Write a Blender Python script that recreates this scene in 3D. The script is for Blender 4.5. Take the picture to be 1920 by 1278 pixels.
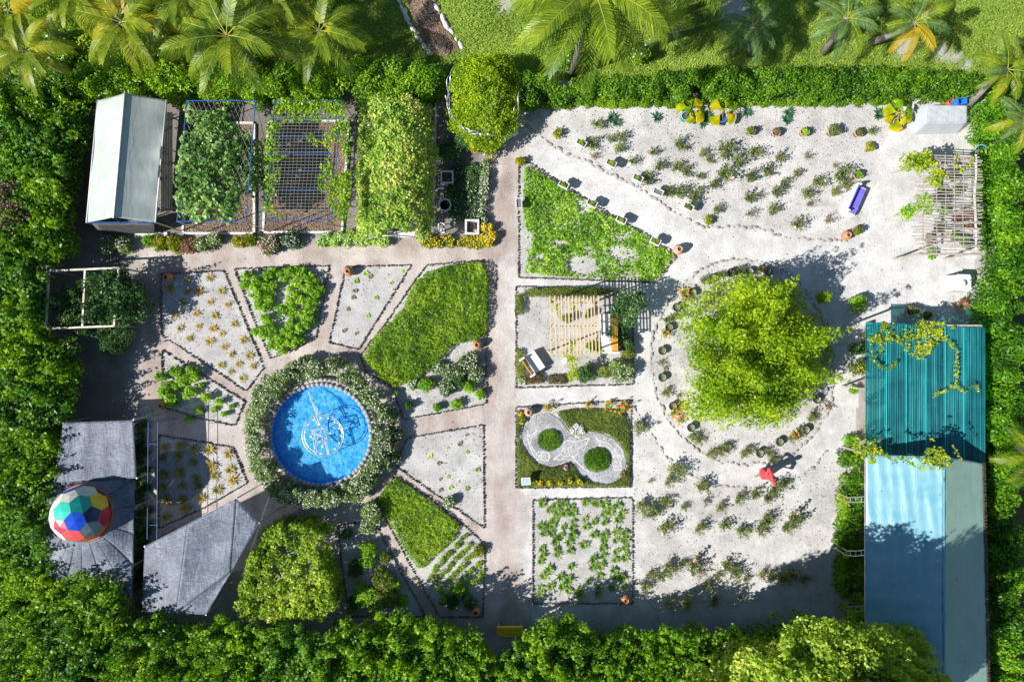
import bpy, bmesh, math, random
import numpy as np
from mathutils import Vector, Matrix

scene = bpy.context.scene
for o in list(bpy.data.objects):
    bpy.data.objects.remove(o)
C = scene.collection

# ------------------------------------------------------------------ camera, sky, sun, exposure
S = 38.0            # pixels of the photograph per metre on the ground
H = 33.0            # height of the drone in metres
cam_data = bpy.data.cameras.new('camera')
cam = bpy.data.objects.new('camera', cam_data)
C.objects.link(cam)
cam.location = (0, 0, H)
cam.rotation_euler = (0, 0, 0)
cam_data.sensor_width = 36.0
cam_data.lens = 36.0 * S * H / 1920.0
cam_data.clip_start = 0.5
cam_data.clip_end = 4000
scene.camera = cam

SUN_EL, SUN_AZ = math.radians(42.0), math.radians(21.0)      # light travels towards +x and a little +y
world = bpy.data.worlds.new('World')
scene.world = world
world.use_nodes = True
wn = world.node_tree
for n in list(wn.nodes):
    wn.nodes.remove(n)
sky = wn.nodes.new('ShaderNodeTexSky')
sky.sky_type = 'NISHITA'
sky.sun_disc = False
sky.sun_elevation = SUN_EL
sky.sun_rotation = math.radians(250.0)
sky.air_density = 1.0
sky.dust_density = 0.2
sky.ozone_density = 3.0
bg = wn.nodes.new('ShaderNodeBackground')
bg.inputs['Strength'].default_value = 0.065
wo = wn.nodes.new('ShaderNodeOutputWorld')
wn.links.new(sky.outputs[0], bg.inputs[0])
wn.links.new(bg.outputs[0], wo.inputs[0])

sun_data = bpy.data.lights.new('sun', 'SUN')
sun_data.energy = 4.6
sun_data.angle = math.radians(0.5)
sun_data.color = (1.0, 0.965, 0.91)
sun = bpy.data.objects.new('sun', sun_data)
C.objects.link(sun)
sd = Vector((math.cos(SUN_EL) * math.cos(SUN_AZ), math.cos(SUN_EL) * math.sin(SUN_AZ), -math.sin(SUN_EL)))
sun.rotation_euler = sd.to_track_quat('-Z', 'Y').to_euler()
sun.location = (-30, -10, 40)

scene.view_settings.view_transform = 'Standard'
scene.view_settings.look = 'None'
scene.view_settings.gamma = 1.0
scene.view_settings.use_curve_mapping = False
scene.view_settings.exposure = 0.66
scene.render.engine = 'CYCLES'
scene.cycles.max_bounces = 8
scene.cycles.transparent_max_bounces = 16

# ------------------------------------------------------------------ coordinates
def W(px, py, h=0.0):
    """a place seen at pixel (px, py) of the photograph when it is h metres above the ground"""
    k = (1 - h / H) / S
    return ((px - 960.0) * k, (639.0 - py) * k)

def W3(px, py, h=0.0):
    x, y = W(px, py, h)
    return Vector((x, y, h))

RS = np.random.RandomState
rng = RS(7)
random.seed(7)

# ------------------------------------------------------------------ numeric noise
_perm = RS(3).rand(256, 256)
def vnoise(x, y, sc, off=0):
    u = np.asarray(x) / sc + 97.3 + off * 17.7
    v = np.asarray(y) / sc + 41.9 + off * 9.1
    iu = np.floor(u).astype(int); iv = np.floor(v).astype(int)
    fu = u - iu; fv = v - iv
    fu = fu * fu * (3 - 2 * fu); fv = fv * fv * (3 - 2 * fv)
    g = lambda a, b: _perm[a % 256, b % 256]
    return ((g(iu, iv) * (1 - fu) + g(iu + 1, iv) * fu) * (1 - fv)
            + (g(iu, iv + 1) * (1 - fu) + g(iu + 1, iv + 1) * fu) * fv)

def fbm(x, y, sc, off=0, o=4):
    r = 0; a = 0.5; t = 0
    for i in range(o):
        r = r + a * vnoise(x, y, sc / 2 ** i, off + i * 3); t += a; a *= 0.55
    return r / t

def inpoly(x, y, poly):
    x = np.asarray(x); y = np.asarray(y)
    inside = np.zeros(x.shape, bool)
    n = len(poly)
    for i in range(n):
        x0, y0 = poly[i]; x1, y1 = poly[(i + 1) % n]
        c = ((y0 > y) != (y1 > y))
        t = (x1 - x0) * (y - y0) / ((y1 - y0) if y1 != y0 else 1e-9) + x0
        inside ^= c & (x < t)
    return inside

def WP(poly, h=0.0):
    return [W(a, b, h) for a, b in poly]

# ------------------------------------------------------------------ meshes and objects
def np_mesh(name, V, F, mat=None, smooth=False, mats=None, midx=None):
    V = np.asarray(V, dtype=np.float32); F = np.asarray(F, dtype=np.int32)
    me = bpy.data.meshes.new(name)
    m, k = F.shape
    me.vertices.add(len(V)); me.vertices.foreach_set('co', V.ravel())
    me.loops.add(m * k); me.loops.foreach_set('vertex_index', F.ravel())
    me.polygons.add(m)
    me.polygons.foreach_set('loop_start', np.arange(0, m * k, k, dtype=np.int32))
    if midx is not None:
        me.polygons.foreach_set('material_index', np.asarray(midx, dtype=np.int32))
    if smooth:
        me.polygons.foreach_set('use_smooth', np.ones(m, dtype=bool))
    me.update(calc_edges=True)
    if mat: me.materials.append(mat)
    if mats:
        for q in mats: me.materials.append(q)
    return me

def obj(name, me, parent=None, loc=(0, 0, 0), rz=0.0, kind=None, label=None):
    o = bpy.data.objects.new(name, me)
    C.objects.link(o)
    o.location = loc
    o.rotation_euler = (0, 0, rz)
    if parent: o.parent = parent
    if kind: o['kind'] = kind
    if label: o['label'] = label
    return o

def tag(o, label, cat, group=None, kind=None):
    o['label'] = label; o['category'] = cat
    if group: o['group'] = group
    if kind: o['kind'] = kind
    return o

def thing(name, label, cat, loc=(0, 0, 0), rz=0.0, group=None, kind=None):
    o = bpy.data.objects.new(name, None)
    C.objects.link(o)
    o.empty_display_size = 0.2
    o.location = loc; o.rotation_euler = (0, 0, rz)
    return tag(o, label, cat, group, kind)

def children_map():
    d = {}
    for o in C.objects:
        if o.parent: d.setdefault(o.parent.name, []).append(o)
    return d

def subtree(root, kids):
    return (root, [subtree(k, []) if not kids else subtree(k, KM.get(k.name, [])) for k in kids])

def copy_thing(root, kids, loc, rz=0.0, sc=1.0, label=None, group=None):
    """kids: list of (child, [grandchildren])"""
    r = root.copy(); C.objects.link(r)
    r.location = loc; r.rotation_euler = (0, 0, rz); r.scale = (sc, sc, sc)
    if label: r['label'] = label
    if group: r['group'] = group
    for ch, gs in kids:
        c = ch.copy(); C.objects.link(c); c.parent = r
        for g in gs:
            d = g.copy(); C.objects.link(d); d.parent = c
    return r

class MB:
    """collects simple solids into one mesh"""
    def __init__(s):
        s.v = []; s.f = []; s.m = []; s.cur = 0
    def add(s, vs, fs):
        b = len(s.v)
        s.v += [tuple(v) for v in vs]
        for f in fs:
            s.f.append([b + i for i in f]); s.m.append(s.cur)
        return s
    def box(s, c, d, rz=0.0, taper=1.0):
        cx, cy, cz = c; dx, dy, dz = d[0] / 2, d[1] / 2, d[2] / 2
        vs = []
        for z, t in ((-dz, taper), (dz, 1.0)):
            for x, y in ((-dx, -dy), (dx, -dy), (dx, dy), (-dx, dy)):
                x *= t; y *= t
                vs.append((cx + x * math.cos(rz) - y * math.sin(rz), cy + x * math.sin(rz) + y * math.cos(rz), cz + z))
        return s.add(vs, [(3, 2, 1, 0), (4, 5, 6, 7), (0, 1, 5, 4), (1, 2, 6, 5), (2, 3, 7, 6), (3, 0, 4, 7)])
    def tube(s, pts, r, n=6, cap=True):
        pts = [Vector(p) for p in pts]
        rs = r if isinstance(r, (list, tuple)) else [r] * len(pts)
        vs = []; fs = []
        prev = None
        for i, p in enumerate(pts):
            t = (pts[min(i + 1, len(pts) - 1)] - pts[max(i - 1, 0)])
            if t.length < 1e-6: t = Vector((0, 0, 1))
            t.normalize()
            a = Vector((0, 0, 1)) if abs(t.z) < 0.9 else Vector((1, 0, 0))
            u = t.cross(a).normalized()
            if prev is not None and u.dot(prev) < 0 and abs(u.dot(prev)) > 0.3: u = -u
            prev = u
            w = t.cross(u).normalized()
            for k in range(n):
                an = 2 * math.pi * k / n
                vs.append(p + (u * math.cos(an) + w * math.sin(an)) * rs[i])
        for i in range(len(pts) - 1):
            for k in range(n):
                a = i * n + k; b = i * n + (k + 1) % n
                fs.append((a, b, b + n, a + n))
        if cap:
            fs.append(tuple(range(n - 1, -1, -1))); fs.append(tuple(range((len(pts) - 1) * n, len(pts) * n)))
        return s.add(vs, fs)
    def lathe(s, prof, c=(0, 0, 0), n=16, rx=1.0, ry=1.0, cap=True):
        vs = []; fs = []
        if len(prof) == 2 and abs(prof[0][1] - prof[1][1]) < 1e-9:      # a plain disc facing up
            r = max(prof[0][0], prof[1][0])
            return s.add([(c[0] + r * rx * math.cos(2 * math.pi * k / n), c[1] + r * ry * math.sin(2 * math.pi * k / n), c[2] + prof[0][1]) for k in range(n)], [tuple(range(n))])
        for r, z in prof:
            for k in range(n):
                a = 2 * math.pi * k / n
                vs.append((c[0] + r * math.cos(a) * rx, c[1] + r * math.sin(a) * ry, c[2] + z))
        for i in range(len(prof) - 1):
            for k in range(n):
                a = i * n + k; b = i * n + (k + 1) % n
                fs.append((a, b, b + n, a + n))
        if cap and prof[0][0] > 1e-4: fs.append(tuple(range(n - 1, -1, -1)))
        if cap and prof[-1][0] > 1e-4: fs.append(tuple(range((len(prof) - 1) * n, len(prof) * n)))
        return s.add(vs, fs)
    def prism(s, poly, z0, z1):
        n = len(poly)
        ar = sum(poly[i][0] * poly[(i + 1) % n][1] - poly[(i + 1) % n][0] * poly[i][1] for i in range(n))
        if ar < 0: poly = list(reversed(poly))
        vs = [(x, y, z0) for x, y in poly] + [(x, y, z1) for x, y in poly]
        fs = [tuple(range(n - 1, -1, -1)), tuple(range(n, 2 * n))]
        for i in range(n):
            j = (i + 1) % n
            fs.append((i, j, j + n, i + n))
        return s.add(vs, fs)
    def torus(s, R, r, c=(0, 0, 0), n=32, m=6):
        vs = []; fs = []
        for i in range(n):
            a = 2 * math.pi * i / n
            for k in range(m):
                b = 2 * math.pi * k / m
                q = R + r * math.cos(b)
                vs.append((c[0] + q * math.cos(a), c[1] + q * math.sin(a), c[2] + r * math.sin(b)))
        for i in range(n):
            for k in range(m):
                fs.append((i * m + k, ((i + 1) % n) * m + k, ((i + 1) % n) * m + (k + 1) % m, i * m + (k + 1) % m))
        return s.add(vs, fs)
    def mesh(s, name, mats, smooth=False):
        me = bpy.data.meshes.new(name)
        me.from_pydata(s.v, [], s.f)
        if not isinstance(mats, (list, tuple)): mats = [mats]
        for q in mats: me.materials.append(q)
        for i, p in enumerate(me.polygons):
            p.material_index = s.m[i]; p.use_smooth = smooth
        me.update()
        return me
    def build(s, name, mats, parent=None, smooth=False, kind=None, label=None, loc=(0, 0, 0), rz=0.0):
        return obj(name, s.mesh(name, mats, smooth), parent, loc, rz, kind, label)

# ------------------------------------------------------------------ materials
def new_mat(name):
    m = bpy.data.materials.new(name); m.use_nodes = True
    nt = m.node_tree
    for n in list(nt.nodes): nt.nodes.remove(n)
    out = nt.nodes.new('ShaderNodeOutputMaterial')
    return m, nt, out

def ramp(nt, cols, pos=None):
    r = nt.nodes.new('ShaderNodeValToRGB')
    el = r.color_ramp.elements
    while len(el) < len(cols): el.new(0.5)
    for i, c in enumerate(cols):
        el[i].position = pos[i] if pos else i / (len(cols) - 1)
        el[i].color = (c[0], c[1], c[2], 1)
    return r

def leaf_mat(name, cols, trans=0.35, rough=0.42, big=1.2, tcol=None, spec=0.32):
    """leaf colour from a per-leaf random value and a broad clump noise"""
    m, nt, out = new_mat(name)
    N = nt.nodes.new; Lk = nt.links.new
    geo = N('ShaderNodeNewGeometry')
    tc = N('ShaderNodeNewGeometry')
    no = N('ShaderNodeTexNoise'); no.inputs['Scale'].default_value = big; no.inputs['Detail'].default_value = 2
    Lk(geo.outputs['Position'], no.inputs['Vector'])
    mix = N('ShaderNodeMath'); mix.operation = 'MULTIPLY_ADD'
    Lk(geo.outputs['Random Per Island'], mix.inputs[0]); mix.inputs[1].default_value = 0.62
    sub = N('ShaderNodeMath'); sub.operation = 'MULTIPLY_ADD'
    Lk(no.outputs['Fac'], sub.inputs[0]); sub.inputs[1].default_value = 1.3; sub.inputs[2].default_value = -0.62
    nb = N('ShaderNodeTexNoise'); nb.inputs['Scale'].default_value = 0.33; nb.inputs['Detail'].default_value = 1; Lk(geo.outputs['Position'], nb.inputs['Vector'])
    ab = N('ShaderNodeMath'); ab.operation = 'MULTIPLY_ADD'; Lk(nb.outputs['Fac'], ab.inputs[0]); ab.inputs[1].default_value = 0.9; ab.inputs[2].default_value = -0.30
    sm = N('ShaderNodeMath'); sm.operation = 'ADD'; Lk(sub.outputs[0], sm.inputs[0]); Lk(ab.outputs[0], sm.inputs[1]); Lk(sm.outputs[0], mix.inputs[2])
    r = ramp(nt, cols)
    Lk(mix.outputs[0], r.inputs[0])
    p = N('ShaderNodeBsdfPrincipled')
    p.inputs['Roughness'].default_value = rough
    p.inputs['Specular IOR Level'].default_value = spec
    Lk(r.outputs[0], p.inputs['Base Color'])
    t = N('ShaderNodeBsdfTranslucent')
    hs = N('ShaderNodeHueSaturation')
    hs.inputs['Hue'].default_value = 0.485; hs.inputs['Saturation'].default_value = 1.15; hs.inputs['Value'].default_value = 1.5
    Lk(r.outputs[0], hs.inputs['Color']); Lk(hs.outputs[0], t.inputs['Color'])
    ms = N('ShaderNodeMixShader'); ms.inputs[0].default_value = trans
    Lk(p.outputs[0], ms.inputs[1]); Lk(t.outputs[0], ms.inputs[2]); Lk(ms.outputs[0], out.inputs[0])
    return m

def plain(name, col, rough=0.6, var=0.12, scale=6.0, bump=0.0, metallic=0.0, col2=None, spec=0.5, wear=None):
    m, nt, out = new_mat(name)
    N = nt.nodes.new; Lk = nt.links.new
    tc = N('ShaderNodeTexCoord')
    no = N('ShaderNodeTexNoise'); no.inputs['Scale'].default_value = scale; no.inputs['Detail'].default_value = 6
    Lk(tc.outputs['Object'], no.inputs['Vector'])
    c2 = col2 or tuple(max(0, c * (1 - var * 2)) for c in col)
    c3 = tuple(min(1, c * (1 + var)) for c in col)
    r = ramp(nt, [c2, col, c3], [0.3, 0.5, 0.7])
    Lk(no.outputs['Fac'], r.inputs[0])
    p = N('ShaderNodeBsdfPrincipled')
    p.inputs['Roughness'].default_value = rough
    p.inputs['Metallic'].default_value = metallic
    p.inputs['Specular IOR Level'].default_value = spec
    Lk(r.outputs[0], p.inputs['Base Color'])
    if bump:
        n2 = N('ShaderNodeTexNoise'); n2.inputs['Scale'].default_value = scale * 4; n2.inputs['Detail'].default_value = 5
        Lk(tc.outputs['Object'], n2.inputs['Vector'])
        b = N('ShaderNodeBump'); b.inputs['Strength'].default_value = bump; b.inputs['Distance'].default_value = 0.02
        Lk(n2.outputs['Fac'], b.inputs['Height']); Lk(b.outputs[0], p.inputs['Normal'])
    Lk(p.outputs[0], out.inputs[0])
    return m

def ground_mat(name, speck=0.5, spk_scale=22.0, grain=9.0, bump=0.5):
    """albedo painted per vertex (kind of ground), with fine grain, specks and relief from noise"""
    m, nt, out = new_mat(name)
    N = nt.nodes.new; Lk = nt.links.new
    at = N('ShaderNodeAttribute'); at.attribute_name = 'albedo'
    geo = N('ShaderNodeNewGeometry')
    n1 = N('ShaderNodeTexNoise'); n1.inputs['Scale'].default_value = grain; n1.inputs['Detail'].default_value = 8; n1.inputs['Roughness'].default_value = 0.7
    n2 = N('ShaderNodeTexNoise'); n2.inputs['Scale'].default_value = spk_scale; n2.inputs['Detail'].default_value = 3
    n3 = N('ShaderNodeTexNoise'); n3.inputs['Scale'].default_value = 1.1; n3.inputs['Detail'].default_value = 6; n3.inputs['Roughness'].default_value = 0.65
    for n in (n1, n2, n3): Lk(geo.outputs['Position'], n.inputs['Vector'])
    r1 = ramp(nt, [(0.86,) * 3, (1.0,) * 3, (1.07,) * 3], [0.35, 0.5, 0.66]); Lk(n1.outputs['Fac'], r1.inputs[0])
    r3 = ramp(nt, [(0.74, 0.73, 0.725), (1.0,) * 3], [0.34, 0.62]); Lk(n3.outputs['Fac'], r3.inputs[0])
    r2 = ramp(nt, [(1, 1, 1), (0.45, 0.42, 0.38)], [0.66, 0.73]); Lk(n2.outputs['Fac'], r2.inputs[0])
    def mul(a, b, f=1.0):
        x = N('ShaderNodeMix'); x.data_type = 'RGBA'; x.blend_type = 'MULTIPLY'; x.inputs[0].default_value = f
        Lk(a, x.inputs[6]); Lk(b, x.inputs[7]); return x.outputs[2]
    c = mul(at.outputs['Color'], r1.outputs[0]); c = mul(c, r3.outputs[0])
    sf = N('ShaderNodeMath'); sf.operation = 'MULTIPLY'; Lk(at.outputs['Alpha'], sf.inputs[0]); sf.inputs[1].default_value = speck
    x = N('ShaderNodeMix'); x.data_type = 'RGBA'; x.blend_type = 'MULTIPLY'
    Lk(sf.outputs[0], x.inputs[0]); Lk(c, x.inputs[6]); Lk(r2.outputs[0], x.inputs[7])
    p = N('ShaderNodeBsdfPrincipled'); p.inputs['Roughness'].default_value = 0.95
    p.inputs['Specular IOR Level'].default_value = 0.15
    Lk(x.outputs[2], p.inputs['Base Color'])
    ad = N('ShaderNodeMath'); ad.operation = 'ADD'; Lk(n1.outputs['Fac'], ad.inputs[0]); Lk(n2.outputs['Fac'], ad.inputs[1])
    b = N('ShaderNodeBump'); b.inputs['Strength'].default_value = bump; b.inputs['Distance'].default_value = 0.05
    Lk(ad.outputs[0], b.inputs['Height']); Lk(b.outputs[0], p.inputs['Normal'])
    Lk(p.outputs[0], out.inputs[0])
    return m

M = {}
# leaf colours, dark to light
M['hedge'] = leaf_mat('hedge_leaf', [(0.0265, 0.098, 0.0056), (0.0955, 0.245, 0.0084), (0.2278, 0.42, 0.014), (0.4116, 0.574, 0.028)], spec=0.32)
M['hedge_dark'] = leaf_mat('deep_green_leaf', [(0.022, 0.09, 0.010), (0.07, 0.20, 0.018), (0.15, 0.33, 0.03), (0.26, 0.46, 0.05)], spec=0.4)
M['veg'] = leaf_mat('pale_vegetable_leaf', [(0.08, 0.18, 0.03), (0.17, 0.30, 0.06), (0.26, 0.40, 0.09), (0.38, 0.50, 0.15)])
M['hedge_right'] = leaf_mat('right_hedge_leaf', [(0.0248, 0.0938, 0.005), (0.0688, 0.2125, 0.0075), (0.165, 0.375, 0.0125), (0.33, 0.525, 0.025)], spec=0.3)
M['hedge_top'] = leaf_mat('clipped_hedge_leaf', [(0.0264, 0.096, 0.0072), (0.0792, 0.216, 0.0096), (0.1716, 0.348, 0.0168), (0.3168, 0.48, 0.036)], spec=0.3)
M['tree_lime'] = leaf_mat('lime_tree_leaf', [(0.077, 0.176, 0.0044), (0.198, 0.352, 0.0066), (0.352, 0.506, 0.011), (0.506, 0.616, 0.022)], trans=0.4)
M['tree_light'] = leaf_mat('light_tree_leaf', [(0.0867, 0.1858, 0.0149), (0.2229, 0.3715, 0.0273), (0.3963, 0.5449, 0.0557), (0.644, 0.6935, 0.1486)])
M['vine_yellow'] = leaf_mat('yellow_vine_leaf', [(0.13, 0.26, 0.039), (0.286, 0.468, 0.065), (0.494, 0.624, 0.117), (0.78, 0.728, 0.234)], trans=0.3)
M['vine_dark'] = leaf_mat('gourd_vine_leaf', [(0.078, 0.18, 0.048), (0.1716, 0.324, 0.084), (0.312, 0.48, 0.144), (0.4992, 0.624, 0.24)])
M['vine_bright'] = leaf_mat('lime_vine_leaf', [(0.10, 0.20, 0.01), (0.25, 0.38, 0.02), (0.42, 0.52, 0.03), (0.62, 0.62, 0.08)], trans=0.4)
M['grassy'] = leaf_mat('grassy_leaf', [(0.07, 0.18, 0.010), (0.15, 0.31, 0.015), (0.25, 0.43, 0.02), (0.42, 0.55, 0.04)], big=0.7)
M['fern'] = leaf_mat('fresh_leaf', [(0.1012, 0.23, 0.0092), (0.2024, 0.368, 0.0161), (0.3162, 0.4945, 0.023), (0.4807, 0.598, 0.046)], big=0.8)
M['leafy'] = leaf_mat('bright_leaf', [(0.0886, 0.231, 0.011), (0.1898, 0.396, 0.022), (0.3162, 0.55, 0.0385), (0.5313, 0.682, 0.099)])
M['flower_leaf'] = leaf_mat('flowering_shrub_leaf', [(0.0575, 0.115, 0.023), (0.1265, 0.2185, 0.046), (0.2185, 0.322, 0.0805), (0.345, 0.437, 0.1495)])
M['rose_leaf'] = leaf_mat('rose_leaf', [(0.08, 0.12, 0.03), (0.17, 0.22, 0.07), (0.25, 0.31, 0.10), (0.36, 0.40, 0.16)])
M['dry_leaf'] = leaf_mat('dry_leaf', [(0.16, 0.11, 0.07), (0.26, 0.20, 0.12), (0.33, 0.28, 0.16), (0.22, 0.24, 0.10)])
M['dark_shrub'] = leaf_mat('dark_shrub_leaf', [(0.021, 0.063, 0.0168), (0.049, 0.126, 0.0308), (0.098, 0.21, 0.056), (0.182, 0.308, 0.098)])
M['olive'] = leaf_mat('olive_cover_leaf', [(0.072, 0.12, 0.018), (0.144, 0.204, 0.03), (0.216, 0.288, 0.048), (0.312, 0.36, 0.072)])
M['brown_cover'] = leaf_mat('bronze_cover_leaf', [(0.07, 0.06, 0.03), (0.13, 0.11, 0.045), (0.16, 0.15, 0.06), (0.24, 0.15, 0.08)])
M['yellow_cover'] = leaf_mat('yellow_shrub_leaf', [(0.06, 0.13, 0.01), (0.17, 0.25, 0.015), (0.38, 0.38, 0.02), (0.66, 0.52, 0.02)])
M['brom'] = leaf_mat('bromeliad_leaf', [(0.10, 0.13, 0.03), (0.33, 0.29, 0.07), (0.50, 0.40, 0.10), (0.50, 0.25, 0.08)], trans=0.25)
M['agave'] = leaf_mat('blue_green_leaf', [(0.02, 0.09, 0.05), (0.05, 0.16, 0.08), (0.10, 0.24, 0.12)])
M['red_leaf'] = leaf_mat('red_leaf', [(0.15, 0.05, 0.04), (0.30, 0.13, 0.10), (0.36, 0.25, 0.14), (0.18, 0.24, 0.08)])
M['fan'] = leaf_mat('fan_palm_leaf', [(0.20, 0.34, 0.01), (0.42, 0.48, 0.01), (0.68, 0.60, 0.01), (0.80, 0.50, 0.01)], big=2.5, trans=0.3, rough=0.35)
M['palm_bright'] = leaf_mat('bright_palm_leaf', [(0.07, 0.14, 0.01), (0.16, 0.26, 0.012), (0.28, 0.38, 0.02), (0.48, 0.54, 0.06)], rough=0.42, spec=0.4)
M['fan_green'] = leaf_mat('young_fan_leaf', [(0.10, 0.28, 0.01), (0.22, 0.42, 0.02), (0.35, 0.52, 0.02)], big=2.5)
M['palm_green'] = leaf_mat('palm_leaf', [(0.0413, 0.1, 0.01), (0.11, 0.2, 0.0125), (0.2063, 0.3, 0.0175), (0.3575, 0.425, 0.025)], rough=0.42, spec=0.4)
M['palm_dull'] = leaf_mat('dull_palm_leaf', [(0.048, 0.12, 0.036), (0.096, 0.192, 0.054), (0.156, 0.264, 0.072), (0.264, 0.36, 0.12)], rough=0.45)
M['palm_yellow'] = leaf_mat('yellowing_palm_leaf', [(0.0714, 0.154, 0.0084), (0.1666, 0.266, 0.0112), (0.2856, 0.364, 0.014), (0.4998, 0.448, 0.028)], rough=0.42, spec=0.4)
M['palm_orange'] = leaf_mat('dry_palm_leaf', [(0.30, 0.26, 0.01), (0.48, 0.38, 0.01), (0.55, 0.36, 0.01), (0.40, 0.36, 0.05)], rough=0.4)
M['grass'] = leaf_mat('grass_blade', [(0.15, 0.25, 0.025), (0.25, 0.375, 0.0438), (0.3625, 0.5, 0.0625), (0.525, 0.625, 0.1125)], big=0.35, spec=0.2)
M['white_flower'] = plain('white_petal', (0.80, 0.80, 0.76), 0.6, 0.05)
M['pink_flower'] = plain('pink_petal', (0.72, 0.42, 0.44), 0.6, 0.1)
M['red_flower'] = plain('red_petal', (0.55, 0.10, 0.13), 0.6, 0.1)
M['orange_flower'] = plain('orange_petal', (0.85, 0.22, 0.05), 0.6, 0.1)
M['yellow_flower'] = plain('yellow_petal', (0.85, 0.62, 0.03), 0.6, 0.1)
M['litter'] = leaf_mat('fallen_leaf', [(0.05, 0.04, 0.03), (0.12, 0.09, 0.06), (0.2, 0.16, 0.11), (0.12, 0.12, 0.06)], trans=0.0, rough=0.9)
M['bark'] = plain('bark', (0.11, 0.085, 0.065), 0.9, 0.25, 9, 0.6)
M['twig'] = plain('twig', (0.22, 0.19, 0.13), 0.9, 0.2, 9)
M['palm_trunk'] = plain('palm_trunk', (0.26, 0.23, 0.19), 0.9, 0.2, 12, 0.5)
M['rachis'] = plain('palm_rib', (0.34, 0.36, 0.04), 0.4, 0.1)
M['stone'] = plain('coral_stone', (0.36, 0.34, 0.31), 0.9, 0.25, 8, 0.7)
M['dark_stone'] = plain('dark_edging_stone', (0.13, 0.115, 0.10), 0.9, 0.3, 14, 0.7)
M['white_stone'] = plain('whitewashed_stone', (0.66, 0.64, 0.62), 0.8, 0.12, 8, 0.6)
M['terracotta'] = plain('terracotta', (0.48, 0.22, 0.09), 0.75, 0.2, 7, 0.3, col2=(0.30, 0.15, 0.08))
M['terra_pale'] = plain('weathered_terracotta', (0.52, 0.32, 0.22), 0.8, 0.15, 9, 0.3)
M['pot_soil'] = plain('potting_soil', (0.10, 0.075, 0.055), 0.95, 0.3, 20, 0.8)
M['white_paint'] = plain('white_paint', (0.74, 0.74, 0.74), 0.5, 0.05, 4, 0.1)
M['planter'] = plain('planter_cement', (0.66, 0.65, 0.63), 0.7, 0.12, 8, 0.3, col2=(0.45, 0.43, 0.40))
M['steel'] = plain('galvanised_pipe', (0.60, 0.62, 0.64), 0.35, 0.15, 5, 0, 0.7)
M['rust'] = plain('rusty_pipe', (0.55, 0.50, 0.44), 0.6, 0.3, 3, 0.2, 0.2, col2=(0.30, 0.17, 0.08))
M['blue_pipe'] = plain('blue_painted_pipe', (0.015, 0.10, 0.36), 0.45, 0.2, 5)
M['wire'] = plain('mesh_wire', (0.36, 0.35, 0.34), 0.5, 0.1, 5, 0, 0.4)
M['driftwood'] = plain('grey_driftwood', (0.42, 0.37, 0.32), 0.85, 0.2, 9, 0.5)
M['bamboo'] = plain('bamboo_slat', (0.66, 0.48, 0.25), 0.6, 0.15, 4, 0.2)
M['purple'] = plain('purple_paint', (0.20, 0.16, 0.68), 0.45, 0.12, 5)
M['yellow_paint'] = plain('yellow_paint', (0.85, 0.60, 0.02), 0.45, 0.12, 4, 0.1)
M['orange_wood'] = plain('varnished_wood', (0.62, 0.33, 0.04), 0.5, 0.2, 6, 0.2)
M['cushion'] = plain('pale_seat_paint', (0.52, 0.56, 0.64), 0.6, 0.06, 4)
M['black_rim'] = plain('black_rubber', (0.025, 0.025, 0.025), 0.6, 0.2, 8)
M['bucket'] = plain('pale_bucket', (0.48, 0.48, 0.45), 0.6, 0.1, 8)
M['gravel_grey'] = plain('grey_gravel', (0.17, 0.17, 0.18), 0.9, 0.3, 30, 0.5)
M['teal_plastic'] = plain('turquoise_plastic', (0.10, 0.50, 0.52), 0.4, 0.08)
M['blue_plastic'] = plain('blue_plastic', (0.02, 0.20, 0.65), 0.4, 0.08)
M['red_plastic'] = plain('red_plastic', (0.60, 0.10, 0.09), 0.4, 0.1)
# ------------------------------------------------------------------ leaves
def leaf_quads(P, Nn, size, aspect=0.55, fold=0.18, rs=rng, axis=None):
    """one folded lozenge per point: P centres, Nn normals, size lengths"""
    n = len(P)
    Nn = Nn / (np.linalg.norm(Nn, axis=1, keepdims=True) + 1e-9)
    if axis is None: axis = rs.randn(n, 3)
    a = axis - Nn * np.sum(axis * Nn, axis=1, keepdims=True)
    a /= (np.linalg.norm(a, axis=1, keepdims=True) + 1e-9)
    b = np.cross(Nn, a)
    s = np.asarray(size).reshape(-1, 1) * np.ones((n, 1))
    w = s * aspect
    V = np.empty((n, 4, 3))
    V[:, 0] = P - a * s * 0.5
    V[:, 1] = P + b * w * 0.5 + Nn * s * fold * 0.5 - a * s * 0.05
    V[:, 2] = P + a * s * 0.5 - Nn * s * 0.08
    V[:, 3] = P - b * w * 0.5 + Nn * s * fold * 0.5 - a * s * 0.05
    F = np.arange(n * 4).reshape(n, 4)
    return V.reshape(-1, 3), F

def lump_points(lumps, dens, leaf=0.13, aspect=0.55, cov=1.5, rs=rng, down=-0.15, sq=0.85, thick=0.35):
    """points and normals on the upper shells of lumps (x, y, z, r)"""
    lumps = np.asarray(lumps, float)
    cnt = np.maximum(3, cov * math.pi * lumps[:, 3] ** 2 / (0.5 * leaf * leaf * aspect)).astype(int)
    idx = np.repeat(np.arange(len(lumps)), cnt)
    n = len(idx)
    D = rs.randn(n, 3)
    D[:, 2] = np.abs(D[:, 2]) * 1.15 + down * rs.rand(n) * 2
    D /= np.linalg.norm(D, axis=1, keepdims=True)
    q = lumps[idx]
    rad = q[:, 3] * (1.22 - thick * 1.5 * rs.rand(n) ** 1.1)
    P = q[:, :3] + D * rad[:, None] * np.array([1, 1, sq])
    Nn = D * 0.55 + rs.randn(n, 3) * 0.55 + np.array([0, 0, 0.45])
    return P, Nn

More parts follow.
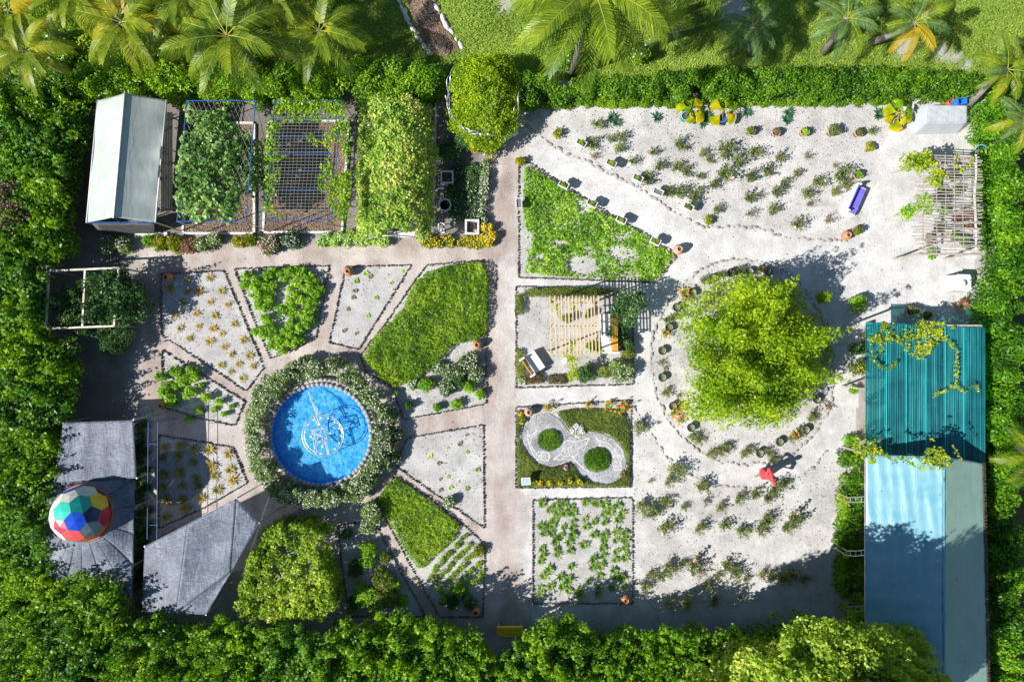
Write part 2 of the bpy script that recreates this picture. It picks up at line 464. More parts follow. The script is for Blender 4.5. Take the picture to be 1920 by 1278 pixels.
def leaves_mesh(name, lumps, mat, dens=60, leaf=0.13, aspect=0.55, rs=rng, down=-0.15, sq=0.85, thick=0.35,
                flowers=None, minz=0.02, cov=1.5):
    P, Nn = lump_points(lumps, dens, leaf, aspect, cov, rs, down, sq, thick)
    k = P[:, 2] > minz
    P = P[k]; Nn = Nn[k]
    sz = leaf * (0.65 + 0.7 * rs.rand(len(P)))
    V, F = leaf_quads(P, Nn, sz, aspect, rs=rs)
    mats = [mat]; midx = np.zeros(len(F), int)
    if flowers:
        fm, frac, fs = flowers
        m = int(len(P) * frac)
        sel = rs.choice(len(P), m, replace=False)
        P2 = P[sel] + np.array([0, 0, fs * 0.7])
        N2 = rs.randn(m, 3) * 0.3 + np.array([0, 0, 1])
        V2, F2 = leaf_quads(P2, N2, fs * (0.7 + 0.6 * rs.rand(m)), 0.95, fold=0.1, rs=rs)
        F = np.vstack([F, F2 + len(V)]); V = np.vstack([V, V2])
        midx = np.concatenate([midx, np.ones(len(F2), int)]); mats.append(fm)
    return np_mesh(name, V, F, mats=mats, midx=midx)

def poly_bounds(poly):
    xs = [p[0] for p in poly]; ys = [p[1] for p in poly]
    return min(xs), max(xs), min(ys), max(ys)

def scatter(poly, n, rs=rng):
    x0, x1, y0, y1 = poly_bounds(poly)
    out = []
    tot = 0
    while tot < n:
        X = rs.uniform(x0, x1, n * 2); Y = rs.uniform(y0, y1, n * 2)
        k = inpoly(X, Y, poly)
        out.append(np.stack([X[k], Y[k]], 1)); tot += k.sum()
    return np.vstack(out)[:n]

def poly_area(poly):
    n = len(poly)
    return abs(sum(poly[i][0] * poly[(i + 1) % n][1] - poly[(i + 1) % n][0] * poly[i][1] for i in range(n))) / 2

def edge_dist(P, poly):
    d = np.full(len(P), 1e9)
    n = len(poly)
    for i in range(n):
        a = np.array(poly[i]); b = np.array(poly[(i + 1) % n]); ab = b - a
        t = np.clip(((P - a) @ ab) / (ab @ ab + 1e-9), 0, 1)
        d = np.minimum(d, np.linalg.norm(P - (a + t[:, None] * ab), axis=1))
    return d

def poly_lumps(poly, h, r, cover=1.6, rs=rng, rvar=0.35, zvar=0.18, holes=None, hole_t=0.0, hole_s=1.0, low=True, hf=None):
    """lumps filling a ground polygon up to height h, with lower lumps round its rim"""
    A = poly_area(poly)
    n = int(cover * A / (math.pi * r * r)) + 1
    P = scatter(poly, n, rs)
    if hole_t > 0:
        k = fbm(P[:, 0], P[:, 1], hole_s, 5, 3) > hole_t
        P = P[k]
    if holes:
        for hp in holes:
            P = P[~inpoly(P[:, 0], P[:, 1], hp)]
    n = len(P)
    R = r * (1 - rvar + 2 * rvar * rs.rand(n))
    hh = h * (1 - zvar * rs.rand(n)) if hf is None else hf(P[:, 0], P[:, 1]) * (1 - zvar * rs.rand(n))
    Z = np.maximum(hh - R * 0.85, 0.0)
    L = np.column_stack([P, Z, R])
    if low:
        d = edge_dist(P, poly)
        e = P[d < r * 1.3]
        q = [L]
        z = h - 1.9 * r
        while z > -0.2 * r and h > 1.6 * r:
            Re = r * (0.7 + 0.5 * rs.rand(len(e)))
            q.append(np.column_stack([e + rs.randn(len(e), 2) * r * 0.15, np.full(len(e), max(z, 0.02)), Re]))
            z -= 1.3 * r
        L = np.vstack(q)
    return L

def cover_mesh(name, poly, h, leaf, mat, cov=2.6, bump=0.5, bs=0.35, seed=1, holes=None, hole_t=0.0, hole_s=2.0, flowers=None, aspect=0.55, dome=0.0, rag=0.05, rowf=None):
    """low planting: leaves spread over a ground polygon on an uneven top, thinning to ragged edges"""
    rs = RS(seed)
    n = int(cov * poly_area(poly) / (0.5 * leaf * leaf * aspect))
    P = scatter(poly, n, rs)
    if rag:
        wob = (fbm(P[:, 0], P[:, 1], 0.35, seed + 9, 3) - 0.35) * rag * 6
        k = edge_dist(P, poly) > wob * rs.rand(n)
        P = P[k]
    if hole_t:
        P = P[fbm(P[:, 0], P[:, 1], hole_s, seed + 3, 4) + 0.05 * rs.randn(len(P)) > hole_t]
    for hp in (holes or []):
        P = P[~(inpoly(P[:, 0], P[:, 1], hp) & (rs.rand(len(P)) > 0.04))]
    if rowf is not None: P = P[rowf(P)]
    n = len(P)
    b = fbm(P[:, 0], P[:, 1], bs, seed, 3); e = np.clip(edge_dist(P, poly) / (0.12 + dome), 0, 1)
    top = h * (1 - bump * (1 - b) * 1.2) * (0.55 + 0.45 * np.sqrt(e))
    Z = np.maximum(top - h * 0.75 * rs.rand(n) ** 2.2, 0.02)
    eps = 0.04
    gx = (fbm(P[:, 0] + eps, P[:, 1], bs, seed, 3) - b) / eps * h * bump; gy = (fbm(P[:, 0], P[:, 1] + eps, bs, seed, 3) - b) / eps * h * bump
    Nn = np.stack([-gx, -gy, np.ones(n)], 1) * 0.7 + rs.randn(n, 3) * 0.5
    V, F = leaf_quads(np.column_stack([P, Z]), Nn, leaf * (0.6 + 0.8 * rs.rand(n)), aspect, rs=rs)
    mats = [mat]; midx = np.zeros(len(F), int)
    if flowers:
        fm, frac, fs = flowers; m = int(n * frac); sel = rs.choice(n, m, replace=False)
        V2, F2 = leaf_quads(np.column_stack([P[sel], top[sel] + 0.03]), rs.randn(m, 3) * 0.3 + np.array([0, 0, 1]), fs * (0.7 + 0.6 * rs.rand(m)), 0.95, fold=0.1, rs=rs)
        F = np.vstack([F, F2 + len(V)]); V = np.vstack([V, V2]); midx = np.concatenate([midx, np.ones(len(F2), int)]); mats.append(fm)
    return np_mesh(name, V, F, mats=mats, midx=midx)

# ------------------------------------------------------------------ plants with parts
def crown_lumps(R, zc, n, rs, sq=0.75, spikes=0):
    L = []
    for i in range(n):
        d = rs.randn(3); d /= np.linalg.norm(d)
        d[2] = abs(d[2]) * (1 if rs.rand() < 0.7 else -0.9)
        q = R * (0.35 + 0.5 * rs.rand())
        L.append((d[0] * q, d[1] * q, zc + d[2] * q * sq, R * (0.20 + 0.16 * rs.rand())))
    for i in range(spikes):
        a = rs.rand() * 6.283; q = R * (0.3 + 0.65 * rs.rand()); l = R * (0.35 + 0.35 * rs.rand())
        x, y = math.cos(a) * q, math.sin(a) * q
        z = zc + R * sq * (0.85 - 0.5 * (q / R) ** 2)
        ox, oy = math.cos(a) * 0.35, math.sin(a) * 0.35
        for k in range(5):
            t = k / 4
            L.append((x + ox * l * t, y + oy * l * t, z + l * t, R * (0.15 - 0.11 * t)))
    return L

def trunk_mesh(name, h, R, rs, mat, r0=0.12, off=0.0):
    mb = MB()
    lean = rs.randn(2) * 0.1
    mb.tube([(0, -off, -0.05), (lean[0] * 0.4, lean[1] * 0.4 - off * 0.8, h * 0.4), (lean[0], lean[1], h * 0.75), (lean[0] * 1.5, lean[1] * 1.5, h * 1.1)],
            [r0 * 1.3, r0, r0 * 0.7, r0 * 0.25], 7)
    for k in range(8):
        a = k * 0.785 + rs.rand() * 0.5; z = h * ((0.35 + 0.5 * rs.rand()) if not off else 0.97); q = R * (0.5 + 0.35 * rs.rand()) * (1.0 if not off else 0.6)
        mb.tube([(lean[0] * 0.7, lean[1] * 0.7, z), (math.cos(a) * q * 0.5, math.sin(a) * q * 0.5, z + 0.2 * R),
                 (math.cos(a) * q, math.sin(a) * q, z + 0.55 * R)], [r0 * 0.45, r0 * 0.3, r0 * 0.1], 5)
    return mb.mesh(name, mat)

def tree_proto(seed, R, h, mat, leaf=0.16, dens=30, nl=34, spikes=0, sq=0.75, off=0.0):
    rs = RS(seed)
    zc = h - R * sq
    me = leaves_mesh('crown', crown_lumps(R, zc, nl, rs, sq, spikes), mat, dens, leaf, 0.55, rs, down=-0.6)
    tr = trunk_mesh('trunk', zc, R * 0.7, rs, M['bark'], 0.03 * R + 0.04, off)
    return me, tr

def place_tree(proto, px, py, h, label, group=None, name='garden_tree', sc=1.0, rz=None, cat='tree'):
    x, y = W(px, py, h * sc * 0.85)
    t = thing(name, label, cat, (x, y, 0), rng.rand() * 6.28 if rz is None else rz, group)
    t.scale = (sc, sc, sc)
    obj('crown', proto[0], t); obj('trunk', proto[1], t)
    return t

def frond_mesh(seed, Lf, mat, droop=0.55, n=56, ll=0.55):
    """palm frond along +x: a rib and two rows of hanging leaflets"""
    rs = RS(seed)
    def rib(t):
        return np.array([Lf * (t - 0.12 * t ** 3), 0.10 * Lf * math.sin(seed) * t * t, Lf * (0.30 * t - droop * 1.15 * t ** 2.1)])
    V = []; F = []
    for i in range(n):
        t = 0.14 + 0.86 * (i / (n - 1)) ** 0.95
        p = rib(t); tg = rib(min(t + 0.02, 1.02)) - p; tg /= np.linalg.norm(tg)
        ln = ll * (0.45 + 0.75 * math.sin(math.pi * min(1, 0.12 + 0.86 * t)) ** 0.8) * (0.9 + 0.2 * rs.rand())
        for sgn in (-1, 1):
            side = np.array([-tg[1], tg[0], 0]) * sgn; side /= np.linalg.norm(side)
            an = 0.45 + 0.55 * t + rs.randn() * 0.05
            d = side * math.cos(an) + tg * math.sin(an)
            dz = -0.32 - 0.25 * rs.rand()
            mid = p + d * ln * 0.5 + np.array([0, 0, 0.02])
            tip = p + d * ln + np.array([0, 0, dz * ln])
            wv = tg * 0.020 * (0.9 + 0.3 * rs.rand()) * (Lf / 2.6)
            b = len(V)
            V += [p - wv * 0.6, p + wv * 0.6, mid + wv, mid - wv, tip]
            F += [(b, b + 1, b + 2, b + 3), (b + 3, b + 2, b + 4, b + 4)]
    me = bpy.data.meshes.new('frond')
    mb = MB()
    mb.v = [tuple(v) for v in V]; mb.f = [list(f) if f[3] != f[2] else list(f[:3]) for f in F]; mb.m = [0] * len(F)
    mb.cur = 1
    mb.tube([rib(t) for t in np.linspace(0, 1, 9)], [0.024 - 0.019 * t for t in np.linspace(0, 1, 9)], 5)
    return mb.mesh('frond', [mat, M['rachis']])

def rosette_mesh(seed, n, Ls, w, up, droop, mat, seg=3):
    rs = RS(seed); V = []; F = []
    for i in range(n):
        a = i * 2.39996 + rs.rand() * 0.3; el = up * (1 - 0.6 * i / n) + rs.randn() * 0.08
        L_ = Ls * (0.7 + 0.45 * rs.rand()) * (0.65 + 0.35 * i / n)
        d = np.array([math.cos(a), math.sin(a)]); s_ = np.array([-d[1], d[0]])
        b = len(V)
        for k in range(seg + 1):
            t = k / seg
            ww = w * math.sin(math.pi * (0.12 + 0.80 * t)) ** 0.8 if seg > 2 else w
            rr = L_ * t * math.cos(el); z = L_ * (t * math.sin(el) - droop * t * t) + 0.03
            if k == seg: ww = 0.004
            V.append((d[0] * rr + s_[0] * ww, d[1] * rr + s_[1] * ww, z + ww * 0.35))
            V.append((d[0] * rr, d[1] * rr, z))
            V.append((d[0] * rr - s_[0] * ww, d[1] * rr - s_[1] * ww, z + ww * 0.35))
        for k in range(seg):
            q = b + 3 * k
            F += [(q, q + 1, q + 4, q + 3), (q + 1, q + 2, q + 5, q + 4)]
    return np_mesh('foliage', V, F, mat)

def sparse_bush(seed, R, h, mat, nst=11, nleaf=26, leaf=0.075, flower=None, nf=2):
    """open rose-like bush: thin canes with leaf tufts"""
    rs = RS(seed); st = MB(); P = []
    tips = []
    for i in range(nst):
        a = i * 2.4 + rs.rand(); q = R * (0.35 + 0.65 * rs.rand()); hh = h * (0.55 + 0.45 * rs.rand())
        p1 = (math.cos(a) * q * 0.45, math.sin(a) * q * 0.45, hh * 0.55); p2 = (math.cos(a) * q, math.sin(a) * q, hh)
        st.tube([(0, 0, 0), p1, p2], [0.012, 0.009, 0.004], 4, cap=False)
        m = nleaf
        t = 0.25 + 0.8 * rs.rand(m)
        base = np.array([np.interp(t, [0, 0.5, 1], [0, p1[k], p2[k]]) for k in range(3)]).T
        P.append(base + rs.randn(m, 3) * 0.055)
        tips.append(p2)
    P = np.vstack(P)
    V, F = leaf_quads(P, rs.randn(len(P), 3) * 0.7 + np.array([0, 0, 0.6]), leaf * (0.6 + 0.8 * rs.rand(len(P))), 0.7, rs=rs)
    mats = [mat]; midx = np.zeros(len(F), int)
    if flower:
        ps = []
        for k in range(nf):
            c = np.array(tips[k]) + np.array([0, 0, 0.03])
            ps.append(c + rs.randn(7, 3) * 0.022)
        ps = np.vstack(ps)
        V2, F2 = leaf_quads(ps, rs.randn(len(ps), 3) * 0.5 + np.array([0, 0, 1]), np.full(len(ps), 0.085), 0.9, rs=rs)
        F = np.vstack([F, F2 + len(V)]); V = np.vstack([V, V2]); midx = np.concatenate([midx, np.ones(len(F2), int)]); mats.append(flower)
    return np_mesh('foliage', V, F, mats=mats, midx=midx), st.mesh('stems', M['twig'])

def shrub_mesh(seed, R, h, mat, dens=90, leaf=0.08, flowers=None, n=14):
    rs = RS(seed); L = []
    for i in range(n):
        a = rs.rand() * 6.283; q = R * 0.62 * math.sqrt(rs.rand())
        r = R * (0.30 + 0.2 * rs.rand()); z = max((h - r * 0.85) * (1 - 0.35 * (q / R) ** 2) * (0.8 + 0.25 * rs.rand()), 0.02)
        L.append((math.cos(a) * q, math.sin(a) * q, z, r))
        L.append((math.cos(a) * q * 1.1, math.sin(a) * q * 1.1, z * 0.4, r * 0.9))
    return leaves_mesh('foliage', L, mat, dens, leaf, 0.6, rs, flowers=flowers)

# ------------------------------------------------------------------ labels for repeats, by row and rank
ORD = ['first', 'second', 'third', 'fourth', 'fifth', 'sixth', 'seventh', 'eighth', 'ninth', 'tenth', 'eleventh', 'twelfth',
       'thirteenth', 'fourteenth', 'fifteenth', 'sixteenth', 'seventeenth', 'eighteenth', 'nineteenth', 'twentieth']
for tens, wd in (('twenty', 'twentieth'), ('thirty', 'thirtieth'), ('forty', 'fortieth'), ('fifty', 'fiftieth')):
    if tens != 'twenty': ORD.append(wd)
    ORD += [tens + '-' + q for q in ORD[:9]]
def ranks(pts, tol):
    """row (from the top of the photograph) and place in the row (from the left) of every point"""
    idx = sorted(range(len(pts)), key=lambda i: pts[i][1])
    rows = []; cur = []; y0 = None
    for i in idx:
        if y0 is None or pts[i][1] - y0 > tol:
            cur = []; rows.append(cur); y0 = pts[i][1]
        cur.append(i)
    out = [None] * len(pts)
    for r, row in enumerate(rows):
        row.sort(key=lambda i: pts[i][0])
        for k, i in enumerate(row): out[i] = (r, k, len(row), len(rows))
    return out

def rank_label(desc, place, rk):
    """desc + place in its row + row, kept to sixteen words"""
    r, k, n, nr = rk
    s = desc + ', '
    if n > 1: s += (ORD[k] + ' from left, ') if k else 'leftmost, '
    if nr > 1: s += (ORD[r] if r else 'top') + ' row, '
    s += place
    assert len(s.split()) <= 16, s
    return s
# ------------------------------------------------------------------ ground
BED = {
 'brom_a': [(303, 513), (420, 508), (495, 688), (462, 733), (322, 640), (303, 628)],
 'leafy_b': [(440, 504), (617, 498), (592, 635), (508, 672), (484, 620)],
 'sand_c': [(648, 500), (771, 497), (672, 655), (617, 642)],
 'mass_d': [(800, 497), (905, 488), (912, 520), (911, 757), (758, 786), (735, 724), (690, 700), (675, 665), (720, 610), (775, 530)],
 'sand_e': [(763, 821), (906, 796), (908, 990), (745, 876), (752, 850)],
 'rows_f': [(740, 893), (800, 930), (880, 993), (909, 1020), (906, 1155), (825, 1156), (770, 1060), (705, 938)],
 'shade_g': [(632, 985), (700, 975), (798, 1155), (655, 1155)],
 'clump_i': [(305, 656), (460, 752), (441, 797), (380, 785), (303, 762)],
 'brom_j': [(297, 815), (380, 828), (437, 838), (464, 905), (385, 950), (297, 990)],
 'tri_r': [(972, 303), (992, 305), (1268, 482), (1230, 530), (972, 520)],
 'seat_w': [(967, 537), (1080, 540), (1187, 560), (1187, 720), (967, 727)],
 'mosaic_x': [(967, 763), (1182, 750), (1184, 912), (967, 914)],
 'veg_y': [(999, 937), (1186, 932), (1186, 1130), (999, 1130)],
 'plot_s': [(985, 235), (1000, 197), (1690, 195), (1640, 300), (1600, 452), (1500, 445), (1440, 432), (1330, 428), (1200, 352), (1060, 288)],
 'plot_t': [(1188, 762), (1215, 800), (1240, 845), (1268, 875), (1300, 892), (1345, 908), (1400, 915), (1450, 912), (1480, 902), (1510, 885), (1535, 865), (1552, 842), (1588, 860), (1583, 1130), (1188, 1130)],
 'ring_u': [(1221, 650), (1222, 697), (1229, 735), (1247, 780), (1280, 822), (1320, 852), (1350, 865), (1407, 871), (1447, 862), (1490, 847), (1522, 817), (1552, 772), (1562, 732), (1560, 660), (1540, 590), (1500, 530), (1460, 500), (1422, 490), (1385, 485), (1347, 490), (1310, 507), (1275, 537), (1247, 575), (1226, 620)],
}
BED_LABEL = {
 'brom_a': 'wedge bed of pale sand planted with spiky yellow bromeliads near wooden frame',
 'leafy_b': 'wedge bed of bright leafy greens left of the bare sandy wedge',
 'sand_c': 'nearly bare sandy wedge bed with an orange jar at its corner',
 'mass_d': 'large bed densely filled with grassy green cover beside the wide central path',
 'sand_e': 'bare pale wedge bed with few seedlings right of the blue pool',
 'rows_f': 'wedge bed with solid green block and diagonal crop rows below pool',
 'shade_g': 'shaded wedge bed of dark shrubs right of the viny arbour',
 'clump_i': 'small wedge bed of round light green clumps left of the pool',
 'brom_j': 'half shaded bed of spiky bromeliads above the pointed silver tarp',
 'tri_r': 'triangular bed filled with leafy ground cover and lined with white planters',
 'seat_w': 'square sitting plot with slatted pergola and white benches',
 'mosaic_x': 'square bed with figure-eight grey gravel and white pebble sea animals',
 'veg_y': 'rectangular vegetable bed with rows of tall light green leafy plants',
 'plot_s': 'large sandy rose plot along the clipped upper hedge',
 'plot_t': 'large sandy rose plot below the curved white path at lower right',
 'ring_u': 'round sandy bed ringed by stones under the big lime green tree',
}
PATH = [(262, 452), (860, 445), (925, 455), (925, 300), (940, 245), (985, 235), (975, 300), (972, 530), (967, 760), (967, 915), (998, 932), (998, 1140), (1000, 1185), (630, 1185), (625, 990), (480, 960), (262, 990)]
EAST = [(925, 180), (1830, 185), (1830, 610), (1620, 610), (1600, 850), (1590, 1185), (967, 1185), (967, 300)]

def albedo(X, Y, PX, PY, cls):
    """surface colour by the kind of ground, with some shade painted in; alpha is how much grit lies on it"""
    n = len(X)
    col = np.zeros((n, 4))
    base = {'garden_ground': ((0.50, 0.46, 0.435), 0.3), 'path': ((0.56, 0.495, 0.46), 0.06), 'sandy_ground': ((0.655, 0.643, 0.632), 0.06),
            'bed': ((0.515, 0.50, 0.487), 1.0), 'plot': ((0.585, 0.568, 0.553), 0.6)}
    f = fbm(X, Y, 3.2, 1, 5)[:, None]
    g = fbm(X, Y, 0.9, 8, 4)[:, None]
    c, a = base[cls]
    c = np.array(c)[None, :]
    if cls in ('path', 'sandy_ground'):      # the trodden pinkish path fades into the pale sand
        w_ = np.clip((PX - 935) / 60 + (f[:, 0] - 0.5) * 1.2, 0, 1)[:, None]
        c = np.array(base['path'][0])[None, :] * (1 - w_) + np.array(base['sandy_ground'][0])[None, :] * w_
    col[:, :3] = c * (0.86 + 0.28 * f) * (0.93 + 0.14 * g)
    col[:, 3] = a
    if cls in ('sandy_ground', 'plot'):
        # the driest, whitest sand lies in the open middle right
        w = np.exp(-(((PX - 1480) / 330) ** 2 + ((PY - 470) / 130) ** 2))[:, None] * (1.0 if cls == 'sandy_ground' else 0.35)
        col[:, :3] = col[:, :3] * (1 - 0.6 * w) + np.array((0.66, 0.65, 0.64)) * (0.92 + 0.1 * g) * 0.6 * w
        d = (fbm(X, Y, 2.0, 20, 4)[:, None] > 0.60) * 0.10
        col[:, :3] *= 1 - d
    if cls == 'path':
        v = np.clip((fbm(X * 3, Y, 2.5, 30, 3)[:, None] - 0.45) * 1.2, 0, 0.25)
        col[:, :3] *= 1 - v * np.array((0.8, 1.0, 1.1))
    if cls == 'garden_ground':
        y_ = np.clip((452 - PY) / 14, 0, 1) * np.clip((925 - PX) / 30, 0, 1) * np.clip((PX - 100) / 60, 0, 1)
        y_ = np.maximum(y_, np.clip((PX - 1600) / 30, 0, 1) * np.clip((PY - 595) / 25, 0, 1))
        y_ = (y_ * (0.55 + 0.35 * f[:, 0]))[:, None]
        col[:, :3] = col[:, :3] * (1 - y_) + np.array((0.13, 0.115, 0.10)) * y_  # dark soil in the yard and under sheds, their shade painted in
    # earth darkens towards the tree rows; at left humus plus painted tree shade
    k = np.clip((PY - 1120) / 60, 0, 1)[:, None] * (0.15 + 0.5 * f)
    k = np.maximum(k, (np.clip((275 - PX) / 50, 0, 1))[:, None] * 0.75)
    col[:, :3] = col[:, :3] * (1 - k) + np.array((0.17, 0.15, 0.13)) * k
    return np.clip(col, 0, 1)

def grid_mesh(name, cells_ok, xs, ys, colfn, mat, relief=0.018, z0=0.0, seed=0):
    """mesh of the grid squares marked in cells_ok, sharing vertices"""
    nx, ny = len(xs), len(ys)
    VX, VY = np.meshgrid(xs, ys, indexing='ij')
    ci, cj = np.nonzero(cells_ok)
    q = np.stack([ci * ny + cj, (ci + 1) * ny + cj, (ci + 1) * ny + cj + 1, ci * ny + cj + 1], 1)
    used, inv = np.unique(q.ravel(), return_inverse=True)
    F = inv.reshape(q.shape)
    X = VX.ravel()[used]; Y = VY.ravel()[used]
    Z = z0 + relief * (fbm(X, Y, 0.8, 12 + seed, 4) - 0.2)
    me = np_mesh(name, np.stack([X, Y, Z], 1), F, mat, smooth=True)
    PX = X * S + 960; PY = 639 - Y * S
    cc = colfn(X, Y, PX, PY)
    at = me.color_attributes.new('albedo', 'FLOAT_COLOR', 'POINT')
    at.data.foreach_set('color', cc.astype(np.float32).ravel())
    return me

gm_sand = ground_mat('coral_sand', 0.6)
gm_lawn = ground_mat('lawn_soil', 0.4, 9, 6, 0.9)

# far ground to the horizon
far = MB(); far.add([(-1500, -1500, -0.03), (1500, -1500, -0.03), (1500, 1500, -0.03), (-1500, 1500, -0.03)], [(0, 1, 2, 3)])
obj('ground', far.mesh('ground', plain('far_scrub', (0.07, 0.10, 0.03), 0.95, 0.4, 0.3, 0.3)), kind='structure')

def lawn_col(X, Y, PX, PY):
    n = len(X); col = np.zeros((n, 4))
    f = fbm(X, Y, 5.0, 2, 5)[:, None]; g = fbm(X, Y, 0.8, 6, 4)[:, None]
    col[:, :3] = np.array((0.23, 0.34, 0.06)) * (0.7 + 0.5 * f) * (0.75 + 0.5 * g)
    bare = np.zeros((n, 1))
    for (bx, by, br) in ((1697, 88, 26), (1708, 66, 16), (1768, 98, 18), (1790, 108, 16), (1815, 120, 12), (1760, 90, 10), (950, 10, 16), (1268, 60, 16), (1380, 20, 40)):
        bare = np.maximum(bare, np.exp(-(((PX - bx) ** 2 + (PY - by) ** 2) / br ** 2))[:, None])
    bare = np.clip(bare * 2.2 - 1.3 + g, 0, 1)
    sp = np.array((0.50, 0.48, 0.44))
    col[:, :3] = col[:, :3] * (1 - bare) + sp * bare
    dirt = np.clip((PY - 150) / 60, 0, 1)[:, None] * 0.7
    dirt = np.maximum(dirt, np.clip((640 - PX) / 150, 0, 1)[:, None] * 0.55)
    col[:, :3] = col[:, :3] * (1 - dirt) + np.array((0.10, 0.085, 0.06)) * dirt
    col[:, 3] = 0.8
    return np.clip(col, 0, 1)
xs = np.arange(-48, 48.1, 0.4); ys = np.arange(-36, 36.1, 0.4)
obj('lawn', grid_mesh('lawn', np.ones((len(xs) - 1, len(ys) - 1), bool), xs, ys, lawn_col, gm_lawn, 0.02, -0.028), kind='structure')

G = 0.13
xs = np.arange(-23.2, 24.0, G); ys = np.arange(-15.5, 12.9, G)
CX, CY = np.meshgrid((xs[:-1] + xs[1:]) / 2, (ys[:-1] + ys[1:]) / 2, indexing='ij')
wob = (fbm(CX, CY, 0.7, 4, 3) - 0.5) * 6
cpx = CX * S + 960 + wob; cpy = 639 - CY * S + wob
owner = np.full(CX.shape, -1)
names = list(BED)
inE = inpoly(cpx, cpy, EAST); inP = inpoly(cpx, cpy, PATH)
owner[inE] = 101; owner[inP] = 100
ex = CX * S + 960; ey = 639 - CY * S
for i, k in enumerate(names):
    owner[inpoly(ex, ey, BED[k])] = i
MULCH = [[(348, 232), (478, 232), (478, 438), (345, 438)], [(505, 228), (655, 228), (642, 436), (495, 436)]]
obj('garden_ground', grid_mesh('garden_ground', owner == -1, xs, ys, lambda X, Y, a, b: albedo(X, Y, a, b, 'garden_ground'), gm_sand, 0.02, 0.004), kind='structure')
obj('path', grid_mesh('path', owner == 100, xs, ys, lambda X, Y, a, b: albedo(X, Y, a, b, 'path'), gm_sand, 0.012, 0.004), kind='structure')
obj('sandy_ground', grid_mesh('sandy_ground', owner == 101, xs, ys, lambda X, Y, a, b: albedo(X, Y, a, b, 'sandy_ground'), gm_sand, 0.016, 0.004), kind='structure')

def stone_shape(rs, n=6):
    """low rough boulder: unit size"""
    V = [(0, 0, 1.0)]
    for k in range(n):
        a = 2 * math.pi * k / n
        r = 0.85 + 0.3 * rs.rand(); V.append((math.cos(a) * r * 0.8, math.sin(a) * r * 0.8, 0.62 + 0.2 * rs.rand()))
    for k in range(n):
        a = 2 * math.pi * (k + 0.5) / n
        r = 0.9 + 0.3 * rs.rand(); V.append((math.cos(a) * r, math.sin(a) * r, -0.1))
    F = []
    for k in range(n):
        j = (k + 1) % n
        F.append((0, 1 + k, 1 + j)); F.append((1 + k, 1 + n + k, 1 + j)); F.append((1 + j, 1 + n + k, 1 + n + j))
    return np.array(V), np.array(F)

def stone_row(name, px_line, mat, step, size, height, parent, closed=False, jit=0.03, seed=1, gap=0.04):
    rs = RS(seed); Vs = []; Fs = []; b = 0
    pts = [np.array(W(*p)) for p in px_line]
    if closed: pts.append(pts[0])
    for a, c in zip(pts[:-1], pts[1:]):
        L_ = np.linalg.norm(c - a); m = max(1, int(L_ / step))
        for i in range(m):
            if rs.rand() < gap: continue
            p = a + (c - a) * (i + 0.5) / m + rs.randn(2) * jit
            V, F = stone_shape(rs, 6)
            an = math.atan2(c[1] - a[1], c[0] - a[0]) + rs.randn() * 0.2
            s = size * (0.75 + 0.5 * rs.rand())
            V = V * np.array([s, s * 0.7, height * (0.65 + 0.6 * rs.rand())])
            X = V[:, 0] * math.cos(an) - V[:, 1] * math.sin(an) + p[0]
            Y = V[:, 0] * math.sin(an) + V[:, 1] * math.cos(an) + p[1]
            Vs.append(np.stack([X, Y, V[:, 2]], 1)); Fs.append(F + b); b += len(V)
    me = np_mesh(name, np.vstack(Vs), np.vstack(Fs), mat)
    return obj(name, me, parent, kind='stuff')

bed_root = {}
EDGED = {'brom_a', 'leafy_b', 'sand_c', 'mass_d', 'sand_e', 'rows_f', 'shade_g', 'clump_i', 'brom_j', 'tri_r', 'seat_w', 'mosaic_x', 'veg_y'}
for i, k in enumerate(names):
    t = thing('garden_bed' if k in EDGED else ('rose_plot' if k.startswith('plot') else 'round_bed'), BED_LABEL[k], 'garden bed')
    bed_root[k] = t
    cls = 'bed' if k in EDGED else 'plot'
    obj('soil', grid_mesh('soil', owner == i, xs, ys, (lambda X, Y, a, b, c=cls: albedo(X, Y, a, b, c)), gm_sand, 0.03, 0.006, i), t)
    if k in EDGED:
        stone_row('edging', BED[k], M['dark_stone'], 0.125, 0.062, 0.13, t, True, 0.014, i + 5, 0.02)

# loose stones laid along the curved paths, each one its own piece
def loose_stones(line, parent, seed, step=0.36, size=0.13, mat='stone'):
    rs = RS(seed)
    var = []
    for q in range(4):
        V, F = stone_shape(rs, 7)
        var.append(np_mesh('stone', V * np.array([1.25, 0.62, 0.55]), F, M[mat]))
    pts = [np.array(W(*p)) for p in line]
    for a, c in zip(pts[:-1], pts[1:]):
        L_ = np.linalg.norm(c - a); m = max(1, round(L_ / step))
        for i in range(m):
            p = a + (c - a) * (i + 0.5) / m + rs.randn(2) * 0.035
            o = obj('stone', var[rs.randint(4)], parent)
            s = size * (0.45 + 0.75 * rs.rand())
            o.location = (p[0], p[1], 0); o.scale = (s, s, s * (0.8 + 0.5 * rs.rand()))
            o.rotation_euler = (0, 0, math.atan2(c[1] - a[1], c[0] - a[0]) + rs.randn() * 0.25)
LS = [
 ([(985, 233), (1020, 262), (1060, 288), (1090, 298), (1125, 318), (1160, 335), (1200, 352), (1240, 382), (1280, 405), (1320, 427), (1370, 425), (1430, 428), (1455, 443), (1500, 447), (1590, 452)],
  'row of loose stones edging the upper rose plot from arbour to purple bench', 11),
 (BED['ring_u'] + [BED['ring_u'][0]], 'ring of loose stones around the bed of the big lime tree', 12),
 (BED['plot_t'][:12], 'curved row of loose stones along the outer edge of the white path', 13),
]
for line, lab, sd_ in LS:
    t = thing('stone_edging', lab, 'stone edging')
    loose_stones(line, t, sd_, step=0.27 if sd_ != 13 else 0.30)

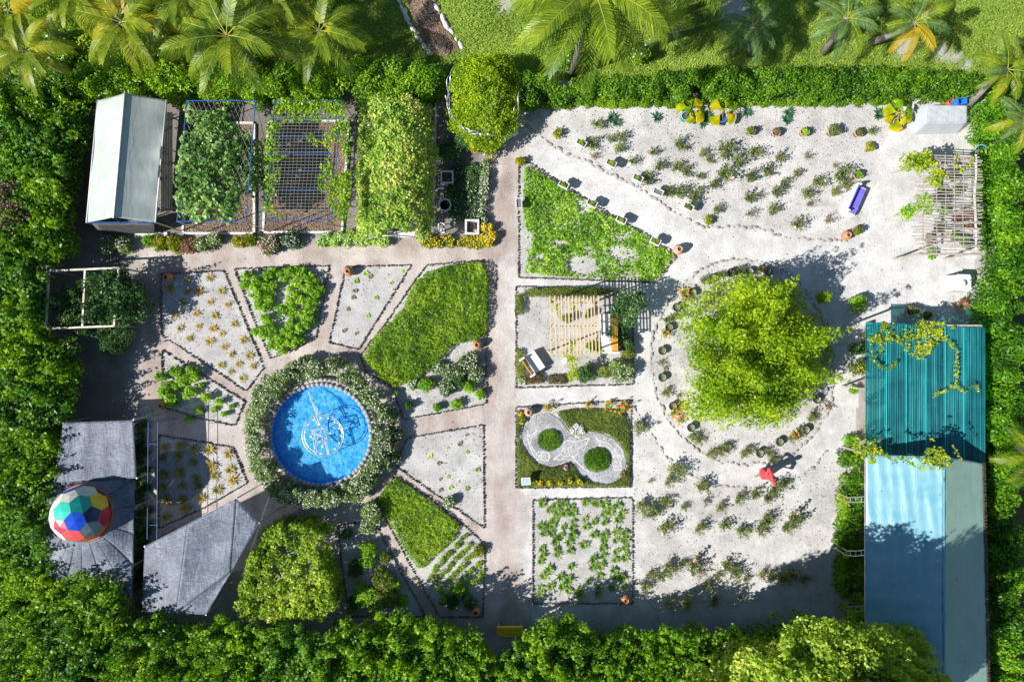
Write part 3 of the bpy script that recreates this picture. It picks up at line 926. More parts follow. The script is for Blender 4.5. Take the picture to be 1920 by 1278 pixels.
# grit, leaf litter and small stones on the ground
def litter(name, poly, n, size, mats, seed, label, cat='leaf litter'):
    rs = RS(seed); P = scatter(WP(poly), n, rs)
    k = fbm(P[:, 0], P[:, 1], 1.6, seed, 3) + 0.25 * rs.rand(n) > 0.52
    P = P[k]
    PX = P[:, 0] * S + 960; PY = 639 - P[:, 1] * S
    inb = np.zeros(len(P), bool)
    for q in BED.values(): inb |= inpoly(PX, PY, q)
    P = P[inb | (rs.rand(len(P)) < 0.10)]; n = len(P)
    V, F = leaf_quads(np.column_stack([P, np.full(n, 0.035)]), rs.randn(n, 3) * 0.35 + np.array([0, 0, 1]), size * (0.4 + 1.0 * rs.rand(n) ** 2), 0.7, rs=rs)
    return tag(obj(name, np_mesh(name, V, F, mats)), label, cat, kind='stuff')
litter('leaf_litter', [(262, 450), (910, 450), (910, 1180), (262, 1180)], 9000, 0.06, M['litter'], 21, 'small fallen leaves and grit scattered over the beds around the pool')
litter('leaf_litter', [(970, 190), (1830, 190), (1830, 600), (1600, 610), (1590, 1180), (970, 1180)], 16000, 0.055, M['litter'], 22, 'small fallen leaves and grit scattered over the pale sand at right')

# mulch path at the top, with whitewashed stones on both sides
def chips(name, poly, n, size, mat, seed, parent=None, z=0.03):
    rs = RS(seed); P = scatter(WP(poly), n, rs)
    V, F = leaf_quads(np.column_stack([P, z + 0.02 * rs.rand(n)]), rs.randn(n, 3) * 0.55 + np.array([0, 0, 1]), size * (0.5 + 0.8 * rs.rand(n)), 0.6, rs=rs)
    return obj(name, np_mesh(name, V, F, mat), parent, kind='stuff')
M['mulch'] = leaf_mat('wood_chip', [(0.14, 0.09, 0.06), (0.28, 0.19, 0.13), (0.42, 0.30, 0.21), (0.58, 0.45, 0.34)], trans=0.0, rough=0.9, big=0.8)
M['mulch_base'] = plain('mulch_base', (0.22, 0.15, 0.105), 0.95, 0.3, 25, 0.8)
MP = [(742, -40), (800, -40), (818, 20), (838, 55), (862, 92), (835, 106), (810, 103), (790, 80), (778, 45), (765, 10)]
mb = MB(); mb.prism(WP(MP), -0.01, 0.025)
o = mb.build('mulch_path', M['mulch_base'], kind='structure')
chips('wood_chips', MP, 7000, 0.075, M['mulch'], 31, o)
t = thing('stone_edging', 'left row of whitewashed stones along the brown mulch path', 'stone edging')
loose_stones([(738, -30), (752, 10), (766, 42), (785, 72), (806, 104)], t, 14, 0.34, 0.22, 'white_stone')
t = thing('stone_edging', 'right row of whitewashed stones along the brown mulch path', 'stone edging')
loose_stones([(802, -30), (816, 8), (832, 40), (850, 66), (866, 92)], t, 15, 0.34, 0.22, 'white_stone')

# grass blades on the lawn in view
def grass_patch(poly, n, size, seed, mat):
    rs = RS(seed); P = scatter(WP(poly), n, rs)
    PX = P[:, 0] * S + 960; PY = 639 - P[:, 1] * S
    bad = inpoly(PX, PY, MP)
    for (bx, by, br) in ((1697, 88, 22), (1708, 66, 14), (1768, 98, 16), (1790, 108, 14), (1815, 120, 10), (950, 10, 14), (1380, 20, 34)):
        bad |= ((PX - bx) ** 2 + (PY - by) ** 2) < (br * (0.5 + rs.rand(n))) ** 2
    P = P[~bad]; n = len(P)
    Z = 0.02 + 0.03 * rs.rand(n)
    V, F = leaf_quads(np.column_stack([P, Z]), rs.randn(n, 3) * 0.6 + np.array([0, 0, 0.9]), size * (0.5 + rs.rand(n)), 0.28, rs=rs)
    return np_mesh('grass', V, F, mat)
tag(obj('grass', grass_patch([(600, -120), (2050, -120), (2050, 150), (600, 150)], 90000, 0.11, 41, M['grass'])),
    'short bright green lawn grass beyond the upper hedge', 'grass', kind='stuff')
# ------------------------------------------------------------------ hedges
def hedge(name, poly_px, h, r, label, mat, leaf=0.13, dens=42, seed=1, cover=2.6, cat='hedge', holes=None, flowers=None, kind=None, zvar=0.2, hole_t=0, hole_s=1.0, thick=0.35, top=None, hf=None, parent=None, sq=0.85, cov=1.5):
    poly = WP(poly_px, h * 0.9 if top is None else top)
    hs = [WP(q, h * 0.9 if top is None else top) for q in holes] if holes else None
    rs = RS(seed)
    L = poly_lumps(poly, h, r, cover, rs, zvar=zvar, holes=hs, hole_t=hole_t, hole_s=hole_s, hf=hf)
    me = leaves_mesh('foliage' if parent else name, L, mat, dens, leaf, 0.55, rs, flowers=flowers, thick=thick, sq=sq, cov=cov)
    if parent: return obj('foliage', me, parent)
    return tag(obj(name, me), label, cat, kind=kind)

hedge('hedge', [(120, 158), (330, 146), (520, 150), (660, 140), (820, 150), (832, 170), (825, 198), (660, 200), (480, 196), (330, 196), (170, 200), (120, 204)],
      2.1, 0.34, 'loose dark green hedge above the tent and trellises, left of the arbour', M['hedge'], seed=51, dens=46, top=0.0)
hedge('hedge', [(975, 160), (1040, 172), (1150, 170), (1260, 160), (1400, 154), (1560, 152), (1700, 162), (1800, 165), (1815, 185), (1700, 186), (1500, 190), (1250, 192), (1040, 196), (980, 200)],
      1.7, 0.30, 'clipped green hedge along the top of the right rose plot', M['hedge_top'], seed=52, leaf=0.12, dens=52, top=0.0)
hedge('hedge', [(1812, 190), (1812, 155), (1858, 160), (1866, 300), (1866, 480), (1862, 700), (1858, 880), (1860, 1020), (1866, 1330), (1826, 1330), (1822, 1000), (1822, 600), (1824, 560), (1822, 520), (1826, 480), (1826, 290), (1820, 240)],
      2.3, 0.36, 'tall green hedge down the right side behind the teal roof', M['hedge_right'], seed=53, leaf=0.14, dens=44, top=0.0)
hedge('hedge', [(1590, 845), (1620, 850), (1620, 1125), (1580, 1128), (1585, 1000)], 1.0, 0.2, 'narrow clipped hedge between lower rose plot and pale tarp shed', M['hedge_top'], seed=54, leaf=0.10, dens=56)
hedge('hedge', [(1010, 192), (1420, 190), (1700, 188), (1700, 196), (1010, 202)], 0.45, 0.14, 'low clipped border of small leaves at the foot of the right upper hedge', M['grassy'], seed=55, leaf=0.07, dens=90, top=0.0)

# left and bottom tree rows: each tree its own thing
HP = [tree_proto(60 + i, 1.5, 2.8, M['hedge_dark' if i == 2 else 'hedge'], 0.17, 34, 38, 8 + i % 3 * 4, 0.85) for i in range(4)]
HB = [tree_proto(70 + i, 1.55, 3.0, M['hedge_dark' if i == 1 else 'hedge'], 0.16, 40, 26, 30 + i * 2, 0.8) for i in range(4)]
LT = [tree_proto(80 + i, 1.7, 6.6, M['tree_light'], 0.14, 40, 38, 40, 0.8, 3.0) for i in range(3)]
left_trees = [(40, 195), (95, 225), (30, 270), (75, 300), (20, 345), (72, 372), (25, 430), (58, 445), (5, 515), (12, 552), (2, 600), (22, 645), (28, 680), (72, 690),
              (15, 745), (65, 765), (25, 830), (62, 850), (20, 910), (50, 930), (25, 990), (48, 1025), (15, 1080), (40, 1110), (-40, 300), (-40, 450), (-40, 600), (-40, 760), (-40, 920), (-45, 1070), (-35, 200)]
rk = ranks([(x, y) for x, y in left_trees], 55)
for i, (x, y) in enumerate(left_trees):
    place_tree(HP[(i * 7 + i // 3) % 4], x, y, 3.0, rank_label('dark green leafy tree', 'left tree belt', rk[i]), 'trees of the left belt', sc=0.9 + 0.2 * rng.rand())
bot = [(30, 1165), (95, 1150), (165, 1140), (60, 1225), (130, 1215), (205, 1195), (275, 1215), (345, 1225), (410, 1215), (475, 1225), (545, 1225), (640, 1235), (710, 1215), (780, 1220), (850, 1235),
       (900, 1262), (990, 1255), (1045, 1220), (1110, 1235), (1185, 1230), (1255, 1240), (20, 1290), (100, 1290), (185, 1275), (260, 1290), (340, 1295), (420, 1290), (500, 1300), (590, 1310),
       (670, 1300), (750, 1295), (830, 1310), (920, 1315), (1000, 1300), (1080, 1300), (1160, 1305), (1240, 1310), (1310, 1290), (1315, 1248), (1378, 1240), (1440, 1232), (1500, 1222), (1560, 1215), (1420, 1290), (1500, 1285), (1570, 1280)]
rk = ranks(bot, 75)
for i, (x, y) in enumerate(bot):
    place_tree(HB[(i * 7 + i // 3) % 4], x, y, 3.0, rank_label('glossy green tree with upright shoots', 'bottom tree belt', rk[i]), 'trees of the bottom belt', sc=0.82 + 0.25 * rng.rand())
lt = [(1345, 1235, 5.0, .72), (1430, 1240, 5.4, .85), (1400, 1222, 5.4, .85), (1380, 1300, 5.6, .9), (1450, 1275, 6.2, 1.0), (1640, 1225, 7.2, .9),
      (1650, 1262, 7.6, .95), (1645, 1345, 8.0, 1.15), (1720, 1350, 8.4, 1.15), (1500, 1345, 7.5, 1.1), (1600, 1420, 9.5, 1.4), (1450, 1400, 9.0, 1.3), (1350, 1380, 8.0, 1.2), (1740, 1430, 9.5, 1.3)]
rk = ranks([(a_, b_) for a_, b_, c_, d_ in lt], 42)
for i, (x, y, h, sc) in enumerate(lt):
    place_tree(LT[i % 3], x, y + (26 if x < 1590 else 0), 6.6 * sc, rank_label('light green tree', 'lower right grove', rk[i]), 'light green trees at lower right', sc=sc, rz=(-0.5, 0.3, 0.0, -0.2)[i % 4])
T9 = [tree_proto(88 + k, 1.6, 9.2, M['tree_light'], 0.15, 40, 38, 34, 0.8, 4.0) for k in range(2)]
for k, (x, y, lab) in enumerate(((1512, 1222, 'tallest light green tree, its top reaching highest beside the sandy corner'), (1452, 1268, 'tall light green tree left of the tallest one in the grove'), (1585, 1232, 'tall light green tree with its crown next to the tarp shed wall'),
                  (1600, 1305, 'tall light green tree at the bottom edge beside the tarp shed'), (1535, 1305, 'tall light green tree at the bottom edge in the middle of the grove'))):
    place_tree(T9[k % 2], x, y, 9.2, lab, 'tall light green trees', rz=0.25 - 0.1 * k)
TT = tree_proto(98, 1.6, 12.5, M['tree_light'], 0.16, 40, 40, 20, 0.8, 1.0)
for x, y, lab in ((1570, 1388, 'tall tree just below the frame, left of the tarp shed'), (1630, 1385, 'tall tree just below the frame beside the tarp shed wall')):
    place_tree(TT, x, y, 12.5, lab, 'tall trees below the frame', rz=0.0)
place_tree(HB[0], 1632, 1165, 3.2, 'dark leafy tree standing against the left wall of the tarp shed', sc=0.7)
place_tree(LT[1], 1690, 1215, 6.6, 'pale green tree leaning over the shaded part of the pale roof', sc=0.7)

# the big lime tree, the dark tree in the frame
rs = RS(90)
L = crown_lumps(3.0, 2.4, 60, rs, 0.62, 24)
L = [l for l in L if l[2] > 0.5]
for i in range(120):
    a = rs.rand() * 6.283; q = 3.45 * math.sqrt(rs.rand()) * (1 + 0.07 * math.sin(3 * a + 1) + 0.05 * math.sin(7 * a))
    L.append((math.cos(a) * q, math.sin(a) * q, 0.8 + 3.1 * math.sqrt(max(0.02, 1 - (q / 3.7) ** 2)) * (0.75 + 0.3 * rs.rand()) - 0.4, 0.34 + 0.30 * rs.rand()))
x, y = W(1415, 662, 2.6)
t = thing('big_tree', 'big round lime green tree in the stone ringed sandy bed', 'tree', (x, y, 0))
obj('crown', leaves_mesh('crown', L, M['tree_lime'], 62, 0.13, 0.55, rs, down=-0.5, cov=1.3), t)
obj('trunk', trunk_mesh('trunk', 2.4, 2.6, rs, M['bark'], 0.2), t)
DP = tree_proto(91, 1.55, 2.6, M['dark_shrub'], 0.14, 48, 36, 4)
place_tree(DP, 205, 560, 2.5, 'dark bushy tree growing through the open wooden frame', name='bushy_tree')
place_tree(DP, 150, 575, 2.0, 'low dark shrub in the left half of the open wooden frame', name='bushy_tree', sc=0.8)
place_tree(DP, 215, 628, 1.7, 'small dark shrub just below the open wooden frame', name='bushy_tree', sc=0.6)

# flowering tree right of the pergola, bush on the sitting plot
rs = RS(92)
t = thing('flowering_tree', 'dark green tree with tiny white flowers at the upper corner of the sitting plot', 'tree', (*W(1178, 572, 2.0), 0))
L = crown_lumps(0.95, 1.5, 34, rs, 0.8); obj('crown', leaves_mesh('crown', L, M['dark_shrub'], 85, 0.10, 0.6, rs, down=-0.5, flowers=(M['white_flower'], 0.03, 0.06)), t)
obj('trunk', trunk_mesh('trunk', 1.2, 0.9, rs, M['bark'], 0.06), t)

# arbour tree with white pipes around it at the top entrance
rs = RS(93)
t = thing('round_arbour', 'round leafy arbour ringed by bent white pipes at the entrance', 'arbour', (*W(905, 172, 2.3), 0))
L = []
for i in range(150):
    a = rs.rand() * 6.283; q = 1.68 * math.sqrt(rs.rand())
    L.append((math.cos(a) * q, math.sin(a) * q * 1.32, 2.5 * math.sqrt(max(0.05, 1 - (q / 1.9) ** 2)) - 0.25 + 0.1 * rs.randn(), 0.22 + 0.2 * rs.rand()))
obj('foliage', leaves_mesh('foliage', L, M['tree_lime'], 70, 0.11, 0.55, rs, down=-0.4), t)
for k in range(7):
    mb = MB(); a0 = 2.3 + k * 0.42; R_ = 1.62 + 0.1 * rs.rand()
    pts = []
    for q in range(15):
        a = a0 + q * 0.11; pts.append((math.cos(a) * (R_ + 0.08 * math.sin(q * 0.9 + k)), math.sin(a) * (R_ + 0.08 * math.sin(q * 0.9 + k)) * 1.12, 1.6 + 0.5 * math.sin(q * 0.5 + k * 1.3)))
    mb.tube(pts, 0.022, 6); mb.build('bent_pipe', M['steel'], t, True)
for k in range(6):
    a = 1.0 + k * 1.05
    mb = MB(); mb.tube([(math.cos(a) * 1.6, math.sin(a) * 1.75, 0), (math.cos(a) * 1.58, math.sin(a) * 1.75, 1.8)], 0.03, 6); mb.build('post', M['steel'], t)

# ------------------------------------------------------------------ planted masses (nobody could count the plants)
def cover(name, poly_px, h, label, mat, leaf, seed, cat='ground cover', kind='stuff', top=None, holes=None, **kw):
    tp_ = h * 0.7 if top is None else top
    return tag(obj(name, cover_mesh(name, WP(poly_px, tp_), h, leaf, M[mat], seed=seed, holes=[WP(q, tp_) for q in holes] if holes else None, **kw)), label, cat, kind=kind)
cover('ground_cover', [(798, 508), (840, 496), (904, 488), (916, 520), (914, 620), (890, 640), (850, 645), (815, 685), (775, 716), (735, 726), (705, 706), (678, 668), (700, 630), (755, 575), (775, 530)], 0.75,
      'dense grassy yellow green planting filling the wedge beside the central path', 'grassy', 0.115, 101, cov=3.0, bump=0.5, bs=0.35, aspect=0.4)
cover('ground_cover', [(742, 895), (800, 935), (864, 986), (852, 1012), (820, 1040), (797, 1066), (780, 1064), (762, 1040), (706, 940), (722, 912)], 0.45,
      'dense fresh green block of seedlings in the wedge below the pool', 'fern', 0.085, 102, cov=2.8, bump=0.6, bs=0.16)
cover('ground_cover', [(982, 308), (1003, 315), (1050, 345), (1095, 372), (1110, 390), (1160, 410), (1225, 448), (1266, 478), (1235, 524), (1210, 528), (1130, 524), (985, 512), (988, 450), (980, 400)], 0.42,
      'leafy bright green ground cover in the triangular bed between white planters', 'leafy', 0.105, 103, cov=2.3, bump=0.6, bs=0.28, hole_t=0.36, hole_s=1.6, aspect=0.75,
      holes=[[(1060, 490), (1075, 478), (1112, 487), (1120, 506), (1092, 515), (1066, 508)], [(1080, 370), (1095, 378), (1108, 400), (1085, 398)], [(1002, 476), (1020, 476), (1018, 486), (1004, 486)], [(980, 428), (998, 436), (995, 470), (980, 460)], [(1030, 452), (1060, 450), (1064, 460), (1034, 462)]])
FIG8 = [(978, 812), (988, 792), (1005, 778), (1028, 774), (1048, 785), (1062, 803), (1075, 818), (1098, 812), (1125, 812), (1150, 822), (1168, 842), (1174, 865), (1168, 888), (1152, 903), (1135, 908),
        (1110, 902), (1090, 890), (1078, 870), (1066, 862), (1050, 868), (1030, 874), (1008, 866), (990, 850), (980, 832)]
cover('ground_cover', [(1044, 772), (1080, 766), (1166, 768), (1182, 800), (1182, 890), (1175, 885), (1176, 858), (1162, 830), (1140, 814), (1098, 808), (1076, 814), (1062, 798), (1050, 784)], 0.30,
      'olive green clipped cover right of and above the figure-eight gravel', 'olive', 0.06, 104, cov=3.2, bump=0.3, bs=0.2, rag=0.008)
cover('ground_cover', [(969, 768), (990, 776), (978, 800), (974, 815), (977, 834), (988, 852), (1006, 870), (1030, 878), (1050, 872), (1066, 866), (1076, 874), (1086, 892), (1108, 904), (1136, 909), (1154, 904), (1169, 890), (1182, 880), (1182, 913), (969, 913)], 0.30,
      'mid green clipped cover below and left of the figure-eight gravel', 'olive', 0.06, 105, cov=3.2, bump=0.3, bs=0.2, rag=0.008)
for lab, cx, cy, rx, ry in (('round clipped bush inside the left loop of the gravel figure', 1030, 825, 23, 21), ('round clipped bush inside the right loop of the gravel figure', 1120, 862, 26, 23)):
    cover('clipped_bush', [(cx + rx * math.cos(a), cy + ry * math.sin(a)) for a in np.linspace(0, 6.28, 16)[:-1]], 0.34, lab, 'hedge_top', 0.065, int(cx), 'bush', None, rag=0.02, cov=3.2, bump=0.3, bs=0.25, dome=0.25)
for lab, poly, mt, h in (
    ('bronze and olive clipped border along the upper edge of the sitting plot', [(983, 541), (1035, 538), (1120, 537), (1165, 545), (1120, 556), (985, 556)], 'olive', 0.5),
    ('short olive clipped border at the upper left of the sitting plot', [(966, 551), (981, 551), (983, 590), (967, 592)], 'olive', 0.5),
    ('olive clipped border down the left edge behind the small bench', [(967, 653), (981, 653), (986, 706), (967, 708)], 'olive', 0.4),
    ('bronze clipped border below the small tilted bench', [(985, 702), (1015, 700), (1024, 719), (985, 722)], 'brown_cover', 0.4),
    ('short bronze clipped border in the lower middle of the sitting plot', [(1028, 702), (1062, 702), (1067, 720), (1027, 721)], 'brown_cover', 0.4)):
    cover('border_hedge', poly, h, lab, mt, 0.06, len(lab), 'hedge', None, cov=3.2, bump=0.3, bs=0.2)

# ------------------------------------------------------------------ shrubs that are one of a kind
def lump_shrub(px, py, R, h, mat, label, name='shrub', flowers=None, leaf=0.09, dens=95, n=14, sy=1.0, cat='shrub', group=None, kindless=True):
    me = shrub_mesh(int(px * 3 + py), R, h, M[mat], dens, leaf, flowers, n)
    o = obj(name, me, loc=(*W(px, py, h * 0.6), 0)); o.scale = (1, sy, 1)
    return tag(o, label, cat, group)
wf = (M['white_flower'], 0.10, 0.055); pf = (M['pink_flower'], 0.25, 0.06); yf = (M['yellow_flower'], 0.12, 0.055)
one = [
 (203, 460, .42, .7, 'flower_leaf', 'white and yellow flowering shrub, leftmost below the tent', wf), (232, 458, .42, .7, 'flower_leaf', 'white flowering shrub below the tent front, second from the left', wf),
 (278, 450, .30, .6, 'leafy', 'small green shrub below the right end of the tent', None), (300, 460, .42, .7, 'yellow_cover', 'yellow green shrub below the gap between tent and trellis', None),
 (330, 458, .42, .7, 'yellow_cover', 'wide yellow green shrub below the left corner of the vine trellis', None), (355, 460, .40, .7, 'red_leaf', 'reddish shrub below the vine covered trellis', None),
 (374, 458, .38, .7, 'flower_leaf', 'white flowered shrub beside the reddish one below the trellis', wf), (402, 452, .40, .6, 'flower_leaf', 'pale flowering shrub at the right end of that first row', wf),
 (448, 452, .32, .6, 'yellow_cover', 'yellow green shrub with red tips left of the pink one', (M['red_flower'], .04, .05)), (470, 450, .32, .6, 'yellow_cover', 'yellow green shrub touching the pink flowering shrub', None),
 (505, 458, .50, .8, 'flower_leaf', 'pink flowering shrub below the gap between the two trellises', pf), (545, 448, .48, .7, 'dark_shrub', 'dark green shrub with white flowers right of the pink one', wf),
 (908, 272, .62, 1.1, 'yellow_cover', 'tall shrub with yellow flowers at the top corner of the shaded yard', yf), (868, 265, .5, .9, 'dark_shrub', 'dark shrub in the shade at the top of the small yard', None),
 (840, 285, .5, .8, 'dark_shrub', 'dark shrub near the wall of the vine covered arch', None),
 (700, 965, .60, .9, 'flower_leaf', 'white flowering shrub between the ring path and the shaded bed', wf), (690, 985, .4, .8, 'flower_leaf', 'smaller white flowering shrub just below its larger twin', wf),
 (843, 940, .30, .5, 'flower_leaf', 'white flowering shrub in the lower corner of the bare wedge', wf), (745, 858, .22, .5, 'flower_leaf', 'small pale shrub on the left edge of the bare wedge', wf),
 (1610, 568, .36, .8, 'leafy', 'light green shrub at the upper left corner of the teal roof', None), (1545, 558, .28, 1.2, 'tree_lime', 'small green shrub in the shade right of the big tree', None),
 (1600, 730, .20, .6, 'leafy', 'narrow green shrub on the white path left of the teal roof', None), (1597, 826, .34, .7, 'leafy', 'grey green shrub at the lower left corner of the teal roof', None),
 (1608, 690, .35, .8, 'dark_shrub', 'dark shrub against the left wall of the teal shed', yf), (1610, 655, .35, .8, 'dark_shrub', 'dark shrub in the shade beside the teal shed', None),
 (1083, 805, .32, .35, 'flower_leaf', 'round white flowering cushion plant above the gravel figure', (M['white_flower'], .5, .06)),
 (978, 712, .22, .4, 'flower_leaf', 'silvery white flowered plant in the lower left corner of the sitting plot', wf),
 (1100, 702, .48, .6, 'dark_shrub', 'dark green bush below the slatted pergola', None), (1133, 695, .36, .6, 'olive', 'olive bush between the dark bush and the large pale one', None),
 (1163, 695, .62, .9, 'flower_leaf', 'large pale green bush at the lower right corner of the sitting plot', wf), (1178, 662, .30, .7, 'olive', 'small olive bush above the large pale one on the sitting plot', None),
 (1127, 656, .24, .5, 'leafy', 'round green plant at the foot of the white bench', None), (1158, 625, .5, .8, 'dark_shrub', 'dark shrub behind the long white and yellow bench', None), (1172, 645, .4, .7, 'dark_shrub', 'shaded shrub right of the long bench', None),
 (775, 720, .26, .5, 'flower_leaf', 'small white flowered shrub on the left of the mixed wedge corner', wf), (768, 760, .24, .5, 'dark_shrub', 'dark tuft in the lower left of the mixed flower bed', None),
 (800, 722, .40, .6, 'leafy', 'bushy green plant in the middle of the mixed flower bed', None), (838, 728, .45, .7, 'flower_leaf', 'pale flowering plant in the centre of the mixed flower bed', wf),
 (850, 695, .55, .8, 'flower_leaf', 'large shrub with many white flowers near the central path', wf), (880, 680, .50, .8, 'flower_leaf', 'large white flowering shrub below the orange jar', wf),
 (892, 700, .40, .8, 'flower_leaf', 'white flowering shrub against the central path edging', wf), (862, 715, .40, .7, 'dark_shrub', 'feathery dark green plant in the mixed flower bed', None),
 (878, 725, .34, .7, 'leafy', 'feathery green plant near the right edging of the mixed bed', None), (900, 738, .24, .5, 'leafy', 'round green tuft in the right corner of the mixed bed', None),
 (856, 758, .26, .5, 'leafy', 'round green tuft on the lower edge of the mixed bed', None), (818, 763, .22, .5, 'leafy', 'small green tuft on the lower edge of the mixed bed', None),
 (820, 690, .34, .5, 'flower_leaf', 'loose flowering plant between the grassy mass and white shrubs', wf), (742, 735, .16, .4, 'leafy', 'tiny green tuft at the inner point of the mixed bed', None),
 (648, 1000, .3, .6, 'dark_shrub', 'dark small shrub at the top of the shaded bed', None), (690, 1030, .42, .8, 'leafy', 'upright light green shrub in the shaded bed', None), (686, 1052, .38, .8, 'leafy', 'green shrub just under the upright light one in the shaded bed', None),
 (664, 1068, .38, .7, 'dark_shrub', 'dark round shrub on the left side of the shaded bed', None), (718, 1085, .48, .8, 'olive', 'olive bushy shrub in the middle of the shaded bed', None), (725, 1120, .5, .9, 'olive', 'large olive shrub at the bottom of the shaded bed', None),
 (682, 1115, .55, .8, 'leafy', 'wide green shrub in the lower left of the shaded bed', None), (665, 1130, .4, .7, 'dark_shrub', 'dark shrub in the lower left corner of the shaded bed', None), (742, 1098, .26, .5, 'leafy', 'small light shrub beside the diagonal path', None),
 (754, 1126, .28, .5, 'leafy', 'small light shrub near the bottom tip of the shaded bed', None), (722, 1045, .26, .5, 'olive', 'small dry olive shrub beside the diagonal path', None), (700, 1138, .24, .5, 'leafy', 'low green plant at the bottom edge of the shaded bed', None),
 (860, 1105, .32, .6, 'leafy', 'green shrub below the diagonal crop rows', None), (850, 1130, .3, .6, 'dark_shrub', 'dark shrub in the bottom of the crop row bed', None), (880, 1128, .35, .6, 'dark_shrub', 'dark shrub beside the shaded orange jar', None), (830, 1125, .24, .5, 'leafy', 'small green shrub in the bottom left of the crop row bed', None), (897, 1035, .3, .5, 'yellow_cover', 'yellowish shrub at the right edge of the crop rows', None),
 (1182, 822, .01, .3, 'olive', '', None),
 (1210, 275 + 20, .01, .3, 'olive', '', None),
]
for px, py, R, h, mt, lab, fl in one:
    if lab: lump_shrub(px, py, R * 1.12, h, mt, lab, flowers=fl)

# flower border strips
hedge('flower_border', [(596, 440), (640, 436), (722, 434), (724, 456), (596, 458)], 0.6, 0.16, 'low hedge with white flowers below the trellis and arch', M['leafy'], 0.085, 120, 111, 2.2, 'flower border', flowers=wf, top=0.45)
hedge('flower_border', [(795, 438), (812, 442), (905, 446), (922, 440), (922, 460), (795, 458)], 0.5, 0.15, 'yellow green flower border at the bottom of the small shaded yard', M['yellow_cover'], 0.075, 130, 112, 2.2, 'flower border', flowers=yf, top=0.4)
hedge('flower_border', [(903, 300), (916, 300), (912, 380), (914, 440), (902, 440)], 0.5, 0.15, 'slim white flowering border right of the shaded yard', M['flower_leaf'], 0.075, 130, 113, 2.2, 'flower border', flowers=wf, top=0.4)
hedge('flower_border', [(903, 418), (926, 425), (926, 456), (905, 458)], 0.6, 0.16, 'bright yellow flowering corner of the border by the central path', M['yellow_cover'], 0.075, 130, 114, 2.2, 'flower border', flowers=(M['yellow_flower'], 0.3, 0.06), top=0.5)
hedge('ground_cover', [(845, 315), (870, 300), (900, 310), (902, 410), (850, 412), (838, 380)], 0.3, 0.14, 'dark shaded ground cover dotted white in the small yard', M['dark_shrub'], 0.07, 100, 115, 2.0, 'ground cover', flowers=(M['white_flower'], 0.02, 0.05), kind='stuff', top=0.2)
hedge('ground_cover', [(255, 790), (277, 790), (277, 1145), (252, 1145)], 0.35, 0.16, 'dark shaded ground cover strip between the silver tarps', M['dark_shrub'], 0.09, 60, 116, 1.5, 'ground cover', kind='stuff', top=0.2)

# flowering ring hedge around the pool
def ring_lumps(rin, rout, h, r, rs, cover=2.2):
    L = []
    A = math.pi * (rout ** 2 - rin ** 2)
    for i in range(int(cover * A / (math.pi * r * r))):
        a = rs.rand() * 6.2832; wv = 1 + 0.035 * math.sin(5 * a + 1) + 0.03 * math.sin(11 * a) + 0.03 * math.sin(3 * a + 2)
        q = math.sqrt(rin ** 2 + rs.rand() * ((rout * wv) ** 2 - rin ** 2))
        R = r * (0.6 + 0.8 * rs.rand())
        L.append((math.cos(a) * q, math.sin(a) * q, h * (0.72 + 0.35 * rs.rand()) * (1 - 0.35 * ((q - rin) / (rout - rin)) ** 3) - R * 0.8, R))
        if rs.rand() < 0.35 or q > rout * 0.93: L.append((math.cos(a) * q, math.sin(a) * q, h * 0.35, R))
    return L
rs = RS(120)
POOL = W(601, 815, 0.4)
o = obj('flowering_hedge', leaves_mesh('flowering_hedge', ring_lumps(2.78, 3.62, 1.25, 0.17, rs, 3.0), M['flower_leaf'], 105, 0.085, 0.6, rs, flowers=(M['white_flower'], 0.10, 0.055)), loc=(*W(601, 812, 0.5), 0))
tag(o, 'ring of white flowering hedge around the round blue pool', 'hedge')
# ------------------------------------------------------------------ pool and fountain
def water_mat():
    m, nt, out = new_mat('pool_water'); N = nt.nodes.new; Lk = nt.links.new
    geo = N('ShaderNodeNewGeometry')
    n1 = N('ShaderNodeTexNoise'); n1.inputs['Scale'].default_value = 5; n1.inputs['Detail'].default_value = 4; Lk(geo.outputs['Position'], n1.inputs['Vector'])
    b = N('ShaderNodeBump'); b.inputs['Strength'].default_value = 0.10; b.inputs['Distance'].default_value = 0.03; Lk(n1.outputs['Fac'], b.inputs['Height'])
    g = N('ShaderNodeBsdfGlossy'); g.inputs['Roughness'].default_value = 0.08; Lk(b.outputs[0], g.inputs['Normal'])
    t = N('ShaderNodeBsdfTransparent'); t.inputs[0].default_value = (0.78, 0.93, 0.98, 1)
    fr = N('ShaderNodeFresnel'); fr.inputs[0].default_value = 1.33; Lk(b.outputs[0], fr.inputs['Normal'])
    ms = N('ShaderNodeMixShader'); Lk(fr.outputs[0], ms.inputs[0]); Lk(t.outputs[0], ms.inputs[1]); Lk(g.outputs[0], ms.inputs[2]); Lk(ms.outputs[0], out.inputs[0])
    return m
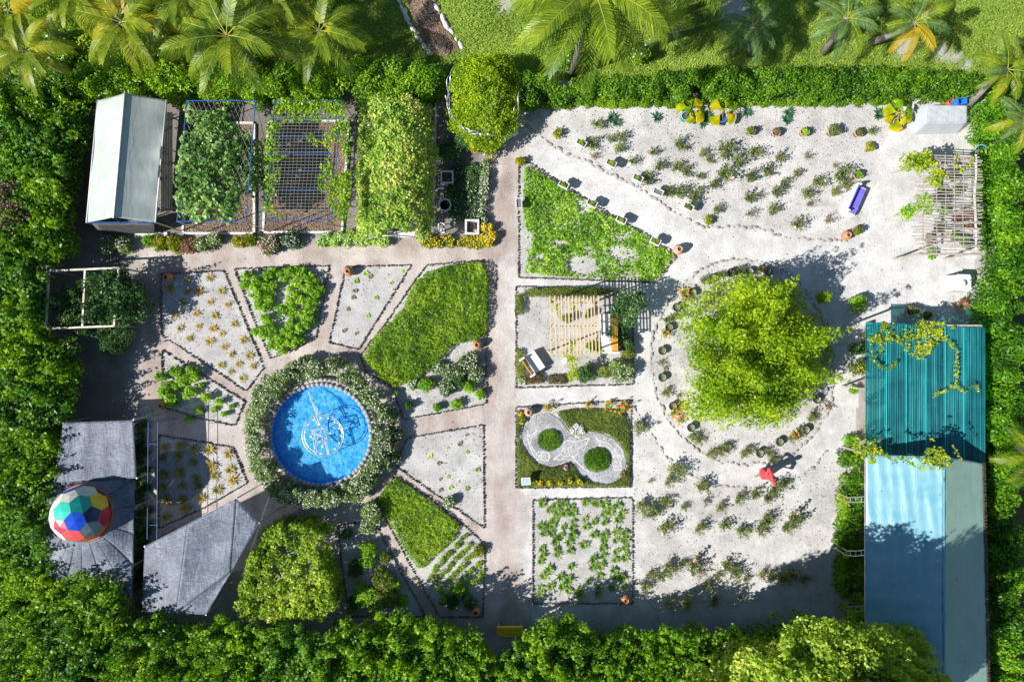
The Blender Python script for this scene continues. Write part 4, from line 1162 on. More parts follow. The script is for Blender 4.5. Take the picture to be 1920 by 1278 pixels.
def pool_floor_mat():
    m, nt, out = new_mat('pool_paint_caustics'); N = nt.nodes.new; Lk = nt.links.new
    geo = N('ShaderNodeNewGeometry')
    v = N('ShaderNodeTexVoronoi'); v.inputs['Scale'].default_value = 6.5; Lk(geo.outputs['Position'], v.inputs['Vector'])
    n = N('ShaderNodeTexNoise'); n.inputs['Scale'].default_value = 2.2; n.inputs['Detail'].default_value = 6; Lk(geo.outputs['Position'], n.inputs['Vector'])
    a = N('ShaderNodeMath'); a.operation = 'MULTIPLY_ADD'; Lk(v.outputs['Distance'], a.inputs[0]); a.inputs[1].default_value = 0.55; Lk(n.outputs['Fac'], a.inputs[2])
    r = ramp(nt, [(0.02, 0.36, 0.78), (0.05, 0.49, 0.86), (0.24, 0.68, 0.93)], [0.45, 0.7, 1.0]); Lk(a.outputs[0], r.inputs[0])  # lighter net on the blue paint stands in for rippling water light
    p = N('ShaderNodeBsdfPrincipled'); p.inputs['Roughness'].default_value = 0.5; Lk(r.outputs[0], p.inputs['Base Color']); Lk(p.outputs[0], out.inputs[0])
    return m
t = thing('round_pool', 'round bright blue painted pool with pale stone rim', 'pool', (POOL[0], POOL[1], 0))
PR = 2.36
mb = MB(); mb.lathe([(PR, 0.012), (0.001, 0.012)][::-1], n=64)
M['pool_paint_caustics'] = pool_floor_mat()
mb2 = MB(); mb2.lathe([(PR + 0.02, 0.03), (0.001, 0.03)], n=96); mb2.build('pool_floor', M['pool_paint_caustics'], t)
mb2 = MB(); mb2.lathe([(PR + 0.1, 0.02), (PR + 0.1, 0.44), (PR, 0.44), (PR, 0.02)], n=96, cap=False); mb2.build('pool_wall', plain('pool_wall_paint', (0.03, 0.22, 0.62), 0.5, 0.05), t, True)
mb2 = MB(); mb2.lathe([(PR - 0.004, 0.36), (0.001, 0.36)], n=96); mb2.build('pool_water', water_mat(), t)
rs = RS(121)
rim_var = []
for q in range(5):
    V, F = stone_shape(rs, 7); V[:, 2] = np.clip(V[:, 2], -0.1, 0.7)
    rim_var.append(np_mesh('rim_stone', V * np.array([0.135, 0.12, 0.14]), F, M['stone']))
for row, (rr, n) in enumerate(((2.47, 66), (2.66, 70))):
    for k in range(n):
        a = 2 * math.pi * (k + 0.4 * row) / n + rs.randn() * 0.008
        o = obj('rim_stone', rim_var[rs.randint(5)], t, (math.cos(a) * rr, math.sin(a) * rr, 0.40 - 0.12 * row), a + math.pi / 2 + rs.randn() * 0.15)
mb2 = MB(); mb2.lathe([(2.78, 0.0), (2.74, 0.36), (PR + 0.1, 0.40), (PR + 0.1, 0.05)], n=80, cap=False); mb2.build('rim_wall', M['planter'], t, True)

ft = thing('fountain', 'white pipe ring fountain with nozzles and inner truss standing in the blue pool', 'fountain', (*W(605, 816, 1.0), 0.03))
fz = 0.95
mb = MB(); mb.torus(0.99, 0.020, (0, 0, fz), 48); mb.build('ring_pipe', M['steel'], ft, True)
mb = MB(); mb.torus(0.90, 0.014, (0, 0, fz - 0.06), 48); mb.build('ring_pipe', M['steel'], ft, True)
for k in range(15):
    a = k * 0.4189
    mb = MB(); x, y = math.cos(a) * 0.86, math.sin(a) * 0.86
    mb.lathe([(0.036, 0), (0.046, 0.03), (0.026, 0.035), (0.02, 0.012), (0.012, 0.012)], (x, y, fz), 10); mb.build('nozzle', M['white_paint'], ft, True)
for k in range(4):
    a = 0.5 + k * 1.571
    mb = MB(); mb.tube([(math.cos(a) * 0.99, math.sin(a) * 0.99, fz), (math.cos(a) * 0.99, math.sin(a) * 0.99, 0)], 0.02, 6); mb.build('leg', M['steel'], ft)
for (x0, y0, x1, y1) in ((-0.45, 0.95, -0.18, 0.35), (-0.34, 0.98, -0.08, 0.38), (-0.52, 0.28, -0.36, -0.92), (-0.42, 0.30, -0.27, -0.95), (0.05, -0.15, 0.26, -0.94), (0.12, -0.12, 0.34, -0.92)):
    mb = MB(); mb.tube([(x0, y0, fz), (x1, y1, fz)], 0.020, 6); mb.build('rail', M['steel'], ft)
for (x0, y0, x1, y1) in ((-0.48, 0.30, 0.10, 0.42), (0.10, 0.42, 0.30, -0.12), (0.30, -0.12, -0.26, -0.30), (-0.48, 0.30, 0.30, -0.12), (-0.26, -0.30, 0.10, 0.42), (-0.36, 0.10, 0.0, 0.0), (0.0, 0.0, 0.2, -0.3), (-0.2, -0.4, 0.1, -0.15)):
    mb = MB(); mb.tube([(x0, y0, fz + 0.28), (x1, y1, fz + 0.28)], 0.022, 6); mb.build('truss_bar', M['steel'], ft)
    mb = MB(); mb.tube([(x0, y0, fz + 0.28), (x0, y0, 0.3)], 0.014, 5); mb.build('upright', M['steel'], ft)
for (x, y) in ((0.40, 0.13), (-0.55, -0.05), (0.0, -0.52), (-0.15, 0.55)):
    mb = MB(); mb.lathe([(0.05, 0), (0.06, 0.03), (0.03, 0.035), (0.02, 0.01)], (x, y, fz + 0.05), 10); mb.tube([(x, y, fz + 0.02), (x * 0.3, y * 0.3, fz - 0.1)], 0.01, 5); mb.build('nozzle', M['white_paint'], ft, True)
# water spray: droplets along an arc and round the truss
P = []
a0 = np.array(W3(577, 731, 0.45)); a1 = np.array(W3(600, 782, 1.0))
for i in range(1500):
    q = rs.rand() ** 0.7; sp = 0.012 + 0.06 * q ** 2
    P.append(a0 + (a1 - a0) * q + np.array([0, 0, 0.5 * q * (1 - q)]) + rs.randn(3) * sp)
P = np.array(P)
c_ = np.array([W(600, 800, 0.6)[0], W(600, 800, 0.6)[1], 0.5])
P2 = c_ + rs.randn(500, 3) * np.array([0.35, 0.35, 0.15]); P = np.vstack([P, P2])
V, F = leaf_quads(P, rs.randn(len(P), 3), np.full(len(P), 0.022), 0.8, rs=rs)
m, nt, out = new_mat('spray'); p = nt.nodes.new('ShaderNodeBsdfPrincipled'); p.inputs['Base Color'].default_value = (0.85, 0.9, 0.95, 1); p.inputs['Roughness'].default_value = 0.2
nt.links.new(p.outputs[0], out.inputs[0])
tag(obj('water_spray', np_mesh('water_spray', V, F, m)), 'thin white jet of water and droplets over the pool fountain', 'water', kind='stuff')

# ------------------------------------------------------------------ cloth
def cloth_mat(name, cols, rough=0.4, wr=4.0, bump=0.35, trans=0.0, weave=0, stains=0.25, dist=0.05, seethru=0, spec=0.5):
    m, nt, out = new_mat(name); N = nt.nodes.new; Lk = nt.links.new
    geo = N('ShaderNodeTexCoord')
    n1 = N('ShaderNodeTexNoise'); n1.inputs['Scale'].default_value = 0.9; n1.inputs['Detail'].default_value = 8; n1.inputs['Roughness'].default_value = 0.65; Lk(geo.outputs['Object'], n1.inputs['Vector'])
    r = ramp(nt, cols, [0.36, 0.52, 0.68]); Lk(n1.outputs['Fac'], r.inputs[0])
    mp = N('ShaderNodeMapping'); mp.inputs['Scale'].default_value = (wr, wr * 0.25, wr); Lk(geo.outputs['Object'], mp.inputs['Vector'])
    n2 = N('ShaderNodeTexNoise'); n2.inputs['Scale'].default_value = 1.0; n2.inputs['Detail'].default_value = 4; n2.inputs['Distortion'].default_value = 1.2; Lk(mp.outputs[0], n2.inputs['Vector'])
    b = N('ShaderNodeBump'); b.inputs['Strength'].default_value = bump; b.inputs['Distance'].default_value = dist; Lk(n2.outputs['Fac'], b.inputs['Height'])
    col = r.outputs[0]; nrm = b.outputs[0]
    if weave:
        mp2 = N('ShaderNodeMapping'); mp2.inputs['Scale'].default_value = (5, weave, 5); Lk(geo.outputs['Object'], mp2.inputs['Vector'])
        n3 = N('ShaderNodeTexNoise'); n3.inputs['Scale'].default_value = 1; n3.inputs['Detail'].default_value = 3; Lk(mp2.outputs[0], n3.inputs['Vector'])
        r3 = ramp(nt, [(0.45,) * 3, (1,) * 3, (1.8,) * 3], [0.38, 0.5, 0.64]); Lk(n3.outputs['Fac'], r3.inputs[0])
        x = N('ShaderNodeMix'); x.data_type = 'RGBA'; x.blend_type = 'MULTIPLY'; x.inputs[0].default_value = 0.75; Lk(col, x.inputs[6]); Lk(r3.outputs[0], x.inputs[7]); col = x.outputs[2]
    p = N('ShaderNodeBsdfPrincipled'); p.inputs['Roughness'].default_value = rough; p.inputs['Specular IOR Level'].default_value = spec; Lk(col, p.inputs['Base Color']); Lk(nrm, p.inputs['Normal'])
    last = p.outputs[0]
    if trans:
        tr = N('ShaderNodeBsdfTranslucent'); Lk(col, tr.inputs[0]); ms = N('ShaderNodeMixShader'); ms.inputs[0].default_value = trans
        Lk(last, ms.inputs[1]); Lk(tr.outputs[0], ms.inputs[2]); last = ms.outputs[0]
    if seethru:
        tp_ = N('ShaderNodeBsdfTransparent'); ms = N('ShaderNodeMixShader'); ms.inputs[0].default_value = seethru
        Lk(last, ms.inputs[1]); Lk(tp_.outputs[0], ms.inputs[2]); last = ms.outputs[0]
    Lk(last, out.inputs[0])
    return m
M['tent'] = cloth_mat('tent_canvas', [(0.42, 0.47, 0.43), (0.49, 0.54, 0.49), (0.53, 0.58, 0.53)], 0.42, 3, 0.25, 0.06)
M['tarp_pale'] = cloth_mat('pale_blue_tarp', [(0.12, 0.32, 0.41), (0.16, 0.36, 0.44), (0.19, 0.39, 0.46)], 0.38, 1.6, 0.4, 0.0, dist=0.05, spec=1.0)
M['tarp_green'] = cloth_mat('grey_green_tarp', [(0.24, 0.38, 0.30), (0.27, 0.41, 0.33), (0.30, 0.44, 0.36)], 0.5, 1.6, 0.3)
M['shade_net'] = cloth_mat('silver_shade_net', [(0.10, 0.12, 0.16), (0.155, 0.18, 0.23), (0.23, 0.26, 0.31)], 0.6, 5, 0.7, 0.0, weave=45, seethru=0.22)
M['gable'] = plain('gable_board', (0.10, 0.10, 0.10), 0.8, 0.2, 4)

def sheet(name, corners, nu, nv, mat, parent, dz=None, thick=0.012, smooth=True):
    """bilinear cloth between 4 corners (a b c d in order), dz(u, v) lifts it"""
    a, b, c, d = [np.array(q, float) for q in corners]
    V = []; F = []
    for side in (0, 1):
        for i in range(nu + 1):
            for j in range(nv + 1):
                u, v = i / nu, j / nv
                p = a * (1 - u) * (1 - v) + b * u * (1 - v) + c * u * v + d * (1 - u) * v
                p = p + np.array([0, 0, (dz(u, v) if dz else 0) - side * thick])
                V.append(p)
    n = (nu + 1) * (nv + 1)
    for i in range(nu):
        for j in range(nv):
            q = i * (nv + 1) + j
            F.append((q, q + nv + 1, q + nv + 2, q + 1)); F.append((n + q, n + q + 1, n + q + nv + 2, n + q + nv + 1))
    for j in range(nv):
        for q, r_ in ((0, 1), (nu * (nv + 1), -1)):
            e = (q + j, q + j + 1, n + q + j + 1, n + q + j)
            F.append(e if r_ == 1 else e[::-1])
    for i in range(nu):
        for q, r_ in ((0, -1), (nv, 1)):
            e = (i * (nv + 1) + q, (i + 1) * (nv + 1) + q, n + (i + 1) * (nv + 1) + q, n + i * (nv + 1) + q)
            F.append(e if r_ == 1 else e[::-1])
    return obj(name, np_mesh(name, np.array(V), F, mat, smooth), parent)

# tent at the upper left
t = thing('tent', 'long grey green canvas ridge tent at the upper left of the garden', 'tent')
eL0, eR0 = W3(183, 188, 2.5), W3(312, 188, 2.5); eL1, eR1 = W3(162, 417, 2.5), W3(291, 417, 2.5)
r0, r1 = W3(235, 174, 3.3), W3(213, 407, 3.3)
fr = RS(5)
def sag(u, v):   # folds near the right eave
    return 0.09 * math.sin(v * 9 + 3 * u) * (u ** 3) + 0.02 * math.sin(v * 34) * u ** 2 - 0.07 * math.sin(math.pi * u) + 0.03 * abs(math.sin(v * 21 + 2 * u)) * u ** 2 - 0.035 * u ** 4 * (1 + math.sin(v * 14))
sheet('canvas_slope', (r0, eR0, eR1, r1), 20, 50, M['tent'], t, sag)
sheet('canvas_slope', (r0, eL0, eL1, r1), 20, 50, M['tent'], t, lambda u, v: -0.05 * math.sin(math.pi * u) + 0.03 * math.sin(v * 11) * u ** 3)
mb = MB(); mb.tube([r0 + Vector((0, 0.05, 0.02)), r1 + Vector((0, -0.05, 0.02))], 0.035, 8); mb.build('ridge_pole', M['white_paint'], t, True)
for a, b in ((eL0, eL1), (eR0, eR1)):
    mb = MB(); mb.tube([a, b], 0.03, 6); mb.build('eave_pole', M['white_paint'], t, True)
for a in (eL0, eR0, eL1, eR1):
    mb = MB(); mb.tube([a, (a[0], a[1], 0)], 0.035, 6); mb.build('post', M['steel'], t)
for e0, e1, rr in ((eL0, eR0, r0), (eL1, eR1, r1)):
    mb = MB(); mb.tube([e0, e1], 0.025, 6); mb.tube([rr, ((e0[0] + e1[0]) / 2, (e0[1] + e1[1]) / 2, 2.5)], 0.02, 6); mb.build('gable_bar', M['blue_pipe'], t)
sheet('front_skirt', (W3(172, 419, 2.4), W3(289, 419, 2.4), W3(289, 438, 0.1), W3(190, 438, 0.1)), 12, 6, M['gable'], t, lambda u, v: 0)
mb = MB(); mb.box((*W(285, 441), 0.06), (1.6, 0.28, 0.12)); mb.build('door_sill', M['white_stone'], t)

# pipe frame shade house shadow neighbour: thin side bench against the tent
t = thing('potting_bench', 'long dark slatted bench in the shadow right of the tent', 'bench', (*W(325, 310), 0))
for k in range(7):
    mb = MB(); mb.box((-0.24 + 0.08 * k, 0, 0.62), (0.055, 4.8, 0.03)); mb.build('slat', M['driftwood'], t)
for sx in (-0.24, 0.24):
    for yy in (-2.2, 0, 2.2):
        mb = MB(); mb.box((sx, yy, 0.3), (0.05, 0.05, 0.6)); mb.build('leg', M['driftwood'], t)
t = thing('foil_table', 'small table covered with crumpled shiny foil in the shade left of the tent', 'table', (*W(124, 285, 0.8), 0))
sheet('foil', [(-0.42, -0.7, 0.8), (0.42, -0.7, 0.8), (0.42, 0.7, 0.8), (-0.42, 0.7, 0.8)], 14, 20, plain('foil', (0.72, 0.76, 0.85), 0.22, 0.05, 6, 0.6, 0.9), t, lambda u, v: 0.05 * math.sin(u * 23 + v * 9) * math.sin(v * 17), smooth=False)
for sx in (-0.36, 0.36):
    for sy in (-0.6, 0.6):
        mb = MB(); mb.box((sx, sy, 0.37), (0.06, 0.06, 0.74)); mb.build('leg', M['blue_pipe'], t)

# ------------------------------------------------------------------ trellises with blue pipe frames
def bar(mb, a, b, r=0.022, n=6): mb.tube([a, b], r, n); return mb
def trellis(px0, py0, px1, py1, h, skew, label, mesh_box=None, rungs=(), diag=True, name='trellis'):
    t = thing(name, label, 'trellis')
    c = [W3(px0, py0, h), W3(px1, py0, h), W3(px1 + skew, py1, h), W3(px0 + skew, py1, h)]
    for a, b in zip(c, c[1:] + c[:1]):
        bar(MB(), a, b, 0.024).build('top_bar', M['blue_pipe'], t)
    for q in c:
        bar(MB(), q, (q[0], q[1], 0), 0.028).build('post', M['steel'], t)
    for f in rungs:
        bar(MB(), c[0].lerp(c[3], f), c[1].lerp(c[2], f), 0.018).build('cross_bar', M['blue_pipe'], t)
    if diag:
        mb = MB()
        for a, b in ((c[3], c[2]), (c[1], c[2])):
            for k in range(3):
                p = a.lerp(b, k / 3); q = a.lerp(b, (k + 1) / 3)
                p2 = p.copy(); q2 = q.copy()
                if k % 2: p2.z = h * 0.35
                else: q2.z = h * 0.35
                bar(mb, p2, q2, 0.012, 5)
        mb.build('brace', M['blue_pipe'], t)
    return t, c
t, c = trellis(350, 189, 479, 415, 3.0, -18, 'blue pipe trellis overgrown by a big gourd vine')
# diamond net on the first trellis
mb = MB()
for k in range(-12, 26):
    for sg in (1, -1):
        x0 = k / 14; 
        pts = []
        for v in np.linspace(0, 1, 12):
            u = x0 + sg * v * 0.9 + (0 if sg == 1 else 0.4)
            if 0 <= u <= 1: pts.append(c[0].lerp(c[1], u).lerp(c[3].lerp(c[2], u), v) + Vector((0, 0, -0.06 - 0.12 * math.sin(math.pi * u))))
        if len(pts) > 1: mb.tube(pts, 0.0045, 3, False)
mb.build('net', M['wire'], t, kind='stuff')
t2, c = trellis(515, 189, 640, 412, 3.0, -18, 'blue pipe trellis topped with square wire mesh and yellowing creepers', rungs=(0.15, 0.30, 0.44, 0.59, 0.75))
mb = MB()
for k in range(1, 17):
    u = k / 17; mb.tube([c[0].lerp(c[1], u).lerp(c[3].lerp(c[2], u), v) + Vector((0, 0, 0.03 - 0.05 * math.sin(v * 14))) for v in np.linspace(0.1, 0.97, 9)], 0.0085, 4, False)
for k in range(1, 34):
    v = 0.08 + k / 37; mb.tube([c[0].lerp(c[1], u).lerp(c[3].lerp(c[2], u), v) + Vector((0, 0, 0.045 + 0.02 * math.sin(u * 9 + k))) for u in np.linspace(0.05, 0.95, 7)], 0.0085, 4, False)
mb.build('wire_mesh', M['wire'], t2, kind='stuff')
for j, (poly, lab) in enumerate(((MULCH[0], 'brown mulched bed with pale curb under the gourd vine trellis'), (MULCH[1], 'brown mulched bed with pale curb under the wire mesh trellis'))):
    b = thing('mulched_bed', lab, 'garden bed')
    mb = MB(); mb.prism(WP(poly), 0.0, 0.09); mb.build('mulch', M['mulch_base'], b)
    chips('wood_chips', poly, 9000, 0.075, M['mulch'], 33 + j, b, 0.1)
    w = WP(poly)
    for q, ((x0, y0), (x1, y1)) in enumerate(zip(w, w[1:] + w[:1])):
        an = math.atan2(y1 - y0, x1 - x0); Lc = math.hypot(x1 - x0, y1 - y0)
        mb = MB(); mb.box((0, 0, 0.07), (Lc - 0.09, 0.11, 0.14 + 0.004 * q))
        mb.build('curb', M['white_stone'] if q in (0, 2) else M['planter'], b, loc=((x0 + x1) / 2, (y0 + y1) / 2, 0), rz=an)
# gourd vine on trellis 1
rs = RS(131)
vine = thing('gourd_vine', 'big dense green vine with large leaves lying over the blue trellis', 'vine')
poly = WP([(345, 205), (370, 215), (420, 208), (440, 235), (470, 245), (492, 262), (495, 320), (478, 348), (440, 352), (440, 395), (418, 408), (375, 412), (335, 405), (330, 350), (333, 290), (348, 262), (380, 240)], 3.1)
hf = lambda X, Y: 3.2 + 0.35 * np.exp(-((X - W(385, 300, 3.1)[0]) / 0.9) ** 2) - 0.9 * np.clip((X - W(430, 300, 3.1)[0]) / 1.2, 0, 1)
L = poly_lumps(poly, 2.3, 0.22, 3.4, rs, hf=hf, low=False)
obj('foliage', leaves_mesh('foliage', L, M['vine_dark'], 44, 0.17, 0.85, rs, cov=1.6), vine)
mb = MB()
for k in range(5): mb.tube([(poly[0][0] + 1.2 + 0.3 * k, poly[0][1] - 1.5 - 0.5 * k, 0), (poly[0][0] + 1.4 + 0.2 * k, poly[0][1] - 1.7 - 0.4 * k, 2.8)], 0.02, 5)
mb.build('stem', M['twig'], vine)
L = poly_lumps(WP([(338, 190), (356, 195), (378, 240), (372, 262), (355, 240)], 2.9), 2.9, 0.14, 1.6, rs, low=False)
obj('foliage', leaves_mesh('foliage', L, M['vine_dark'], 40, 0.13, 0.8, rs), vine)
def creeper(label, polys, mat, h, leaf=0.10, dens=34, cover=0.9, r=0.13, seed=1, hole=0.40, name='creeper', strands=None, flowers=None, parent=None, z2=None):
    rs = RS(seed); Ls = []
    for poly in polys:
        Ls.append(poly_lumps(WP(poly, h), h, r, cover, rs, low=False, hole_t=hole, hole_s=0.9, zvar=0.02))
    if strands:
        for s_ in strands:
            q = []
            pts = [np.array(W(*p, h)) for p in s_]
            for a, b in zip(pts[:-1], pts[1:]):
                m = max(2, int(np.linalg.norm(b - a) / 0.09))
                for i in range(m):
                    p = a + (b - a) * i / m + rs.randn(2) * 0.025; q.append((p[0], p[1], h + 0.02 + 0.03 * rs.rand(), 0.05 + 0.05 * rs.rand()))
            Ls.append(np.array(q))
    L = np.vstack(Ls)
    o = obj(name, leaves_mesh(name, L, mat, dens, leaf, 0.75, rs, flowers=flowers, cov=1.0), parent)
    return o if parent else tag(o, label, 'vine')
creeper('yellow green creeper spreading over the wire mesh trellis', [[(512, 190), (640, 192), (645, 215), (600, 225), (540, 222), (510, 240)], [(500, 225), (520, 225), (520, 330), (505, 390), (495, 400), (498, 320)],
        [(640, 215), (656, 225), (650, 420), (635, 410), (615, 380), (598, 350), (598, 320), (625, 290), (605, 268), (610, 255)], [(565, 250), (590, 262), (600, 275), (575, 262)], [(515, 186), (640, 188), (645, 205), (515, 205)], [(612, 300), (640, 250), (655, 300), (648, 420), (628, 400)]], M['fern'], 3.1, 0.11, 30, 2.2, 0.14, 132, 0.28,
        strands=[[(520, 300), (545, 292)], [(500, 380), (525, 410), (540, 400)], [(580, 255), (610, 268)]])
# vine covered arch
t = thing('vine_arch', 'long arch completely covered with yellow green leaves right of the trellises', 'vine arch')
ax0, ay0 = W(666, 190, 2.0); ax1, ay1 = W(812, 440, 2.0)
cx = (W(737, 0, 2.2)[0]); hw = W(808, 0, 1.6)[0] - cx
def archh(X, Y): return 0.35 + 2.4 * np.sqrt(np.clip(1 - ((X - cx) / (hw * 1.12)) ** 2, 0.0, 1))
poly = WP([(672, 192), (740, 186), (806, 194), (812, 300), (804, 436), (785, 446), (745, 425), (722, 438), (660, 430), (656, 320)], 1.9)
rs = RS(133)
L = poly_lumps(poly, 2.2, 0.19, 4.0, rs, hf=archh, low=False, zvar=0.10)
obj('foliage', leaves_mesh('foliage', L, M['vine_yellow'], 72, 0.12, 0.75, rs, down=-0.5), t)
for k in range(6):
    y = ay0 - (ay0 - ay1) * k / 5 - 0.1
    mb = MB(); mb.tube([(cx + hw * math.cos(a), y, 0.1 + 2.3 * math.sin(a)) for a in np.linspace(0, math.pi, 12)], 0.025, 6); mb.build('hoop', M['steel'], t, True)
mb = MB(); mb.box((W(736, 440)[0], W(736, 440)[1], 0.05), (3.6, 0.3, 0.1)); mb.build('door_sill', M['white_stone'], t)

# low arbour (bottom left) covered by a bright vine
t = thing('viny_arbour', 'square arbour buried under bright green vine right of the pointed tarp', 'vine arbour')
poly = WP([(468, 1040), (492, 1000), (520, 990), (565, 992), (600, 1002), (602, 1060), (615, 1100), (622, 1140), (600, 1162), (540, 1160), (480, 1165), (440, 1155), (450, 1100)], 2.1)
rs = RS(134)
L = poly_lumps(poly, 2.2, 0.21, 2.2, rs, zvar=0.12)
obj('foliage', leaves_mesh('foliage', L, M['tree_light'], 60, 0.13, 0.6, rs), t)
for q in ((500, 1005), (598, 1008), (612, 1150), (450, 1150)):
    mb = MB(); p = W3(*q, 2.0); mb.tube([p, (p[0], p[1], 0)], 0.04, 6); mb.build('post', M['driftwood'], t)

# ------------------------------------------------------------------ small shaded yard
t = thing('square_planter', 'square grey framed planter box in the shade of the small yard', 'planter', (*W(838, 332, 0.3), 0))
for k, (x, y, a, b) in enumerate(((-0.28, 0, 0.07, 0.62), (0.28, 0, 0.07, 0.62), (0, -0.28, 0.48, 0.07), (0, 0.28, 0.48, 0.07))):
    mb = MB(); mb.box((x, y, 0.17), (a, b, 0.34)); mb.build('side', M['planter'], t)
mb = MB(); mb.box((0, 0, 0.1), (0.48, 0.48, 0.2)); mb.build('soil', M['pot_soil'], t)
t = thing('octagonal_planter', 'octagonal grey framed planter in the shade of the small yard', 'planter', (*W(834, 384, 0.3), 0))
mb = MB(); mb.lathe([(0.31, 0), (0.33, 0.34), (0.27, 0.34), (0.26, 0.2)], n=8); mb.build('rim', M['planter'], t)
mb = MB(); mb.lathe([(0.25, 0.02), (0.25, 0.2)], n=8); mb.build('soil', M['pot_soil'], t)
t = thing('ring_stand', 'white ring on a short stand at the bottom of the small yard', 'garden ornament', (*W(828, 424, 0.5), 0))
mb = MB(); mb.torus(0.15, 0.035, (0, 0, 0.55), 24, 8); mb.build('ring', M['white_paint'], t, True)
mb = MB(); mb.tube([(0, -0.15, 0.54), (0, -0.17, 0)], 0.03, 8); mb.box((0, -0.17, 0.03), (0.2, 0.2, 0.06)); mb.build('stand', M['white_paint'], t)
t = thing('well_frame', 'pale open box frame with slats in the lower corner of the small yard', 'frame', (*W(885, 425, 0.6), 0))
for (x, y, a, b) in ((-0.3, 0, 0.09, 0.72), (0.3, 0, 0.09, 0.72), (0, -0.32, 0.51, 0.09), (0, 0.32, 0.51, 0.09)):
    mb = MB(); mb.box((x, y, 0.3), (a, b, 0.6)); mb.build('side', M['planter'], t)
mb = MB(); mb.box((-0.13, 0, 0.4), (0.12, 0.54, 0.03)); mb.build('slat', M['dark_stone'], t)
mb = MB(); mb.tube([(0.02, -0.2, 0.35), (0.15, 0.05, 0.45), (0.05, 0.2, 0.4)], 0.02, 6); mb.build('handle', M['dark_stone'], t)
t = thing('pale_jar', 'round pale jar at the lower right corner of the pale box frame', 'jar', (*W(894, 434, 0.5), 0))
mb = MB(); mb.lathe([(0.08, 0), (0.17, 0.15), (0.18, 0.35), (0.1, 0.5), (0.09, 0.56)], n=16); mb.build('body', M['terra_pale'], t, True)
t = thing('garden_fence', 'thin grey rail fence between the vine arch and shaded yard', 'fence')
a, b = W3(813, 195, 0.9), W3(806, 435, 0.9)
for z in (0.9, 0.45):
    mb = MB(); mb.tube([(a.x + 0.1, a.y, z), (b.x + 0.1, b.y, z)], 0.025, 6); mb.build('rail', M['steel'], t)
for k in range(7):
    p = a.lerp(b, k / 6); mb = MB(); mb.tube([(p.x + 0.1, p.y, 0), (p.x + 0.1, p.y, 0.95)], 0.028, 6); mb.build('post', M['steel'], t)
t = thing('white_board', 'tilted white board below the round arbour at the path entrance', 'sign', (*W(952, 250, 0.6), 0), math.radians(28))
mb = MB(); mb.add([(-0.5, -0.22, 0.45), (0.5, -0.22, 0.45), (0.5, 0.22, 0.75), (-0.5, 0.22, 0.75), (-0.5, -0.22, 0.42), (0.5, -0.22, 0.42), (0.5, 0.22, 0.72), (-0.5, 0.22, 0.72)], [(0, 1, 2, 3), (7, 6, 5, 4), (0, 4, 5, 1), (1, 5, 6, 2), (2, 6, 7, 3), (3, 7, 4, 0)]); mb.build('board', M['white_paint'], t)
for x in (-0.4, 0.4):
    mb = MB(); mb.box((x, 0, 0.28), (0.05, 0.05, 0.56)); mb.build('leg', M['driftwood'], t)

# ------------------------------------------------------------------ open wooden frame at the left
t = thing('wooden_frame', 'open rectangular frame of pale rusty bars over a dark shrub at left', 'frame')
hh = 1.9
c = [W3(92, 508, hh), W3(223, 502, hh), W3(214, 611, hh), W3(86, 616, hh)]
for i, (a, b) in enumerate(zip(c, c[1:] + c[:1])):
    mb = MB(); d = (b - a); mb.box((0, 0, 0), (d.length, 0.085, 0.07)); mb.build('top_bar', M['rust'], t, loc=((a + b) / 2)[:], rz=math.atan2(d.y, d.x))
a, b = c[0].lerp(c[1], 0.52), c[3].lerp(c[2], 0.54); d = b - a
mb = MB(); mb.box((0, 0, 0.01), (d.length - 0.09, 0.085, 0.07)); mb.build('middle_bar', M['rust'], t, loc=((a + b) / 2)[:], rz=math.atan2(d.y, d.x))
for q in c:
    mb = MB(); mb.box((q.x, q.y, hh / 2 - 0.04), (0.07, 0.07, hh - 0.08)); mb.build('post', M['steel'], t)
for px in (107, 176):
    mb = MB(); a = W3(px, 575, 1.0); mb.tube([(a.x, a.y - 0.6, 1.0), (a.x, a.y + 0.7, 1.0)], 0.03, 6); mb.build('inner_bar', M['blue_pipe'], t)

# ------------------------------------------------------------------ shade nets and the dome at lower left
t = thing('shade_canopy', 'square silver grey shade net above the coloured dome', 'canopy')
q = [W3(118, 792, 2.2), W3(250, 787, 2.2), W3(256, 896, 2.2), W3(100, 905, 2.2)]
sheet('net_cloth', q, 26, 22, M['shade_net'], t, lambda u, v: -0.12 * math.sin(math.pi * u) * math.sin(math.pi * v) + 0.015 * math.sin(u * 25))
for a in q: mb = MB(); mb.tube([(a.x, a.y, 0), a], 0.03, 6); mb.build('post', M['steel'], t)
t = thing('pointed_canopy', 'large pointed silver shade net sloping beside the viny arbour', 'canopy')
A_, B_, C_, D_, E_ = W3(271, 1024, 2.2), W3(443, 934, 2.9), W3(485, 980, 2.6), W3(386, 1152, 2.0), W3(266, 1145, 2.0)
mid = W3(355, 1000 + 60, 2.75)
Mx = W3(352, 982, 2.75)
sheet('net_cloth', (A_, Mx, W3(330, 1150, 2.1), E_), 22, 22, M['shade_net'], t, lambda u, v: -0.08 * math.sin(math.pi * u) * math.sin(math.pi * v))
sheet('net_cloth', (Mx, B_, W3(432, 1072, 2.3), W3(330, 1150, 2.1)), 22, 22, M['shade_net'], t, lambda u, v: -0.10 * math.sin(math.pi * u) * math.sin(math.pi * v) + 0.02)
sheet('net_cloth', (B_, C_, W3(436, 1068, 2.3), W3(432, 1072, 2.3)), 8, 16, M['shade_net'], t, None)
sheet('net_cloth', (W3(432, 1072, 2.3), W3(436, 1068, 2.3), D_, W3(330, 1150, 2.1)), 14, 14, M['shade_net'], t, lambda u, v: -0.03 * math.sin(math.pi * u))
